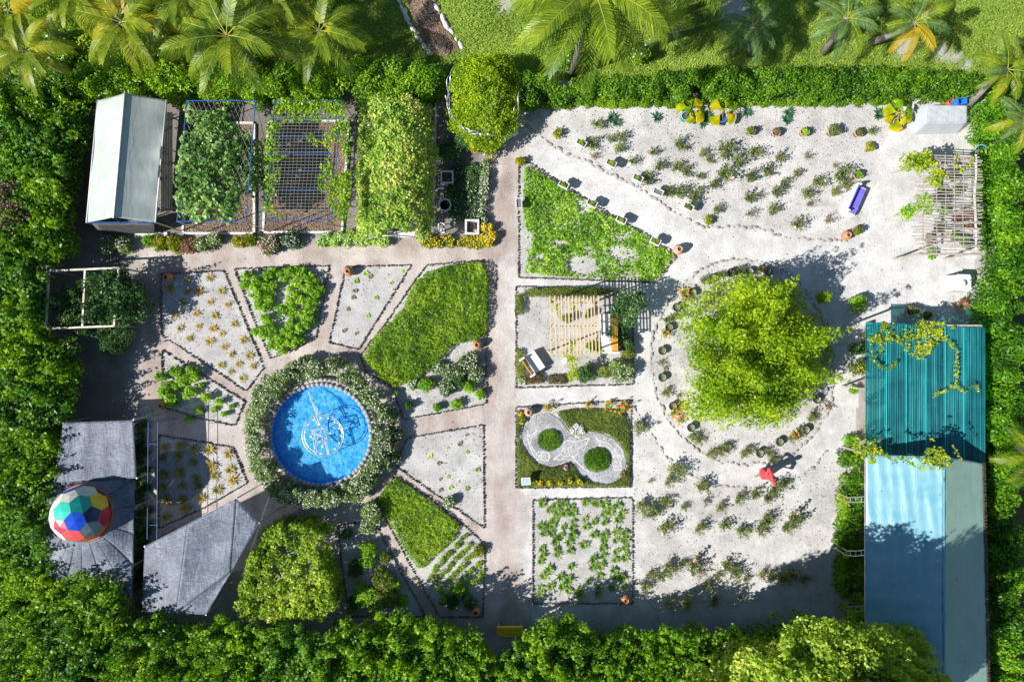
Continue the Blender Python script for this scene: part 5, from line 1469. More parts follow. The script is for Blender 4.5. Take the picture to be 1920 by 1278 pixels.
for a in (A_, B_, C_, D_, E_): mb = MB(); mb.tube([(a.x, a.y, 0), a], 0.035, 6); mb.build('post', M['steel'], t)
for a, b in ((A_, B_), (B_, C_), (C_, D_)): mb = MB(); mb.tube([a, b], 0.008, 5); mb.build('edge_rope', M['shade_net'], t)

# gazebo with a faceted dome of coloured panels and a fan of shade net round it
DZ = 2.75
DC = W3(143, 967, DZ + 0.45)
t = thing('dome_gazebo', 'gazebo with a round dome of coloured hexagonal panels and silver net skirt', 'gazebo', (DC.x, DC.y, 0))
DR = 1.28
bm = bmesh.new(); bmesh.ops.create_icosphere(bm, subdivisions=2, radius=1.0)
bm.verts.ensure_lookup_table()
cells = []
R0 = Matrix.Rotation(math.radians(17), 3, 'Z') @ Matrix.Rotation(math.radians(9), 3, 'X') @ Matrix.Rotation(math.radians(-14), 3, 'Y')
for v in bm.verts:
    c0 = R0 @ v.co
    cs = [(R0 @ f.calc_center_median()).normalized() for f in v.link_faces]
    u = c0.orthogonal().normalized(); w = c0.cross(u)
    cs.sort(key=lambda p: math.atan2(p.dot(w), p.dot(u)))
    cells.append((c0.normalized(), cs))
bm.free()
def cell_px(c):
    z = DZ + c.z * DR; k = S / (1 - z / H)
    return 960 + (DC.x + c.x * DR) * k, 639 - (DC.y + c.y * DR) * k
paint = {'blue': (0.01, 0.08, 0.62), 'teal': (0.01, 0.33, 0.27), 'mint': (0.04, 0.56, 0.42), 'cream': (0.74, 0.72, 0.60), 'slate': (0.20, 0.27, 0.28), 'grey': (0.50, 0.56, 0.53),
         'crimson': (0.52, 0.015, 0.05), 'coral': (0.75, 0.09, 0.09), 'yellow': (0.72, 0.47, 0.02), 'navy': (0.01, 0.025, 0.09), 'orange': (0.62, 0.14, 0.02), 'olive': (0.45, 0.42, 0.08)}
PM = {k: plain('panel_' + k, v, 0.35, 0.08, 3) for k, v in paint.items()}
spots = [(122, 915, 'blue'), (152, 914, 'olive'), (148, 926, 'grey'), (174, 938, 'slate'), (121, 938, 'cream'), (146, 948, 'teal'), (193, 950, 'yellow'), (97, 948, 'cream'), (120, 968, 'mint'), (149, 980, 'blue'),
         (100, 990, 'cream'), (126, 997, 'crimson'), (153, 1003, 'coral'), (176, 987, 'slate'), (173, 962, 'navy'), (194, 972, 'crimson'), (177, 1006, 'orange'), (140, 1016, 'teal'), (110, 1012, 'cream'), (88, 975, 'mint'), (165, 1016, 'slate'), (104, 930, 'blue'), (168, 919, 'teal')]
pairs = sorted(((s_[0] - cell_px(c)[0]) ** 2 + (s_[1] - cell_px(c)[1]) ** 2, i, j) for i, (c, _) in enumerate(cells) if c.z > -0.12 for j, s_ in enumerate(spots))
assign = {}; used_s = set()
for d_, i, j in pairs:
    if i in assign or j in used_s or d_ > 900: continue
    assign[i] = spots[j][2]; used_s.add(j)
for i, (c, _) in enumerate(cells):
    if c.z > -0.12 and i not in assign: assign[i] = ['cream', 'slate', 'cream', 'teal', 'cream', 'blue'][i % 6]
assign.update({38: 'blue', 36: 'teal', 41: 'mint', 11: 'crimson', 39: 'cream', 34: 'cream', 37: 'coral', 33: 'teal', 32: 'slate', 6: 'orange', 10: 'navy', 22: 'crimson', 23: 'yellow', 9: 'cream', 35: 'cream', 8: 'blue', 28: 'blue', 31: 'blue', 30: 'grey', 7: 'cream', 40: 'cream', 25: 'orange'})
for ci_, (c0, cs) in enumerate(cells):
    if c0.z < -0.12: continue
    col = assign.get(ci_, 'cream')
    mb = MB(); n = len(cs)
    outer = [c0 * 0 + (p * 0.972 + c0 * 0.028) * DR for p in cs]; inner = [p * 0.965 for p in outer]
    mb.add([*outer, *inner, c0 * DR * 0.985], [(n - 0) * 0 + 0 for _ in range(0)] and [] or [(i, (i + 1) % n, 2 * n) for i in range(n)] + [(i, n + i, n + (i + 1) % n, (i + 1) % n) for i in range(n)])
    mb.build('panel', PM[col], t, loc=(0, 0, DZ))
    
mb = MB()
for c0, cs in cells:
    if c0.z < -0.12: continue
    for i in range(len(cs)):
        mb.tube([cs[i] * DR * 0.985, cs[(i + 1) % len(cs)] * DR * 0.985], 0.012, 4, False)
mb.build('frame_bars', M['white_paint'], t, loc=(0, 0, DZ))
mb = MB(); mb.torus(DR * 1.0, 0.05, (0, 0, DZ - 0.1), 40); mb.build('dome_ring', plain('ring_paint', (0.42, 0.10, 0.05), 0.5), t, True)
# skirt panels from the ring to an outer outline
outl = [(60, 905), (110, 903), (170, 898), (252, 896), (252, 950), (251, 1000), (250, 1060), (248, 1135), (200, 1140), (150, 1140), (110, 1138), (75, 1130), (62, 1080), (56, 1000)]
for i in range(len(outl)):
    p0, p1 = W3(*outl[i], 2.1), W3(*outl[(i + 1) % len(outl)], 2.1)
    def ringp(p):
        d = Vector((p.x - DC.x, p.y - DC.y, 0)).normalized(); return Vector((d.x * DR * 0.97, d.y * DR * 0.97, DZ - 0.12))
    def loc_(p): return Vector((p.x - DC.x, p.y - DC.y, p.z - 0.02 * (i % 2)))
    sheet('net_cloth', (ringp(p0), ringp(p1), loc_(p1), loc_(p0)), 8, 16, M['shade_net'], t, lambda u, v: -0.16 * math.sin(math.pi * v) * 0.6 + 0.04 * math.sin(math.pi * u) * v)
for i in range(0, len(outl), 2):
    p = W3(*outl[i], 2.05); mb = MB(); mb.tube([(p.x - DC.x, p.y - DC.y, 0), (p.x - DC.x, p.y - DC.y, 2.05)], 0.03, 6); mb.build('post', M['steel'], t)
# blue gate frame right of it
t = thing('pipe_gate', 'tall narrow blue pipe frame beside the bromeliad bed', 'frame')
for px in (278, 296):
    a = W3(px, 792, 1.9); b = W3(px - 2, 1010, 1.9)
    mb = MB(); mb.tube([a, b], 0.014, 6); mb.build('top_bar', M['blue_pipe'], t)
    for q in (a, b): mb = MB(); mb.tube([q, (q.x, q.y, 0)], 0.016, 6); mb.build('post', M['blue_pipe'], t)
for py_ in (832, 984):
    mb = MB(); mb.tube([W3(280, py_, 1.9), W3(296, py_, 1.9)], 0.010, 6); mb.build('cross_bar', M['blue_pipe'], t)

# ------------------------------------------------------------------ pergola of sticks at the upper right
t = thing('stick_pergola', 'grey driftwood pergola of many crooked sticks in the upper right corner', 'pergola')
ph = 2.3
rs = RS(141)
for k in range(34):
    f = k / 33; y = 292 + f * 182
    xa = 1716 + rs.rand() * 8 - (10 if 8 < k < 30 else 0) * rs.rand(); xb = 1836 + rs.rand() * 8
    if k < 7: xa = 1745 + rs.rand() * 10
    p0, p1 = W3(xa, y + rs.randn() * 1.2, ph + 0.05), W3(xb, y + 2 + rs.randn() * 1.2, ph + 0.05)
    pts = [p0.lerp(p1, i / 6) + Vector((0, rs.randn() * 0.018, rs.randn() * 0.01)) for i in range(7)]
    mb = MB(); mb.tube(pts, 0.021 + 0.01 * rs.rand(), 5); mb.build('stick', M['driftwood'], t)
for px in (1729, 1755, 1773, 1790, 1806, 1829):
    mb = MB(); a = W3(px, 290, ph); b = W3(px + 1, 480, ph); mb.tube([a.lerp(b, i / 5) + Vector((rs.randn() * 0.02, 0, 0)) for i in range(6)], 0.045 if px in (1829, 1729) else 0.014, 6); mb.build('beam', M['driftwood'] if px not in (1829,) else M['white_stone'], t)
mb = MB(); mb.tube([W3(1722, 476, ph + 0.06), W3(1846, 477, ph + 0.06)], 0.045, 6); mb.build('beam', M['driftwood'], t)
for q in ((1729, 300), (1829, 300), (1729, 474), (1829, 474), (1729, 388), (1829, 388)):
    a = W3(*q, ph); mb = MB(); mb.tube([a, (a.x, a.y, 0)], 0.05, 7); mb.build('post', M['driftwood'], t)
L = poly_lumps(WP([(1720, 288), (1742, 286), (1762, 305), (1772, 325), (1768, 345), (1752, 335), (1735, 325), (1720, 305), (1702, 315), (1698, 296)], ph + 0.4), ph + 0.4, 0.18, 4.0, rs, low=False)
v = thing('vine_clump', 'bright yellow lime vine clump on the upper left corner of the stick pergola', 'vine')
obj('foliage', leaves_mesh('foliage', L, M['vine_bright'], 60, 0.13, 0.8, rs, flowers=(M['yellow_flower'], 0.03, 0.09)), v)
creeper('lime creeper strands hanging along the top of the stick pergola', [], M['vine_bright'], ph + 0.15, 0.11, 60, seed=142,
        strands=[[(1792, 292), (1790, 310), (1800, 322), (1820, 308), (1824, 292)], [(1750, 335), (1757, 352), (1762, 360)], [(1772, 328), (1773, 340)], [(1700, 300), (1712, 308), (1698, 325)], [(1698, 310), (1715, 300)]])
creeper('dark green leafy clump on the left edge of the stick pergola', [[(1720, 366), (1738, 362), (1750, 375), (1750, 398), (1738, 404), (1722, 392)], [(1690, 398), (1712, 380), (1724, 388), (1712, 406), (1694, 412)]], M['leafy'], 2.4, 0.11, 80, 4.5, 0.14, 143, 0.0, name='vine_clump')
for i, (px, py, c_) in enumerate(((1805, 403, 'red_flower'), (1824, 410, 'red_flower'), (1830, 434, 'red_flower'), (1818, 424, 'orange_flower'), (1771, 483, 'pink_flower'))):
    pass
pots_under = [(1772, 395, 'leafy'), (1800, 410, 'red_leaf'), (1820, 405, 'red_leaf'), (1822, 422, 'red_leaf'), (1795, 440, 'leafy'), (1810, 450, 'leafy'), (1822, 460, 'rose_leaf'), (1770, 360, 'rose_leaf'), (1800, 355, 'rose_leaf'), (1745, 445, 'dry_leaf'), (1765, 425, 'dry_leaf'), (1790, 330, 'rose_leaf'), (1748, 475, 'leafy')]
rk = ranks([(a, b) for a, b, c_ in pots_under], 22)
for i, (px, py, mt) in enumerate(pots_under):
    me = shrub_mesh(150 + i, 0.28, 0.5, M[mt], 60, 0.09, (M['red_flower'], 0.08, 0.07) if mt == 'red_leaf' else None, 7)
    tag(obj('shaded_plant', me, loc=(*W(px, py, 0.4), 0)), rank_label('reddish leafy plant' if mt == 'red_leaf' else 'green leafy plant', 'under the stick pergola', rk[i]), 'plant', 'plants under the stick pergola')

# ------------------------------------------------------------------ teal roofed shed and pale tarp shed
def teal_mat():
    m, nt, out = new_mat('teal_roof_sheet'); N = nt.nodes.new; Lk = nt.links.new
    tc = N('ShaderNodeTexCoord')
    mp = N('ShaderNodeMapping'); mp.inputs['Scale'].default_value = (9, 0.25, 1); Lk(tc.outputs['Object'], mp.inputs['Vector'])
    n1 = N('ShaderNodeTexNoise'); n1.inputs['Scale'].default_value = 1; n1.inputs['Detail'].default_value = 4; Lk(mp.outputs[0], n1.inputs['Vector'])
    r = ramp(nt, [(0.003, 0.08, 0.10), (0.006, 0.145, 0.165), (0.025, 0.25, 0.265)], [0.33, 0.5, 0.67]); oi = N('ShaderNodeObjectInfo'); om = N('ShaderNodeMath'); om.operation = 'MULTIPLY_ADD'; Lk(oi.outputs['Random'], om.inputs[0]); om.inputs[1].default_value = 0.16; Lk(n1.outputs['Fac'], om.inputs[2]); os_ = N('ShaderNodeMath'); os_.operation = 'SUBTRACT'; Lk(om.outputs[0], os_.inputs[0]); os_.inputs[1].default_value = 0.07; Lk(os_.outputs[0], r.inputs[0])
    p = N('ShaderNodeBsdfPrincipled'); p.inputs['Roughness'].default_value = 0.35; Lk(r.outputs[0], p.inputs['Base Color'])
    t_ = N('ShaderNodeBsdfTransparent'); t_.inputs[0].default_value = (0.15, 0.75, 0.72, 1)
    n2 = N('ShaderNodeTexNoise'); n2.inputs['Scale'].default_value = 1.3; Lk(tc.outputs['Object'], n2.inputs['Vector'])
    mr = N('ShaderNodeMapRange'); mr.inputs[1].default_value = 0.3; mr.inputs[2].default_value = 0.7; mr.inputs[3].default_value = 0.10; mr.inputs[4].default_value = 0.36; Lk(n2.outputs['Fac'], mr.inputs[0])
    ms = N('ShaderNodeMixShader'); Lk(mr.outputs[0], ms.inputs[0]); Lk(p.outputs[0], ms.inputs[1]); Lk(t_.outputs[0], ms.inputs[2]); Lk(ms.outputs[0], out.inputs[0])
    return m
M['teal'] = teal_mat()
t = thing('teal_shed', 'orchid shed with translucent teal corrugated roof at the right', 'shed')
edges = [1622, 1661, 1698, 1735, 1771, 1806, 1845]
zt = 2.45
for i in range(6):
    xa, xb = W(edges[i], 0, zt)[0], W(edges[i + 1], 0, zt)[0] + 0.05
    ya, yb = W(0, 604 + i * 2, zt)[1], W(0, 858 + i * 1.5, zt)[1]
    nn = 36; V = []; F = []
    for k in range(nn + 1):
        x = xa + (xb - xa) * k / nn; z = zt + 0.015 * math.sin(k / nn * 2 * math.pi * 9) + 0.006 * (i % 2) + (0.03 if k < 3 else 0)
        for y in (ya, yb): V.append((x, y, z))
    for k in range(nn): F.append((2 * k, 2 * k + 1, 2 * k + 3, 2 * k + 2))
    obj('roof_sheet', np_mesh('roof_sheet', V, F, M['teal'], True), t)
    if i:
        mb = MB(); x = xa; mb.tube([(x, ya, zt + 0.05), (x, yb, zt + 0.05)], 0.028, 6); mb.build('sheet_seam', plain('teal_seam', (0.015, 0.36, 0.38), 0.4, 0.05), t)
for yy in np.linspace(W(0, 610, zt)[1], W(0, 855, zt)[1], 6):
    mb = MB(); mb.box(((W(1622, 0, zt)[0] + W(1845, 0, zt)[0]) / 2, yy, zt - 0.09), (5.3, 0.07, 0.08)); mb.build('purlin', M['driftwood'], t)
for px in (1626, 1735, 1841):
    for py in (612, 730, 852):
        a = W3(px, py, zt - 0.13); mb = MB(); mb.box((a.x, a.y, a.z / 2), (0.08, 0.08, a.z)); mb.build('post', M['driftwood'], t)
x0, y0 = W(1634, 604, 0.4); x1, y1 = W(1841, 858, 0.4)
mb = MB(); mb.box((x0 - 0.02, (y0 + y1) / 2, 0.2), (0.08, y0 - y1, 0.4)); mb.build('low_wall', M['planter'], t)
rs = RS(151)
shed_pl = []
for i in range(26):
    shed_pl.append((1636 + (i % 7) * 28 + rs.randn() * 5, 630 + (i // 7) * 58 + rs.randn() * 8))
rk = ranks(shed_pl, 36)
vs = [shrub_mesh(160 + k, 0.4, 0.8, M[m_], 45, 0.12, (M[f_], 0.12, 0.1), 7) for k, (m_, f_) in enumerate((('rose_leaf', 'white_flower'), ('flower_leaf', 'pink_flower'), ('dark_shrub', 'white_flower')))]
for i, (px, py) in enumerate(shed_pl):
    tag(obj('potted_orchid', vs[i % 3], loc=(*W(px, py, 0.9), 0.45), rz=rs.rand() * 6), rank_label('pale flowering plant', 'seen through the teal roof', rk[i]), 'plant', 'plants beneath the teal roof')
for k in range(3):
    tt = thing('plant_table', ('left', 'middle', 'right')[k] + ' long plant table beneath the translucent teal roof', 'table', (*W(1655 + 70 * k, 730, 0.4), 0), group='tables beneath the teal roof')
    mb = MB(); mb.box((0, 0, 0.42), (1.3, 5.4, 0.05)); mb.build('table_top', M['driftwood'], tt)
    for sx in (-0.6, 0.6):
        for sy in (-2.5, 2.5): mb = MB(); mb.box((sx, sy, 0.195), (0.06, 0.06, 0.39)); mb.build('leg', M['driftwood'], tt)

t = thing('tarp_shed', 'long shed with pale blue and grey green tarpaulin roof at lower right', 'shed')
eh, rh = 3.1, 4.2
yT, yB = 853, 1420
eL0, eL1 = W3(1622, yT, eh), W3(1622, yB, eh); rr0, rr1 = W3(1770, yT + 2, rh), W3(1770, yB, rh); eR0, eR1 = W3(1844, 868, eh), W3(1856, yB, eh)
def wr(u, v):
    return 0.012 * math.sin(v * 120 + 3 * math.sin(u * 6)) * (0.4 + 0.6 * u) * (1 if v < 0.4 else 0.4) + 0.02 * math.sin(u * 17 + v * 30) * (0.3 if v > .3 else 1) * 0.4
sheet('roof_slope', (rr0, eL0, eL1, rr1), 30, 140, M['tarp_pale'], t, lambda u, v: 0.012 * math.sin(v * 95) + (0.010 * math.sin(u * 40 + v * 10) + 0.02 * max(0, math.sin(v * 70 + (1 - u) * 9)) ** 6 * (1 - u) + 0.018 * max(0, math.sin(u * 24 + v * 22)) ** 8) * (v < 0.6))
sheet('roof_slope', (rr0, eR0, eR1, rr1), 20, 120, M['tarp_green'], t, lambda u, v: -0.02 * math.sin(math.pi * u) + 0.008 * math.sin(u * 9 + v * 60))
rs = RS(160)
P_ = []
for i in range(170):
    u_, v_ = rs.rand() ** 0.6, rs.rand() ** 0.5
    p_ = rr0.lerp(rr1, v_).lerp(eL0.lerp(eL1, v_) if i % 3 else eR0.lerp(eR1, v_), u_); P_.append((p_.x, p_.y, p_.z + 0.05))
V, F = leaf_quads(np.array(P_), rs.randn(170, 3) * 0.3 + np.array([0, 0, 1]), 0.035 + 0.04 * rs.rand(170), 0.6, rs=rs)
tag(obj('leaf_litter', np_mesh('leaf_litter', V, F, M['litter'])), 'scattered fallen leaves lying on the pale tarpaulin roof', 'leaf litter', kind='stuff')
mb = MB()
for k in range(200):
    f = k / 199; p = eR0.lerp(eR1, f); mb.tube([p + Vector((-0.08 + 0.04 * rs.rand(), 0, 0.03)), p + Vector((0.10, 0.03 * rs.randn(), -0.02))], 0.025 + 0.015 * rs.rand(), 4)
mb.build('thatch_edge', M['bark'], t, kind='stuff')
mb = MB(); mb.tube([rr0 + Vector((0, 0, 0.01)), rr1 + Vector((0, 0, 0.01))], 0.03, 6); mb.build('ridge_pole', M['tarp_pale'], t)
mb = MB(); mb.tube([eL0, eL1], 0.03, 6); mb.build('eave_pole', M['steel'], t)
mb = MB(); yy = eL0.y - 0.06; mb.add([(eL0.x + 1.3, yy, 0), (eR0.x - 0.1, yy - 0.3, 0), (eR0.x - 0.1, yy - 0.3, eh - 0.08), (rr0.x, yy, rh - 0.08), (eL0.x + 1.3, yy, eh + 0.2)], [(0, 1, 2, 3, 4)]); mb.build('gable_wall', M['planter'], t)
mb = MB(); mb.box((W(1645, 0)[0], (eL0.y + eL1.y) / 2, 1.5), (0.08, eL0.y - eL1.y, 3.0)); mb.build('side_wall', M['driftwood'], t)
mb = MB(); mb.box((eR0.x - 0.2, (eR0.y + eR1.y) / 2 - 0.3, 1.5), (0.08, eR0.y - eR1.y - 0.4, 3.0)); mb.build('side_wall', M['planter'], t)

creeper('yellow flowering creeper across the upper edge of the teal roof', [[(1622, 600), (1640, 600), (1700, 612), (1745, 600), (1790, 610), (1788, 640), (1760, 640), (1735, 665), (1715, 668), (1690, 640), (1660, 640), (1655, 665), (1630, 655)]], M['vine_bright'], zt + 0.22, 0.10, 44, 1.9, 0.13, 171, 0.40,
        strands=[[(1632, 650), (1640, 680), (1652, 690), (1664, 692), (1682, 677)], [(1712, 660), (1728, 674), (1745, 655), (1744, 640)], [(1780, 640), (1792, 660), (1792, 722), (1808, 736), (1822, 720), (1838, 735)], [(1792, 722), (1765, 732), (1750, 745)]], flowers=(M['yellow_flower'], 0.05, 0.07))
creeper('lime creeper at the left end of the joint between teal and pale roofs', [[(1605, 836), (1625, 828), (1655, 846), (1648, 866), (1618, 864), (1606, 850)]], M['vine_bright'], 3.35, 0.10, 46, 2.4, 0.12, 172, 0.25,
        strands=[[(1632, 828), (1650, 826)], [(1645, 845), (1660, 852)]], flowers=(M['yellow_flower'], 0.04, 0.07))
creeper('lime creeper hanging over the upper middle edge of the pale tarp roof', [[(1735, 862), (1745, 840), (1768, 840), (1780, 858), (1792, 862), (1780, 876), (1750, 872)]], M['vine_bright'], 4.35, 0.10, 46, 2.4, 0.12, 173, 0.25,
        strands=[[(1660, 852), (1675, 866), (1690, 858), (1720, 858), (1740, 862)], [(1690, 858), (1700, 866), (1715, 872), (1740, 876), (1770, 876)], [(1786, 838), (1792, 850), (1798, 862)], [(1745, 826), (1750, 823)]], flowers=(M['yellow_flower'], 0.04, 0.07))
for i, (py, lab) in enumerate(((932, 'upper white pipe arch reaching from narrow hedge to the tarp shed'), (1032, 'middle white pipe arch reaching from narrow hedge to the tarp shed'), (1136, 'lowest white pipe arch near the light green tree and tarp shed'))):
    t = thing('pipe_arch', lab, 'arch')
    for dy in (0, 9):
        a, b = W3(1588, py + dy, 1.3), W3(1622, py + dy * 1.1 - 2, 2.4)
        mb = MB(); mb.tube([(a.x, a.y, 0), a, a.lerp(b, 0.5) + Vector((0, 0, 0.1)), b], 0.02, 6); mb.build('bent_pipe', M['steel'], t)
    for f in (0.2, 0.5, 0.8):
        mb = MB(); mb.tube([W3(1588, py, 1.3).lerp(W3(1622, py - 2, 2.4), f), W3(1588, py + 9, 1.3).lerp(W3(1622, py + 8, 2.4), f)], 0.014, 5); mb.build('rung', M['steel'], t)
    lump_shrub(1582, py + 3, 0.2, 1.2, 'vine_bright', ('upper', 'middle', 'lowest')[i] + ' small lime creeper tuft at the left foot of a pipe arch', name='creeper')
lump_shrub(1616, 905, 0.3, 0.8, 'red_leaf', 'reddish plant between narrow hedge and the top of tarp shed', n=7)
lump_shrub(1614, 985, 0.25, 0.8, 'red_leaf', 'reddish brown plant beside the tarp shed below the upper arch', n=7)

# clear plastic cover in the upper right corner
t = thing('plastic_cover', 'low box covered with clear wrinkled plastic sheet in the upper right corner', 'cold frame', (*W(1772, 216, 0.7), 0))
mp_, nt, out = new_mat('clear_plastic'); p = nt.nodes.new('ShaderNodeBsdfPrincipled'); p.inputs['Base Color'].default_value = (0.66, 0.71, 0.76, 1); p.inputs['Roughness'].default_value = 0.18
n_ = nt.nodes.new('ShaderNodeTexNoise'); n_.inputs['Scale'].default_value = 5; n_.inputs['Detail'].default_value = 4; b_ = nt.nodes.new('ShaderNodeBump'); b_.inputs['Strength'].default_value = 0.6; b_.inputs['Distance'].default_value = 0.05
nt.links.new(n_.outputs['Fac'], b_.inputs['Height']); nt.links.new(b_.outputs[0], p.inputs['Normal'])
tr = nt.nodes.new('ShaderNodeBsdfTransparent'); ms = nt.nodes.new('ShaderNodeMixShader'); ms.inputs[0].default_value = 0.55
nt.links.new(p.outputs[0], ms.inputs[1]); nt.links.new(tr.outputs[0], ms.inputs[2]); nt.links.new(ms.outputs[0], out.inputs[0])
sheet('plastic_sheet', [(-0.98, -0.40, 0.86), (0.95, -0.38, 0.86), (0.93, 0.40, 0.9), (-0.93, 0.42, 0.9)], 24, 14, mp_, t, lambda u, v: 0.012 * math.sin(u * 17 + v * 5) * math.sin(v * 9))
sheet('plastic_sheet', [(-1.12, -0.72, 0.03), (1.05, -0.68, 0.03), (0.95, -0.38, 0.86), (-0.98, -0.40, 0.86)], 24, 8, mp_, t, lambda u, v: 0.02 * math.sin(u * 13 + 2 * v))
sheet('plastic_sheet', [(-1.15, 0.45, 0.03), (-1.12, -0.72, 0.03), (-0.98, -0.40, 0.86), (-0.93, 0.42, 0.9)], 10, 8, mp_, t, lambda u, v: 0.02 * math.sin(u * 21))
for k in range(7): mb = MB(); mb.box((-0.85 + k * 0.28, 0, 0.78), (0.03, 0.8, 0.03)); mb.build('slat', M['driftwood'], t)
for y in (-0.36, 0.0, 0.36): mb = MB(); mb.box((0, y, 0.74), (1.85, 0.04, 0.04)); mb.build('rail', M['white_paint'], t)
for x in (-0.88, 0.88):
    for y in (-0.36, 0.36): mb = MB(); mb.box((x, y, 0.36), (0.05, 0.05, 0.72)); mb.build('leg', M['driftwood'], t)
mb = MB(); mb.box((0, 0, 0.45), (1.8, 0.75, 0.03)); mb.build('shelf', M['white_stone'], t)
t = thing('blue_crate', 'blue plastic crate behind the plastic covered box', 'crate', (*W(1803, 190, 0.8), 0), 0.1)
mb = MB()
for (x, y, a, b) in ((-0.21, 0, 0.03, 0.26), (0.21, 0, 0.03, 0.26), (0, -0.14, 0.45, 0.03), (0, 0.14, 0.45, 0.03)): mb.box((x, y, 0.62), (a, b, 0.5))
mb.box((0, 0, 0.4), (0.38, 0.24, 0.03)); mb.build('body', M['blue_plastic'], t)
mb = MB(); mb.box((0, 0, 0.18), (0.5, 0.3, 0.36)); mb.build('base', M['driftwood'], t)
t = thing('red_tub', 'small red tub beside the blue crate', 'tub', (*W(1786, 191, 0.5), 0))
mb = MB(); mb.lathe([(0.12, 0), (0.16, 0.5), (0.13, 0.5), (0.1, 0.1)], n=14, rx=1.3); mb.build('body', M['red_plastic'], t, True)
t = thing('garden_hose', 'thin light blue hose looped over the right hedge', 'hose')
mb = MB(); mb.tube([W3(1827, 282, 2.4), W3(1832, 274, 2.55), W3(1840, 271, 2.6), W3(1848, 274, 2.55), W3(1850, 282, 2.4)], 0.018, 6); mb.build('loop', plain('hose_blue', (0.20, 0.45, 0.70), 0.4), t, True)
# ------------------------------------------------------------------ repeats of small plants
def spread(points, variants, name, desc, place, cat, group, tol, h=0.3, scale=(0.85, 1.2), seed=1, stems=None, mindesc=None):
    """variants: list of (foliage mesh, stem mesh or None); one thing per point"""
    rs = RS(seed)
    rk = ranks(points, tol)
    protos = {}
    for i, p in enumerate(points):
        k = rs.randint(len(variants)); sc = rs.uniform(*scale)
        if len(p) > 2: sc *= p[2]
        x, y = W(p[0], p[1], h * sc * 0.5)
        lab = rank_label(desc, place, rk[i])
        fm, sm = variants[k]
        if sm is None:
            o = obj(name, fm, loc=(x, y, 0.0), rz=rs.rand() * 6.28); o.scale = (sc,) * 3
            tag(o, lab, cat, group)
        elif k not in protos:
            t = thing(name, lab, cat, (x, y, 0), rs.rand() * 6.28, group); t.scale = (sc,) * 3
            a = obj('foliage', fm, t); b = obj('stems', sm, t); protos[k] = (t, [(a, []), (b, [])])
        else:
            copy_thing(protos[k][0], protos[k][1], (x, y, 0), rs.rand() * 6.28, sc, lab, group)

BR = [(rosette_mesh(200 + i, 24, 0.34, 0.020, 0.85, 0.25, M['brom']), None) for i in range(4)]
brom_a = [(351, 525), (392, 520), (317, 541), (350, 546), (372, 545), (415, 545), (342, 566), (394, 566), (427, 570), (367, 587), (402, 591), (439, 607), (337, 615), (372, 611), (399, 616), (416, 625), (354, 634), (392, 640), (456, 637),
          (434, 664), (467, 667), (414, 684), (447, 682), (474, 686), (432, 697), (454, 709), (326, 590), (420, 650)]
spread(brom_a, BR, 'bromeliad', 'spiky yellow bromeliad', 'wedge bed near the wooden frame', 'plant', 'bromeliads in the upper left wedge bed', 17, seed=201, scale=(0.75, 1.1))
brom_j = [(307, 839), (337, 837), (362, 842), (391, 844), (427, 851), (304, 857), (332, 857), (360, 867), (395, 874), (430, 881), (306, 890), (336, 886), (365, 896), (401, 892), (435, 901), (304, 914), (340, 911), (370, 911), (406, 919), (310, 937), (340, 936), (377, 934), (345, 954), (309, 970)]
spread(brom_j, BR, 'bromeliad', 'long leaved bromeliad', 'half shaded bed', 'plant', 'bromeliads in the half shaded bed', 15, seed=202, scale=(1.1, 1.45))

RO = []
for i in range(6):
    RO.append(sparse_bush(210 + i, 0.34, 0.62, M['rose_leaf'], 11, 28, 0.072, M['pink_flower'] if i == 3 else (M['white_flower'] if i == 5 else None), 1))
RO.append(sparse_bush(217, 0.30, 0.5, M['dry_leaf'], 8, 14, 0.06))
roses_s = [(1160, 277), (1120, 232), (1110, 270), (1145, 260), (1165, 255), (1187, 302), (1115, 292), (1225, 285, 1.3), (1275, 272), (1317, 287), (1360, 280, 1.35), (1415, 285, 1.25), (1270, 312, 1.2), (1462, 297, 1.1), (1515, 292, 1.35), (1567, 310), (1635, 245, 1.1),
           (1215, 335, 1.2), (1252, 360), (1275, 360), (1302, 367, 1.2), (1285, 322), (1312, 330), (1360, 322, 1.3), (1407, 332, 1.2), (1345, 392), (1405, 372, 1.2), (1407, 400), (1470, 345, 1.2), (1515, 362), (1517, 382), (1565, 360, 1.3), (1555, 412, 1.3), (1450, 392, 1.2),
           (1497, 420, 1.2), (1577, 327, 1.2), (1455, 362), (1440, 320), (1385, 300), (1340, 345), (1238, 310), (1535, 340), (1590, 345), (1330, 300), (1495, 325), (1427, 365)]
spread(roses_s, RO, 'rose_bush', 'sparse rose bush', 'upper rose plot', 'rose bush', 'rose bushes in the upper plot', 22, 0.6, (0.65, 1.25), 203)
roses_t = [(1199, 800, 1.2), (1269, 880, 1.2), (1255, 901), (1220, 902), (1317, 912, 1.3), (1415, 927, 1.3), (1352, 950), (1205, 950, 1.3), (1247, 940, 1.5), (1282, 950), (1225, 960, 1.3), (1250, 990, 1.4), (1312, 989), (1360, 985, 1.4), (1427, 993, 1.2), (1392, 995), (1300, 1063, 1.4), (1280, 1055),
           (1255, 1065, 1.2), (1222, 1078), (1327, 1093, 1.3), (1315, 1075, 1.3), (1365, 1065, 1.3), (1382, 1072, 1.2), (1430, 1078, 1.3), (1255, 1130), (1287, 1130, 1.2), (1475, 990, 1.4), (1440, 973, 1.2), (1470, 1083, 1.4), (1487, 1075, 1.2), (1445, 1080), (1490, 975, 1.2), (1455, 917, 1.3), (1474, 905, 1.1),
           (1345, 1080), (1400, 1085), (1325, 940), (1385, 935), (1210, 1100), (1240, 1080), (1340, 1125), (1390, 1120), (1510, 1085), (1440, 935)]
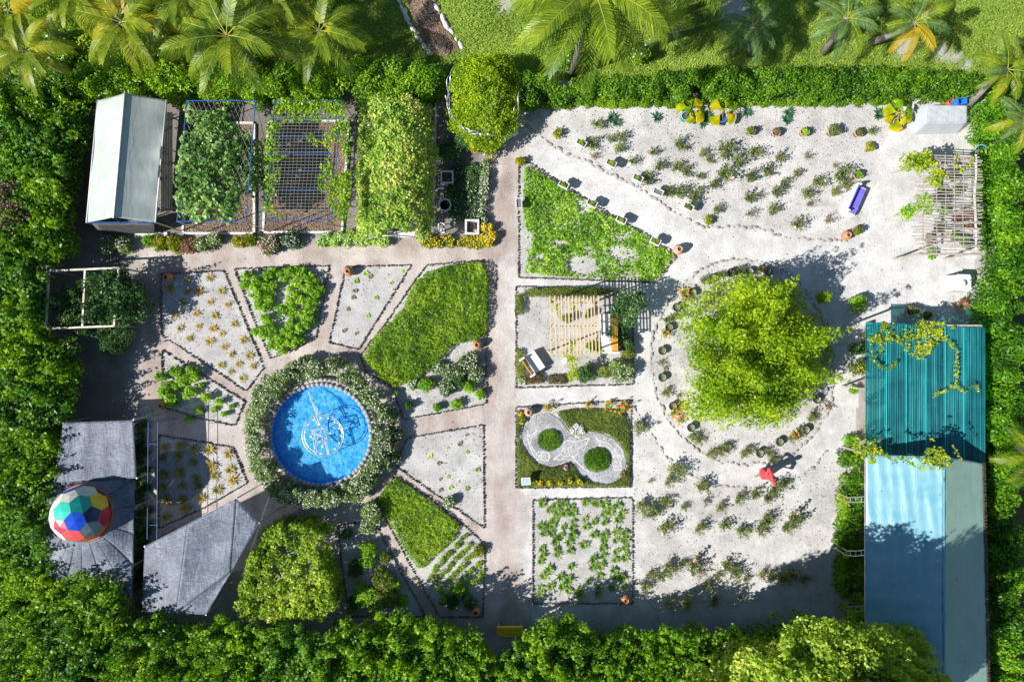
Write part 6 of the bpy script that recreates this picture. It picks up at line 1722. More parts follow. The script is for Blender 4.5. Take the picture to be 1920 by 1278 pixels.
spread(roses_t, RO, 'rose_bush', 'sparse rose bush', 'lower rose plot', 'rose bush', 'rose bushes in the lower plot', 26, 0.6, (0.65, 1.25), 204)
ring_pl = [(1320, 527), (1388, 508), (1352, 515), (1285, 558), (1262, 595), (1240, 680), (1247, 690), (1300, 820), (1310, 823), (1352, 845), (1362, 838), (1395, 850), (1405, 842), (1440, 848), (1450, 862), (1485, 820), (1495, 812), (1525, 775), (1520, 785), (1552, 762), (1540, 752), (1272, 742), (1250, 600), (1248, 735), (1335, 850)]
spread(ring_pl, RO, 'rose_bush', 'small sparse bush', 'big tree bed', 'rose bush', 'sparse bushes round the big tree', 30, 0.5, (0.75, 1.0), 205)
RF = [sparse_bush(225 + i, 0.26, 0.5, M['leafy'], 8, 16, 0.07, M['orange_flower'], 6) for i in range(2)]
of = [(1282, 550), (1272, 765), (1262, 775), (1275, 785), (1426, 505), (1490, 815), (1245, 625), (1028, 763), (1102, 757), (1140, 760), (1168, 757), (1175, 762), (1160, 768)]
spread(of, RF, 'flowering_plant', 'small plant with orange flowers', 'right garden half', 'flower', 'orange flowering plants', 26, 0.4, (0.8, 1.1), 206)
LP = [(rosette_mesh(230 + i, 22, 0.31, 0.034, 1.15, 0.24, M['veg'], 3), None) for i in range(4)]
veg = [(1016, 988), (1019, 1000), (1016, 1030), (1018, 1043), (1014, 1053), (1019, 1080), (1014, 1103), (1014, 1115), (1040, 973), (1037, 985), (1034, 1000), (1042, 1015), (1044, 1030), (1031, 1068), (1033, 1100), (1057, 988), (1060, 963), (1075, 978), (1074, 990), (1075, 1003), (1067, 1018), (1052, 1005), (1070, 1033),
       (1071, 1063), (1054, 1100), (1067, 1088), (1066, 1108), (1052, 1083), (1097, 973), (1100, 988), (1095, 1023), (1087, 1105), (1087, 1118), (1105, 1090), (1115, 978), (1115, 1003), (1114, 1050), (1110, 1065), (1122, 1103), (1122, 1113), (1132, 965), (1135, 980), (1132, 1013), (1130, 1028), (1132, 1043), (1127, 1063), (1125, 1080),
       (1155, 998), (1155, 1013), (1156, 1035), (1155, 1050), (1152, 1070), (1155, 1083), (1147, 1103), (1167, 963), (1172, 1000), (1172, 1015), (1172, 1028), (1172, 1045), (1167, 1085), (1170, 1100), (1135, 1003), (1017, 944), (1042, 948), (1072, 950), (1099, 942), (1118, 945), (1135, 948), (1160, 948), (1030, 957), (1075, 962), (1045, 960), (1058, 945), (1030, 985), (1145, 960), (1045, 1040), (1160, 975)]
spread(veg, LP, 'leafy_plant', 'light green leafy vegetable', 'rectangular crop bed', 'plant', 'leafy vegetables in the rectangular bed', 12, 0.4, (0.95, 1.4), 207)
LB = [(shrub_mesh(240 + i, 0.27, 0.45, M['leafy'], 85, 0.095, None, 8), None) for i in range(4)]
leafyb = [(465, 517), (480, 530), (462, 535), (497, 520), (512, 512), (530, 518), (546, 510), (564, 508), (580, 520), (592, 535), (600, 547), (575, 540), (560, 527), (550, 548), (500, 545), (482, 550), (512, 535), (505, 565), (490, 575), (498, 595), (508, 612), (512, 630), (510, 648), (525, 640), (545, 570), (560, 560), (575, 565), (590, 560),
          (548, 590), (545, 610), (550, 628), (565, 615), (580, 605), (562, 635), (545, 645), (527, 582), (535, 625), (570, 590), (585, 580), (488, 625 - 5), (530, 655)]
spread(leafyb, LB, 'leafy_plant', 'bright green leafy clump', 'wedge bed above the pool', 'plant', 'leafy clumps in the wedge above the pool', 14, 0.4, (1.15, 1.5), 208)
clumpi = [(304, 705, 1.3), (332, 695, 1.5), (360, 700, 1.5), (312, 730, 1.4), (334, 720, 1.3), (355, 735, 1.5), (325, 752, 1.3), (387, 745, 1.25), (412, 752, 1.1), (372, 770, .9), (401, 767, .7), (422, 776, .9), (435, 762, .6), (354, 785, 1.1), (378, 722, .7), (345, 712, 1.2), (318, 742, 1.1)]
spread(clumpi, LB, 'leafy_plant', 'round light green clump', 'wedge left of the pool', 'plant', 'round clumps in the wedge left of the pool', 14, 0.4, (0.9, 1.1), 209)
# diagonal crop rows below the dense block
rows = []
for r_ in range(5):
    a = np.array([805 + r_ * 9, 1078 + r_ * 13]); b = np.array([872 + r_ * 9, 1003 + r_ * 17])
    for k in range(11):
        rows.append(tuple(a + (b - a) * k / 10 + RS(r_ * 20 + k).randn(2) * 1.6))
rows = [p for p in rows if inpoly(np.array([p[0]]), np.array([p[1]]), BED['rows_f'])[0]]
LR = [(shrub_mesh(250 + i, 0.16, 0.25, M['fern'], 90, 0.065, None, 5), None) for i in range(3)]
spread(rows, LR, 'seedling', 'low green seedling clump', 'diagonal crop rows', 'plant', 'seedlings in the diagonal crop rows', 7, 0.2, (0.8, 1.2), 210)
tiny = [(875, 815), (840, 840), (862, 832), (807, 855), (824, 868), (877, 847), (826, 898), (840, 893), (826, 918), (876, 915), (845, 914), (896, 880), (686, 512), (694, 518), (734, 530), (666, 545), (706, 558), (653, 580), (690, 592), (645, 620), (668, 625), (755, 508), (663, 558), (668, 517 + 10)]
LS_ = [(rosette_mesh(255 + i, 10, 0.17, 0.035, 0.7, 0.2, M['leafy'] if i < 2 else M['dry_leaf'], 3), None) for i in range(3)]
spread(tiny, LS_, 'seedling', 'tiny seedling', 'bare wedge beds by the pool', 'plant', 'seedlings on bare sand near the pool', 11, 0.1, (0.7, 1.2), 211)
AG = [(rosette_mesh(260 + i, 30, 0.42, 0.028, 1.1, 0.3, M['agave']), None) for i in range(3)]
agave = [(1150, 218, 1.2), (1158, 228, 1.0), (1233, 218), (1326, 215, 1.1), (1320, 228), (1403, 208), (1482, 208), (1478, 222), (1652, 212)]
spread(agave, AG, 'agave', 'blue green narrow leaved plant', 'beside the upper right hedge', 'plant', 'blue green rosettes along the upper hedge', 60, 0.6, (0.95, 1.15), 212)
YS = [(shrub_mesh(265 + i, 0.20, 0.4, M['yellow_cover'], 110, 0.065, (M['yellow_flower'], 0.15, 0.05), 7), None) for i in range(2)]
ys_ = [(1000, 902), (1015, 906), (1033, 904), (1052, 903), (1068, 900), (1086, 901), (978, 778), (978, 790)]
spread(ys_, YS, 'yellow_shrub', 'small yellow green shrub', 'gravel figure bed', 'shrub', 'yellow shrubs in the mosaic bed', 60, 0.3, (0.9, 1.1), 213)
rb = [(1045, 250, 'yellow green cushion bush near the stone edging below the round arbour'), (1330, 411, 'round yellow green bush beside the stone edging above the white path'), (976, 303, 'small yellow green bush at the top tip of the triangular bed'), (1630, 275, 'yellow flowering plant right of the terracotta pots')]
for px, py, lab in rb: lump_shrub(px, py, 0.27, 0.5, 'yellow_cover', lab, n=8)
lump_shrub(1058, 918 - 44, 0.01, 0.2, 'red_leaf', 'tiny pink flowering plant between the two gravel loops', flowers=(M['pink_flower'], .3, .05)) if False else None
lump_shrub(1058, 875, 0.22, 0.35, 'red_leaf', 'pink flowering plant where the two gravel loops meet', flowers=(M['pink_flower'], .4, .06), n=6)
lump_shrub(1168, 890, 0.2, 0.35, 'rose_leaf', 'thin red flowering plant at the right end of the gravel figure', flowers=(M['red_flower'], .1, .06), n=6)

# ------------------------------------------------------------------ pots, jars, planters
def jar(px, py, lab, mat='terracotta', sc=1.0):
    x, y = W(px, py, 0.35)
    t = thing('jar', lab, 'jar', (x, y, 0), rng.rand() * 6, 'terracotta jars at bed corners'); t.scale = (sc,) * 3
    mb = MB(); mb.lathe([(0.11, 0), (0.19, 0.14), (0.235, 0.30), (0.21, 0.44), (0.12, 0.53), (0.10, 0.56), (0.13, 0.60), (0.10, 0.60), (0.08, 0.50)], n=20); mb.build('body', M[mat], t, True)
    mb = MB(); mb.lathe([(0.001, 0.525), (0.085, 0.52)], n=16); mb.build('mouth', M['pot_soil'], t)
    mb = MB(); mb.torus(0.215, 0.012, (0, 0, 0.40), 20, 5); mb.build('band', M[mat], t, True)
jar(315, 520, 'orange terracotta jar at the top left corner of the bromeliad wedge'); jar(654, 509, 'orange terracotta jar at the corner of the bare sandy wedge')
jar(895, 646, 'orange terracotta jar beside the central path below the grassy mass'); jar(303, 760, 'small orange terracotta jar left of the round light clumps', sc=0.85)
jar(1173, 1123, 'orange terracotta jar at the bottom right corner of the crop bed'); jar(892, 1146, 'shaded orange terracotta jar at the bottom corner beside the central path')
jar(1272, 468, 'pale clay jar at the right tip of the triangular bed', 'terra_pale', 1.1); jar(1588, 441, 'orange terracotta jar at the end of the stones below purple bench')
jar(992, 772, 'pale clay jar at the upper left corner of the mosaic bed', 'terra_pale')

def pot_meshes(mat):
    a = MB(); a.lathe([(0.13, 0), (0.20, 0.30), (0.225, 0.30), (0.225, 0.36), (0.185, 0.36), (0.18, 0.28)], n=18)
    b = MB(); b.lathe([(0.001, 0.29), (0.182, 0.29)], n=16)
    return a.mesh('body', M[mat], True), b.mesh('soil', M['pot_soil'])
TP = pot_meshes('terra_pale')
tp = [(1455, 248, 'brown potted leftovers, first terracotta pot from the left in the upper row', 'dry_leaf', .2), (1508, 248, 'terracotta pot with a round green plant, second of the upper pot row', 'leafy', .22), (1560, 247, 'wide terracotta pot overflowing with a green bush, third of the pot row', 'rose_leaf', .32),
      (1610, 249, 'terracotta pot with a thin plant, rightmost of the upper pot row', 'rose_leaf', .2), (1608, 328, 'terracotta pot with low green plant above the purple bench', 'leafy', .2), (1606, 432, 'terracotta pot with an olive bush next to the orange jar', 'olive', .27),
      (1707, 583, 'terracotta pot with a tall thin plant above the teal roof', 'rose_leaf', .3), (1737, 591, 'shaded terracotta pot nearest the teal roof edge', 'olive', .2), (1803, 570, 'pot of reddish spiky leaves below the white sink stand', 'red_leaf', .35), (1407, 246, 'small pot with round bush at the left of the pot row', 'olive', .25),
      (1686, 232, 'pinkish pot below the rightmost fan palm', 'leafy', .02)]
for px, py, lab, mt, R in tp:
    t = thing('potted_plant', lab, 'potted plant', (*W(px, py, 0.3), 0), group='terracotta pots in the upper plot')
    obj('body', TP[0], t); obj('soil', TP[1], t)
    if mt == 'red_leaf': f = obj('foliage', rosette_mesh(280, 26, 0.5, 0.045, 1.0, 0.25, M['red_leaf']), t, (0, 0, 0.3))
    elif R > .05: f = obj('foliage', shrub_mesh(int(px), R, R * 1.4, M[mt], 60, 0.085, None, 7), t, (0, 0, 0.28))
a = MB(); a.lathe([(0.14, 0), (0.155, 0.26), (0.13, 0.26), (0.125, 0.15)], n=18); bk = a.mesh('body', M['bucket'], True)
a = MB(); a.torus(0.165, 0.030, (0, 0, 0.26), 22, 6); rimm = a.mesh('rim', M['black_rim'], True)
a = MB(); a.lathe([(0.001, 0.17), (0.13, 0.17)], n=14); bs = a.mesh('soil', M['gravel_grey'])
bf = [rosette_mesh(270 + i, 9, 0.2, 0.03, 0.9, 0.2, M['rose_leaf'], 3) for i in range(2)]
bp = [(1337, 521), (1371, 511), (1406, 509), (1299, 548), (1269, 576), (1255, 614), (1242, 657), (1242, 707), (1262, 761), (1296, 801), (1425, 849), (1462, 828), (1511, 805), (1532, 748), (1440, 509)]
rk = ranks(bp, 34)
names_bp = ['third pot from the top left of the ring', ]
first = None
pos_words = ['upper left', 'top', 'top middle', 'upper left', 'left', 'left', 'left', 'lower left', 'lower left', 'lower left', 'bottom', 'bottom right', 'lower right', 'right', 'top right']
for i, (px, py) in enumerate(bp):
    lab = rank_label('pale pot with black rim', 'big tree ring', rk[i])
    loc = (*W(px, py, 0.25), 0)
    if first is None:
        first = thing('rimmed_pot', lab, 'pot', loc, 0, 'black rimmed pots round the big tree')
        first_k = [(obj('body', bk, first), []), (obj('rim', rimm, first), []), (obj('soil', bs, first), []), (obj('foliage', bf[0], first, (0, 0, 0.17)), [])]
        first.scale = (1.12,) * 3
    else: copy_thing(first, first_k, loc, i, 1.12, lab)

def planter(px, py, ang, lab, green=True):
    t = thing('planter_box', lab, 'planter', (*W(px, py, 0.6), 0), math.radians(ang), 'white pedestal planters')
    w, d = 0.46, 0.27
    for (x, y, a, b) in ((-w / 2, 0, 0.035, d + 0.035), (w / 2, 0, 0.035, d + 0.035), (0, -d / 2, w - 0.035, 0.035), (0, d / 2, w - 0.035, 0.035)):
        mb = MB(); mb.box((x, y, 0.56), (a, b, 0.20)); mb.build('side', M['planter'], t)
    mb = MB(); mb.box((0, 0, 0.535), (w - 0.04, d - 0.04, 0.13)); mb.build('soil', M['pot_soil'] if green else M['gravel_grey'], t)
    mb = MB(); mb.box((0, 0, 0.225), (0.22, 0.16, 0.45), taper=1.3); mb.build('pedestal', M['planter'], t)
    if green: obj('foliage', shrub_mesh(int(px + py), 0.15, 0.2, M['fern'], 45, 0.07, None, 6), t, (0, 0, 0.58))
pl = [(1057, 346, -28, 'white planter box, topmost on the slanted edge of the triangular bed'), (1110, 381, -28, 'white planter box, second from the top on the slanted edge'), (1165, 412, -28, 'white planter box, third from the top on the slanted edge'),
      (1229, 452, -28, 'white planter box on the slanted edge nearest the pale jar'), (973, 381, 92, 'upright white planter box on the left edge of the triangular bed'), (1090, 268, -30, 'white planter box in the rose plot nearest the round arbour'),
      (1146, 306, -30, 'white planter box second along the upper stone edging'), (1196, 334, -30, 'white planter box third along the upper stone edging'), (1234, 360, -25, 'white planter box fourth along the upper stone edging'), (1291, 388, -30, 'white planter box last along the upper stone edging beside round bush')]
for i, (px, py, an, lab) in enumerate(pl): planter(px, py, an, lab, i not in (4, 8))

# ------------------------------------------------------------------ benches
def bench(px, py, h, ang, L_, slat, body, lab, depth=0.42, nseat=4, back=0.28, solid=True, name='bench'):
    t = thing(name, lab, 'bench', (*W(px, py, h), 0), math.radians(ang))
    for k in range(nseat):
        mb = MB(); mb.box((0, -depth / 2 + depth * (k + 0.5) / nseat, 0.44), (L_ - 0.02, depth / nseat - 0.012, 0.035)); mb.build('seat_slat', slat, t)
    for k in range(3):
        mb = MB(); y = depth / 2 + 0.03 + 0.03 * k; mb.box((0, y, 0.54 + back * k / 3), (L_ - 0.02, 0.03, back / 3 - 0.015)); mb.build('back_slat', slat, t)
    if solid:
        mb = MB(); mb.box((0, depth / 2 + 0.145, 0.37), (L_ + 0.1, 0.06, 0.74)); mb.build('back_panel', body, t)
    for s_ in (-1, 1):
        mb = MB(); mb.box((s_ * (L_ / 2 + 0.025), 0.0 + 0.05, 0.21), (0.06, depth + 0.10, 0.42)); mb.build('side_panel', body, t)
        mb = MB(); mb.box((s_ * (L_ / 2 + 0.025), depth / 2 + 0.05, 0.62), (0.06, 0.11, 0.40)); mb.build('back_post', body, t)
    mb = MB(); mb.box((0, -depth / 2 + 0.03, 0.20), (L_ - 0.02, 0.04, 0.40)); mb.build('front_panel', body, t)
    return t
bench(1606, 376, 0.45, 66, 1.32, M['purple'], M['white_paint'], 'white bench with purple slats standing on the open white sand', depth=0.44)
t = thing('bench', 'small tilted white bench with yellow back slats in the sitting plot', 'bench', (*W(1001, 679, 0.4), 0), math.radians(-56 + 180))
mb = MB(); mb.box((0, -0.05, 0.24), (0.98, 0.56, 0.48)); mb.build('seat_block', M['white_paint'], t)
for k in range(3): mb = MB(); mb.box((0, 0.30 + 0.065 * k, 0.62 + 0.10 * k), (0.9, 0.05, 0.09)); mb.build('back_slat', M['orange_wood'], t)
for s_ in (-1, 1): mb = MB(); mb.box((s_ * 0.47, 0.40, 0.42), (0.09, 0.30, 0.84)); mb.build('back_post', M['white_paint'], t)
t = thing('bench', 'long white bench with a varnished yellow backrest under the flowering tree', 'bench', (*W(1139, 625, 0.45), 0), math.radians(-88))
mb = MB(); mb.box((0, -0.06, 0.23), (1.92, 0.46, 0.46)); mb.build('seat_block', M['white_paint'], t)
for k in range(4): mb = MB(); mb.box((0, 0.20 + 0.062 * k, 0.60 + 0.10 * k), (1.78, 0.052, 0.095)); mb.build('back_slat', M['orange_wood'], t)
for s_ in (-1, 1): mb = MB(); mb.box((s_ * 0.93, 0.30, 0.48), (0.08, 0.30, 0.96)); mb.build('back_post', M['white_paint'], t)
t = thing('bench', 'yellow slatted bench in the shade against the bottom tree belt', 'bench', (*W(956, 1181, 0.5), 0), 0)
for k in range(4): mb = MB(); mb.box((0, -0.25 + 0.10 * k - 0.02 * (k == 0) , 0.46), (1.26, 0.088, 0.035)); mb.build('seat_slat', M['yellow_paint'], t)
for k in range(3): mb = MB(); mb.box((0, 0.18 + 0.065 * k, 0.56 + 0.15 * k), (1.26, 0.075, 0.11)); mb.build('back_slat', M['yellow_paint'], t)
for s_ in (-1, 1):
    for y in (-0.2, 0.2): mb = MB(); mb.box((s_ * 0.55, y, 0.22), (0.06, 0.06, 0.43)); mb.build('leg', M['driftwood'], t)
    mb = MB(); mb.tube([(s_ * 0.55, 0.2, 0.42), (s_ * 0.55, 0.34, 0.95)], 0.025, 6); mb.build('back_post', M['driftwood'], t)

# pergola with slats on the sitting plot
t = thing('slatted_pergola', 'pergola of fourteen pale bamboo slats over the sitting plot', 'pergola')
ph = 2.7
for i, (px, px2) in enumerate(((1031, 1033), (1040, 1043), (1047, 1051), (1052, 1054), (1060, 1061), (1066, 1068), (1073, 1076), (1080, 1082), (1086, 1089), (1094, 1097), (1101, 1105), (1108, 1111), (1113, 1118), (1122, 1124))):
    a, b = W3(px, 553 + (i % 3), ph + 0.07), W3(px2, 665 + (i % 4), ph + 0.07)
    d = b - a; mb = MB(); mb.box((0, 0, 0), (d.length, 0.045 + 0.012 * (i % 2), 0.04)); mb.build('slat', M['bamboo'], t, loc=((a + b) / 2)[:], rz=math.atan2(d.y, d.x))
for py in (562, 611, 637, 660):
    a, b = W3(1031, py, ph), W3(1123, py, ph); mb = MB(); mb.box((0, 0, 0), ((b - a).length, 0.05, 0.06)); mb.build('beam', M['bamboo'], t, loc=((a + b) / 2)[:])
for q in ((1033, 562), (1121, 562), (1033, 660), (1121, 660)):
    a = W3(*q, ph - 0.04); mb = MB(); mb.box((a.x, a.y, a.z / 2), (0.07, 0.07, a.z)); mb.build('post', M['bamboo'], t)
mb = MB()
for k in range(16):
    a, b = W3(1033 + k * 5.8, 556, 1.9), W3(1033 + k * 5.8, 556, 0.3); mb.tube([(a.x, a.y, 1.9), (a.x, a.y, 0.3)], 0.008, 4)
for k in range(8):
    a, b = W3(1033, 556, 1.9), W3(1121, 556, 1.9); mb.tube([(a.x, a.y, 0.4 + 0.2 * k), (b.x, a.y, 0.4 + 0.2 * k)], 0.008, 4)
mb.build('lattice', M['wire'], t, kind='stuff')
creeper('bright lime creeper hanging over the lower end of the slatted pergola', [[(1066, 640), (1078, 632), (1082, 660), (1090, 668), (1078, 690), (1088, 700), (1082, 715), (1072, 712), (1068, 690), (1062, 665)]], M['vine_bright'], 1.7, 0.11, 50, 1.8, 0.13, 181, 0.2)
creeper('thin creeper among the upper left slats of the pergola', [[(1035, 556), (1050, 556), (1052, 600), (1040, 605)]], M['fern'], 1.9, 0.08, 24, 0.8, 0.10, 182, 0.4)
creeper('yellow creeper tufts at the upper middle of the slatted pergola', [[(1072, 568), (1082, 566), (1080, 585), (1073, 584)], [(1086, 566), (1092, 566), (1092, 574), (1086, 574)]], M['vine_bright'], 1.9, 0.09, 40, 1.5, 0.10, 183, 0.2)
lump_shrub(1062, 598, 0.3, 0.7, 'rose_leaf', 'pale loose bush under the slatted pergola', n=8); lump_shrub(1105, 590, 0.28, 0.6, 'rose_leaf', 'loose bush under the right slats of the pergola', n=8)
lump_shrub(1108, 648, 0.3, 0.6, 'leafy', 'green plant under the lower right slats of the pergola', n=8)
t = thing('white_box', 'small white box on the sand beside the hanging lime creeper', 'box', (*W(1059, 676, 0.2), 0), 0.7)
mb = MB(); mb.box((0, 0, 0.13), (0.24, 0.18, 0.26)); mb.build('body', M['white_paint'], t); mb = MB(); mb.box((0, 0, 0.275), (0.27, 0.21, 0.025)); mb.build('lid', M['white_paint'], t)

# sink stand
t = thing('sink_stand', 'white cement stand with round basin beside the right hedge', 'sink', (*W(1806, 530, 0.85), 0), math.radians(-2))
mb = MB(); mb.lathe([(0.18, 0.88), (0.155, 0.80), (0.08, 0.75), (0.001, 0.74)], (0.02, 0, 0), n=20); mb.build('basin', M['white_paint'], t, True)
mb = MB(); n = 20
vs = [(0.02 + 0.18 * math.cos(2 * math.pi * k / n), 0.18 * math.sin(2 * math.pi * k / n), 0.882) for k in range(n)]
ou = []
for k in range(n):
    a = 2 * math.pi * k / n; c_, s_ = math.cos(a), math.sin(a); m_ = max(abs(c_) / 0.36, abs(s_) / 0.40); ou.append((c_ / m_, s_ / m_, 0.882))
mb.add(vs + ou, [(k, n + k, n + (k + 1) % n, (k + 1) % n) for k in range(n)]); lo = [(x * 1.0, y, 0.80) for x, y, z in ou]
mb.add(ou + lo, [(k, n + k, n + (k + 1) % n, (k + 1) % n) for k in range(n)]); mb.build('worktop', M['white_paint'], t)
mb = MB(); mb.box((0.0, 0, 0.36), (0.66, 0.74, 0.72), taper=1.12); mb.build('base', M['planter'], t)
mb = MB(); mb.tube([(0.28, 0.1, 0.88), (0.28, 0.1, 1.05), (0.18, 0.1, 1.08), (0.16, 0.1, 1.0)], 0.014, 6); mb.build('tap', M['steel'], t, True)

# information board of the mosaic bed
t = thing('info_board', 'small slanted pale blue board on a post at the mosaic bed corner', 'sign', (*W(986, 902, 0.7), 0), 0.08)
mb = MB(); mb.add([(-0.22, -0.2, 0.62), (0.22, -0.2, 0.62), (0.22, 0.2, 0.82), (-0.22, 0.2, 0.82), (-0.22, -0.2, 0.59), (0.22, -0.2, 0.59), (0.22, 0.2, 0.79), (-0.22, 0.2, 0.79)], [(0, 1, 2, 3), (7, 6, 5, 4), (0, 4, 5, 1), (1, 5, 6, 2), (2, 6, 7, 3), (3, 7, 4, 0)]); mb.build('frame', M['white_paint'], t)
mb = MB(); mb.add([(-0.18, -0.165, 0.6415), (0.18, -0.165, 0.6415), (0.18, 0.165, 0.8065), (-0.18, 0.165, 0.8065)], [(0, 1, 2, 3)]); mb.build('panel', plain('board_print', (0.34, 0.50, 0.58), 0.5, 0.1, 8), t)
mb = MB(); mb.tube([(0, 0.05, 0), (0, 0.05, 0.68)], 0.035, 8); mb.build('post', M['driftwood'], t)

# ------------------------------------------------------------------ mosaic: gravel figure with pebble drawings
t = thing('gravel_figure', 'figure-eight path of grey gravel with pebble drawings of two whales and a manta ray', 'gravel mosaic')
mb = MB(); mb.prism(WP(FIG8), 0.0, 0.05); mb.build('gravel_bed', M['gravel_grey'], t)
def pebbles(name, P, size, mat, parent, seed, z=0.05, flat=0.6):
    rs = RS(seed); n = len(P)
    O = np.array([(1, 0, 0), (0, 1, 0), (-1, 0, 0), (0, -1, 0), (0, 0, 1)], float)
    s = size * (0.6 + 0.8 * rs.rand(n)); a = rs.rand(n) * 6.28
    V = np.empty((n, 5, 3))
    for k in range(5):
        x = O[k, 0] * s; y = O[k, 1] * s * 0.8
        V[:, k, 0] = P[:, 0] + x * np.cos(a) - y * np.sin(a); V[:, k, 1] = P[:, 1] + x * np.sin(a) + y * np.cos(a); V[:, k, 2] = z + O[k, 2] * s * flat
    base = np.array([(0, 1, 4), (1, 2, 4), (2, 3, 4), (3, 0, 4)])
    F = (np.arange(n)[:, None, None] * 5 + base[None]).reshape(-1, 3)
    return obj(name, np_mesh(name, V.reshape(-1, 3), F, mat, False), parent, kind='stuff')
rs = RS(301)
P = scatter(WP(FIG8), 15000, rs)
PXY = np.stack([P[:, 0] * S + 960, 639 - P[:, 1] * S], 1)
ins = ((PXY[:, 0] - 1030) / 23) ** 2 + ((PXY[:, 1] - 825) / 21) ** 2 < 1
ins |= ((PXY[:, 0] - 1120) / 26) ** 2 + ((PXY[:, 1] - 862) / 23) ** 2 < 1
P = P[~ins]
g = leaf_mat('gravel', [(0.16, 0.16, 0.17), (0.30, 0.30, 0.31), (0.44, 0.44, 0.45), (0.6, 0.6, 0.6)], trans=0, rough=0.9)
pebbles('gravel', P, 0.028, g, t, 302)
DRAW = {'whale_left': [(120, 665), (128, 705), (150, 700), (190, 662), (182, 700), (150, 720), (140, 760), (155, 800), (185, 840), (205, 825), (235, 828), (270, 830), (285, 860), (270, 890), (200, 885), (165, 893), (170, 860), (145, 810), (125, 760), (118, 710), (120, 665)],
        'manta': [(395, 745), (430, 735), (450, 752), (510, 740), (578, 722), (560, 765), (500, 800), (490, 840), (455, 865), (450, 855), (400, 855), (370, 885), (310, 880), (365, 840), (385, 800), (395, 745)],
        'manta_tail': [(455, 862), (470, 880), (500, 915), (540, 950), (585, 978)],
        'whale_right': [(625, 715), (665, 745), (720, 760), (770, 800), (790, 850), (838, 855), (815, 900), (820, 965), (770, 960), (755, 920), (745, 865), (765, 860), (740, 810), (705, 775), (655, 785), (660, 760), (625, 715)]}
for k, pts in DRAW.items():
    q = [np.array(W(960 + a / 4, 640 + b / 4)) for a, b in pts]; P = []
    for a, b in zip(q[:-1], q[1:]):
        m = max(2, int(np.linalg.norm(b - a) / 0.022))
        for i in range(m): P.append(a + (b - a) * i / m + rs.randn(2) * 0.008)
    if k.startswith('whale'):
        pp = [tuple(x) for x in q]; F_ = scatter(pp, 130, rs); P += [x for x in F_]
    if k == 'manta': F_ = scatter([tuple(x) for x in q], 110, rs); P += [x for x in F_]
    if k == 'manta_tail': P += [x + rs.randn(2) * 0.015 for x in P]
    pebbles('white_pebbles', np.array(P), 0.028, M['white_stone'], t, 310 + len(k), 0.058, 0.9)
mb = MB(); 
for i in range(26):
    V, F = stone_shape(rs, 6); a = rs.rand() * 6.28; x, y = W(1083, 806); q = 0.30 + 0.06 * rs.rand(); V = V * 0.07 + np.array([x + q * math.cos(a), y + q * math.sin(a), 0.0])
    mb.add([tuple(v) for v in V], [tuple(int(z) for z in f) for f in F])
tag(mb.build('stone_ring', M['white_stone']), 'small ring of white stones around the white flowering cushion', 'stones', kind='stuff')

# ------------------------------------------------------------------ fan palms in pots
def fan_leaf(seed, mat='fan'):
    rs = RS(seed); n = 18; V = [(0, 0, 0)]; F = []
    for k in range(2 * n + 1):
        a = math.radians(-44 + 88 * k / (2 * n)); r = 0.46 * (1 - 0.16 * abs(math.sin(a))) * (1.0 if k % 2 else 0.82) * (0.97 + 0.06 * rs.rand())
        z = (0.035 if k % 2 else 0.0) - 0.10 * (r / 0.46) + 0.02
        V.append((0.02 + r * math.cos(a), r * math.sin(a), z))
        V.append((0.02 + 0.5 * r * math.cos(a), 0.5 * r * math.sin(a), (0.02 if k % 2 else 0.0)))
    mb = MB(); f = []
    for k in range(2 * n):
        a, b = 1 + 2 * k, 3 + 2 * k; f += [(0, a + 1, b + 1), (a + 1, a, b, b + 1)]
    mb.add(V, f); mb.tube([(-0.36, 0, -0.16), (-0.15, 0, -0.03), (0.03, 0, 0.005)], 0.012, 5)
    return mb.mesh('leaf', M[mat])
FL = [fan_leaf(320), fan_leaf(321), fan_leaf(322, 'fan_green')]
def fan_palm(px, py, lab, pot, angs, seed, ppx, ppy):
    rs = RS(seed); t = thing('fan_palm', lab, 'potted palm', (*W(px, py, 0.8), 0), 0, 'potted fan palms along the upper hedge')
    for k, (an, rr, zz, s) in enumerate(angs):
        o = obj('leaf', FL[k % 3], t, (math.cos(math.radians(an)) * rr * 0.38, math.sin(math.radians(an)) * rr * 0.38, zz)); o.rotation_euler = (rs.randn() * 0.2, 0.05 + 0.45 * rr + 0.1 * rs.randn(), math.radians(an)); o.scale = (s * 1.3,) * 3
    bx, by = W(ppx, ppy, 0.3); lx, ly = bx - t.location.x, by - t.location.y
    mb = MB(); mb.lathe([(0.17, 0), (0.22, 0.42), (0.24, 0.42), (0.24, 0.46), (0.20, 0.46), (0.19, 0.38)], (lx, ly, 0), n=18); mb.build('pot', pot, t, True)
    mb = MB(); mb.lathe([(0.001, 0.39), (0.195, 0.39)], (lx, ly, 0), n=14); mb.build('soil', M['pot_soil'], t)
    mb = MB(); mb.tube([(lx, ly, 0.35), (0, 0, 0.75)], 0.05, 7); mb.build('stem', M['bark'], t)
A6 = [(158, .50, .62, 1.0), (40, .30, .95, .75), (95, .50, .80, .95), (-35, .55, .65, 1.05), (-85, .5, .55, .85), (205, .2, 1.0, .6), (10, .6, .75, .8)]
fan_palm(1297, 203, 'yellow fan palm in a turquoise pot, leftmost of the three', M['teal_plastic'], A6, 321, 1285, 219)
fan_palm(1358, 206, 'yellow fan palm in a blue pot with one tall upright leaf, middle of three', M['blue_plastic'], [(88, .75, 1.0, 1.1), (150, .45, .8, .95), (20, .3, .95, .8), (-35, .6, .65, 1.0), (-130, .6, .6, 1.0), (60, .2, 1.1, .6)], 322, 1354, 222)
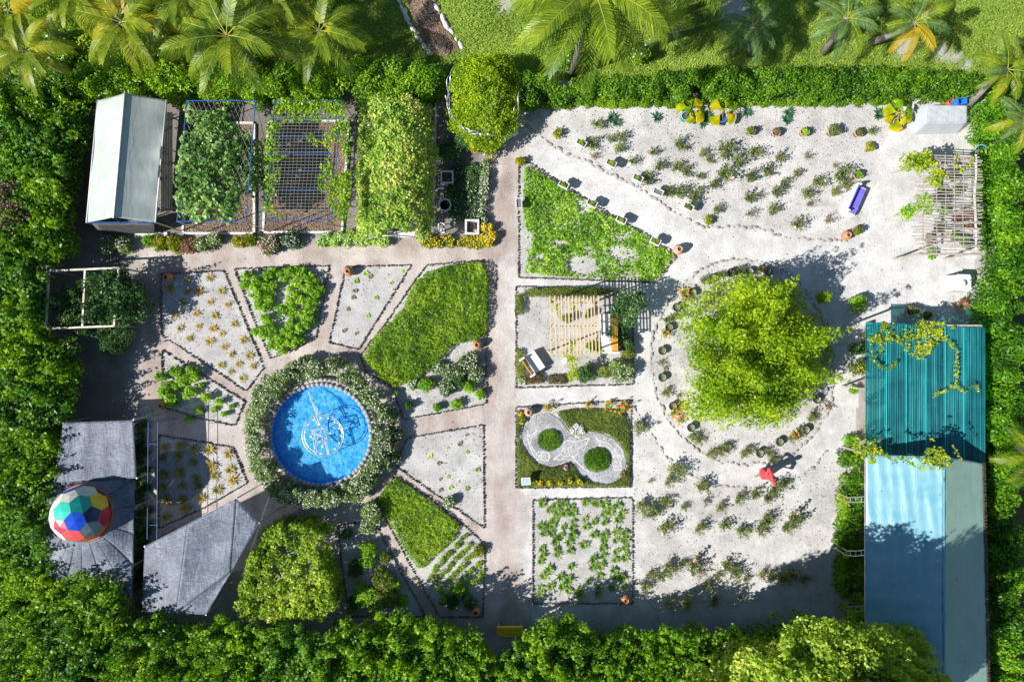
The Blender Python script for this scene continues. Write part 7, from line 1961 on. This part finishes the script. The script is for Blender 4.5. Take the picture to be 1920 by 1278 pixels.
fan_palm(1690, 211, 'yellow fan palm in a pinkish pot near the plastic covered box', M['terra_pale'], [(85, .65, .8, 1.0), (160, .5, .7, 1.05), (20, .3, .9, .8), (-95, .62, .55, 1.05), (-15, .5, .75, .95), (120, .3, 1.0, .8), (205, .6, .6, .8), (-60, .4, .85, .8)], 323, 1681, 231)

# ------------------------------------------------------------------ coconut palms
def frond_set(mat, Lf):
    return [frond_mesh(330 + i, Lf, M[mat], 0.34 + 0.09 * i) for i in range(4)]
FS = {'g': frond_set('palm_green', 2.6), 'y': frond_set('palm_yellow', 2.6), 'o': frond_set('palm_orange', 2.6), 'd': frond_set('palm_dull', 2.6), 'b': frond_set('palm_bright', 2.6)}
def palm(px, py, h, sc, mix, lab, n=17, seed=1, base=None, a0=None):
    rs = RS(seed); x, y = W(px, py, h)
    t = thing('coconut_palm', lab, 'palm tree', (x, y, 0), 0, 'coconut palms beyond the hedge')
    lx, ly = rs.randn(2) * 0.25
    mb = MB(); mb.tube([(lx * 2, ly * 2, -0.1), (lx, ly, h * 0.4), (0, 0, h * 0.8), (0, 0, h)], [0.22, 0.15, 0.12, 0.13], 8); mb.build('trunk', M['palm_trunk'], t, True)
    for k in range(n):
        f = k / (n - 1); an = k * 2.39996 + seed; c = mix[rs.randint(len(mix))]
        lay = int(min(3, f * 4))
        o = obj('frond', FS[c][lay], t, (0, 0, h - 0.1 * f)); s = sc * (0.85 + 0.25 * rs.rand())
        o.rotation_euler = (0, -0.50 + 0.62 * f + rs.randn() * 0.05, an); o.scale = (s,) * 3
palm(1112, -22, 8.5, 1.45, 'bbbg', 'very large coconut palm with long fronds hanging over the upper hedge', 20, 4)
palm(425, 66, 4.5, 1.1, 'ggyg', 'large green coconut palm above the tent and gourd trellis', 16, 5)
palm(228, 42, 4.0, 0.92, 'yyyyyo', 'yellow fronded coconut palm above the tent', 14, 6)
palm(48, 95, 3.8, 0.78, 'yyyg', 'yellowing coconut palm in the upper left corner', 14, 7)
palm(15, 20, 4.0, 0.8, 'yyygo', 'orange tinged coconut palm cut by the upper left corner', 14, 8)
palm(130, -15, 4.2, 0.8, 'yyg', 'yellow green coconut palm at the top edge left of the tent', 14, 14)
palm(598, 58, 3.4, 0.9, 'ggy', 'green coconut palm left of the mulch path', 14, 9)
palm(335, -12, 4, 0.85, 'ggy', 'green coconut palm at the top edge between two larger palms', 14, 15)
palm(500, -25, 4, 0.8, 'gg', 'dark green coconut palm at the top edge above its larger neighbour', 14, 21)
palm(1250, 45, 2.2, 0.50, 'gd', 'small dull coconut palm right of the very large one', 9, 10)
palm(1412, 50, 2.6, 0.62, 'd', 'shaded dark coconut palm at the top middle right', 12, 11)
palm(1590, 34, 2.8, 0.66, 'gd', 'dull green coconut palm left of the yellow leaved one', 13, 12)
palm(1716, 42, 2.8, 0.62, 'gdggdo', 'coconut palm with bright yellow lower fronds on the lawn', 13, 13)
palm(1890, 130, 3.0, 0.62, 'gdy', 'coconut palm in the upper right corner outside the hedge', 12, 16)
palm(1925, 225, 2.8, 0.6, 'gdy', 'coconut palm cut by the right edge beside the hedge', 12, 17)
palm(1945, 855, 3.2, 0.7, 'gy', 'coconut palm peeking in at the right edge near the tarp shed', 12, 18)
palm(1290, -120, 7.0, 1.3, 'g', 'tall coconut palm just above the frame shading the lawn', 16, 19)
# low shrubs with white blossoms near palms
for i, (px, py, R) in enumerate(((285, 50, .8), (300, 95, .9), (110, 100, .8), (95, 130, .7), (1200, 100, .5), (1060, 110, .5), (360, 100, .7))):
    lump_shrub(px, py, R, 1.2, 'hedge', ('bushy shrub with white blossoms between the palms, ' + ('nearest the top', 'just above the tent', 'below the left palm', 'at the left hedge corner', 'right of the big palm', 'under the big palm fronds', 'left of the green palm')[i]),
               flowers=(M['white_flower'], 0.012, 0.13), leaf=0.12, dens=55, n=18)
tag(obj('undergrowth', leaves_mesh('undergrowth', poly_lumps(WP([(-100, -120), (640, -120), (650, 60), (560, 110), (300, 110), (90, 125), (-100, 160)], 0.5), 0.7, 0.4, 1.1, RS(340), hole_t=0.42, hole_s=2.5), M['grassy'], 30, 0.13, 0.5, RS(341))),
    'tangled green undergrowth beneath the palms in the upper left', 'undergrowth', kind='stuff')
for i, (x, y, lab) in enumerate(((20, 380, 'silvery grey green dry shrub at the far left edge'),)):
    lump_shrub(x - 10, y + 20, 1.6, 3.0, 'dry_leaf', lab, leaf=0.12, dens=40, n=20)

# ------------------------------------------------------------------ the visitor in red
def build_person():
    hx, hy = W(1426, 884, 0)
    face = math.radians(200)          # walking towards the left of the picture, into the sun
    t = thing('person', 'person in a red dress walking along the curved white path', 'person', (hx, hy, 0), face + math.pi / 2); t.scale = (1.12,) * 3
    # local frame: +x is the person's left, -y is forward... (front is -y)
    J = {'pelvis': (0, 0, 0.92, .125), 'waist': (0, 0.0, 1.06, .105), 'chest': (0, 0, 1.26, .125), 'neck0': (0, 0.01, 1.40, .06), 'neck': (0, 0.0, 1.46, .045), 'head0': (0, -0.01, 1.54, .075), 'head': (0, -0.015, 1.62, .088), 'crown': (0, -0.005, 1.69, .055)}
    for s_, n_ in ((1, 'l'), (-1, 'r')):
        st = 0.16 if s_ > 0 else -0.14
        J.update({'hip' + n_: (0.09 * s_, 0, 0.86, .09), 'knee' + n_: (0.10 * s_, -0.5 * st, 0.48, .058), 'shin' + n_: (0.10 * s_, -0.2 * st, 0.30, .05), 'ank' + n_: (0.10 * s_, st * -1.0, 0.08, .036), 'toe' + n_: (0.11 * s_, -st - 0.15, 0.03, .03),
                  'sh' + n_: (0.17 * s_, 0, 1.37, .055), 'elb' + n_: (0.34 * s_, 0.06, 1.14, .038), 'wr' + n_: (0.18 * s_, -0.04, 1.00, .026), 'hand' + n_: (0.13 * s_, -0.07, 0.97, .028)})
    E = [('pelvis', 'waist'), ('waist', 'chest'), ('chest', 'neck0'), ('neck0', 'neck'), ('neck', 'head0'), ('head0', 'head'), ('head', 'crown')]
    for n_ in 'lr': E += [('pelvis', 'hip' + n_), ('hip' + n_, 'knee' + n_), ('knee' + n_, 'shin' + n_), ('shin' + n_, 'ank' + n_), ('ank' + n_, 'toe' + n_), ('chest', 'sh' + n_), ('sh' + n_, 'elb' + n_), ('elb' + n_, 'wr' + n_), ('wr' + n_, 'hand' + n_)]
    # fingers
    for n_, s_ in (('l', 1), ('r', -1)):
        hx_, hy_, hz_, _ = J['hand' + n_]
        for k in range(4):
            J[f'f{n_}{k}'] = (hx_ - 0.035 * s_, hy_ - 0.03 + 0.018 * k, hz_ - 0.01, .009); J[f'g{n_}{k}'] = (hx_ - 0.06 * s_, hy_ - 0.035 + 0.02 * k, hz_ - 0.035, .008)
            E += [('hand' + n_, f'f{n_}{k}'), (f'f{n_}{k}', f'g{n_}{k}')]
        J[f't{n_}'] = (hx_ + 0.01 * s_, hy_ - 0.04, hz_ + 0.02, .010); E.append(('hand' + n_, f't{n_}'))
    ks = list(J); me = bpy.data.meshes.new('body')
    me.from_pydata([J[k][:3] for k in ks], [(ks.index(a), ks.index(b)) for a, b in E], [])
    skin = plain('skin', (0.30, 0.17, 0.11), 0.55, 0.05); me.materials.append(skin)
    body = obj('body', me, t)
    md = body.modifiers.new('skin', 'SKIN'); md.use_smooth_shade = True
    for i, k in enumerate(ks):
        me.skin_vertices[0].data[i].radius = (J[k][3],) * 2
        me.skin_vertices[0].data[i].use_root = (k == 'pelvis')
    body.modifiers.new('sub', 'SUBSURF').levels = 1; body.modifiers['sub'].render_levels = 2
    # face
    mb = MB(); mb.lathe([(0.001, -0.018), (0.012, -0.008), (0.009, 0.012), (0.001, 0.02)], (0, -0.108, 1.60), n=8); mb.build('nose', skin, t, True)
    for s_ in (-1, 1):
        mb = MB(); mb.lathe([(0.001, -0.012), (0.011, 0), (0.001, 0.012)], (0.033 * s_, -0.090, 1.625), n=8); mb.build('eye', plain('eye', (0.6, 0.6, 0.6), 0.2), t, True)
        mb = MB(); mb.lathe([(0.001, -0.025), (0.014, 0), (0.001, 0.025)], (0.090 * s_, 0.0, 1.605), n=8); mb.build('ear', skin, t, True)
    mb = MB(); mb.box((0, -0.098, 1.562), (0.045, 0.01, 0.012)); mb.build('mouth', plain('lips', (0.4, 0.1, 0.08)), t)
    # hair: cap and bun
    rs = RS(350); mb = MB(); n = 18; V = []; F = []
    prof = [(0.001, 1.735), (0.05, 1.725), (0.088, 1.69), (0.106, 1.64), (0.108, 1.59), (0.098, 1.53), (0.075, 1.47)]
    for r_, z in prof:
        for k in range(n):
            a = 2 * math.pi * k / n; front = -math.sin(a)
            rr = r_ * (1 + 0.03 * rs.randn()); zz = z + (0.10 * max(0, front) ** 2 if z < 1.62 else 0)
            V.append((rr * math.cos(a), rr * math.sin(a) + 0.008, zz))
    for i in range(len(prof) - 1):
        for k in range(n): a, b = i * n + k, i * n + (k + 1) % n; F.append((a, b, b + n, a + n))
    mb.add(V, F); mb.lathe([(0.001, -0.05), (0.045, -0.02), (0.05, 0.02), (0.001, 0.05)], (0, 0.115, 1.60), n=12)
    mb.build('hair', plain('brown_hair', (0.07, 0.035, 0.02), 0.5, 0.2, 20), t, True)
    # red dress
    mb = MB(); n = 28; V = []; F = []
    prof = [(0.075, 0.06, 1.43), (0.16, 0.10, 1.39), (0.18, 0.125, 1.30), (0.165, 0.12, 1.18), (0.14, 0.105, 1.07), (0.17, 0.14, 0.93), (0.20, 0.17, 0.75), (0.24, 0.20, 0.58), (0.27, 0.23, 0.45)]
    for i, (rx, ry, z) in enumerate(prof):
        fl = max(0, i - 4) * 0.016
        for k in range(n):
            a = 2 * math.pi * k / n; w = 1 + fl * math.sin(6 * a + 0.6)
            V.append((rx * math.cos(a) * w, ry * math.sin(a) * w + 0.01, z + (0.03 * math.sin(6 * a) if i == 8 else 0)))
    for i in range(len(prof) - 1):
        for k in range(n): a, b = i * n + k, i * n + (k + 1) % n; F.append((a, b, b + n, a + n))
    mb.add(V, F)
    red = plain('red_cloth', (0.72, 0.05, 0.07), 0.75, 0.1, 6, 0.2)
    mb.build('dress', red, t, True)
    for s_ in (-1, 1):
        mb = MB(); mb.tube([(0.12 * s_, 0, 1.375), (0.19 * s_, 0.01, 1.36), (0.30 * s_, 0.05, 1.21), (0.335 * s_, 0.06, 1.155)], [0.075, 0.08, 0.075, 0.085], 12, False); mb.build('sleeve', red, t, True)
    for s_, st in ((1, 0.16), (-1, -0.14)):
        mb = MB(); mb.box((0.105 * s_, -st - 0.06, 0.02), (0.085, 0.24, 0.035)); mb.build('shoe', plain('shoe', (0.5, 0.35, 0.3), 0.6), t)
build_person()
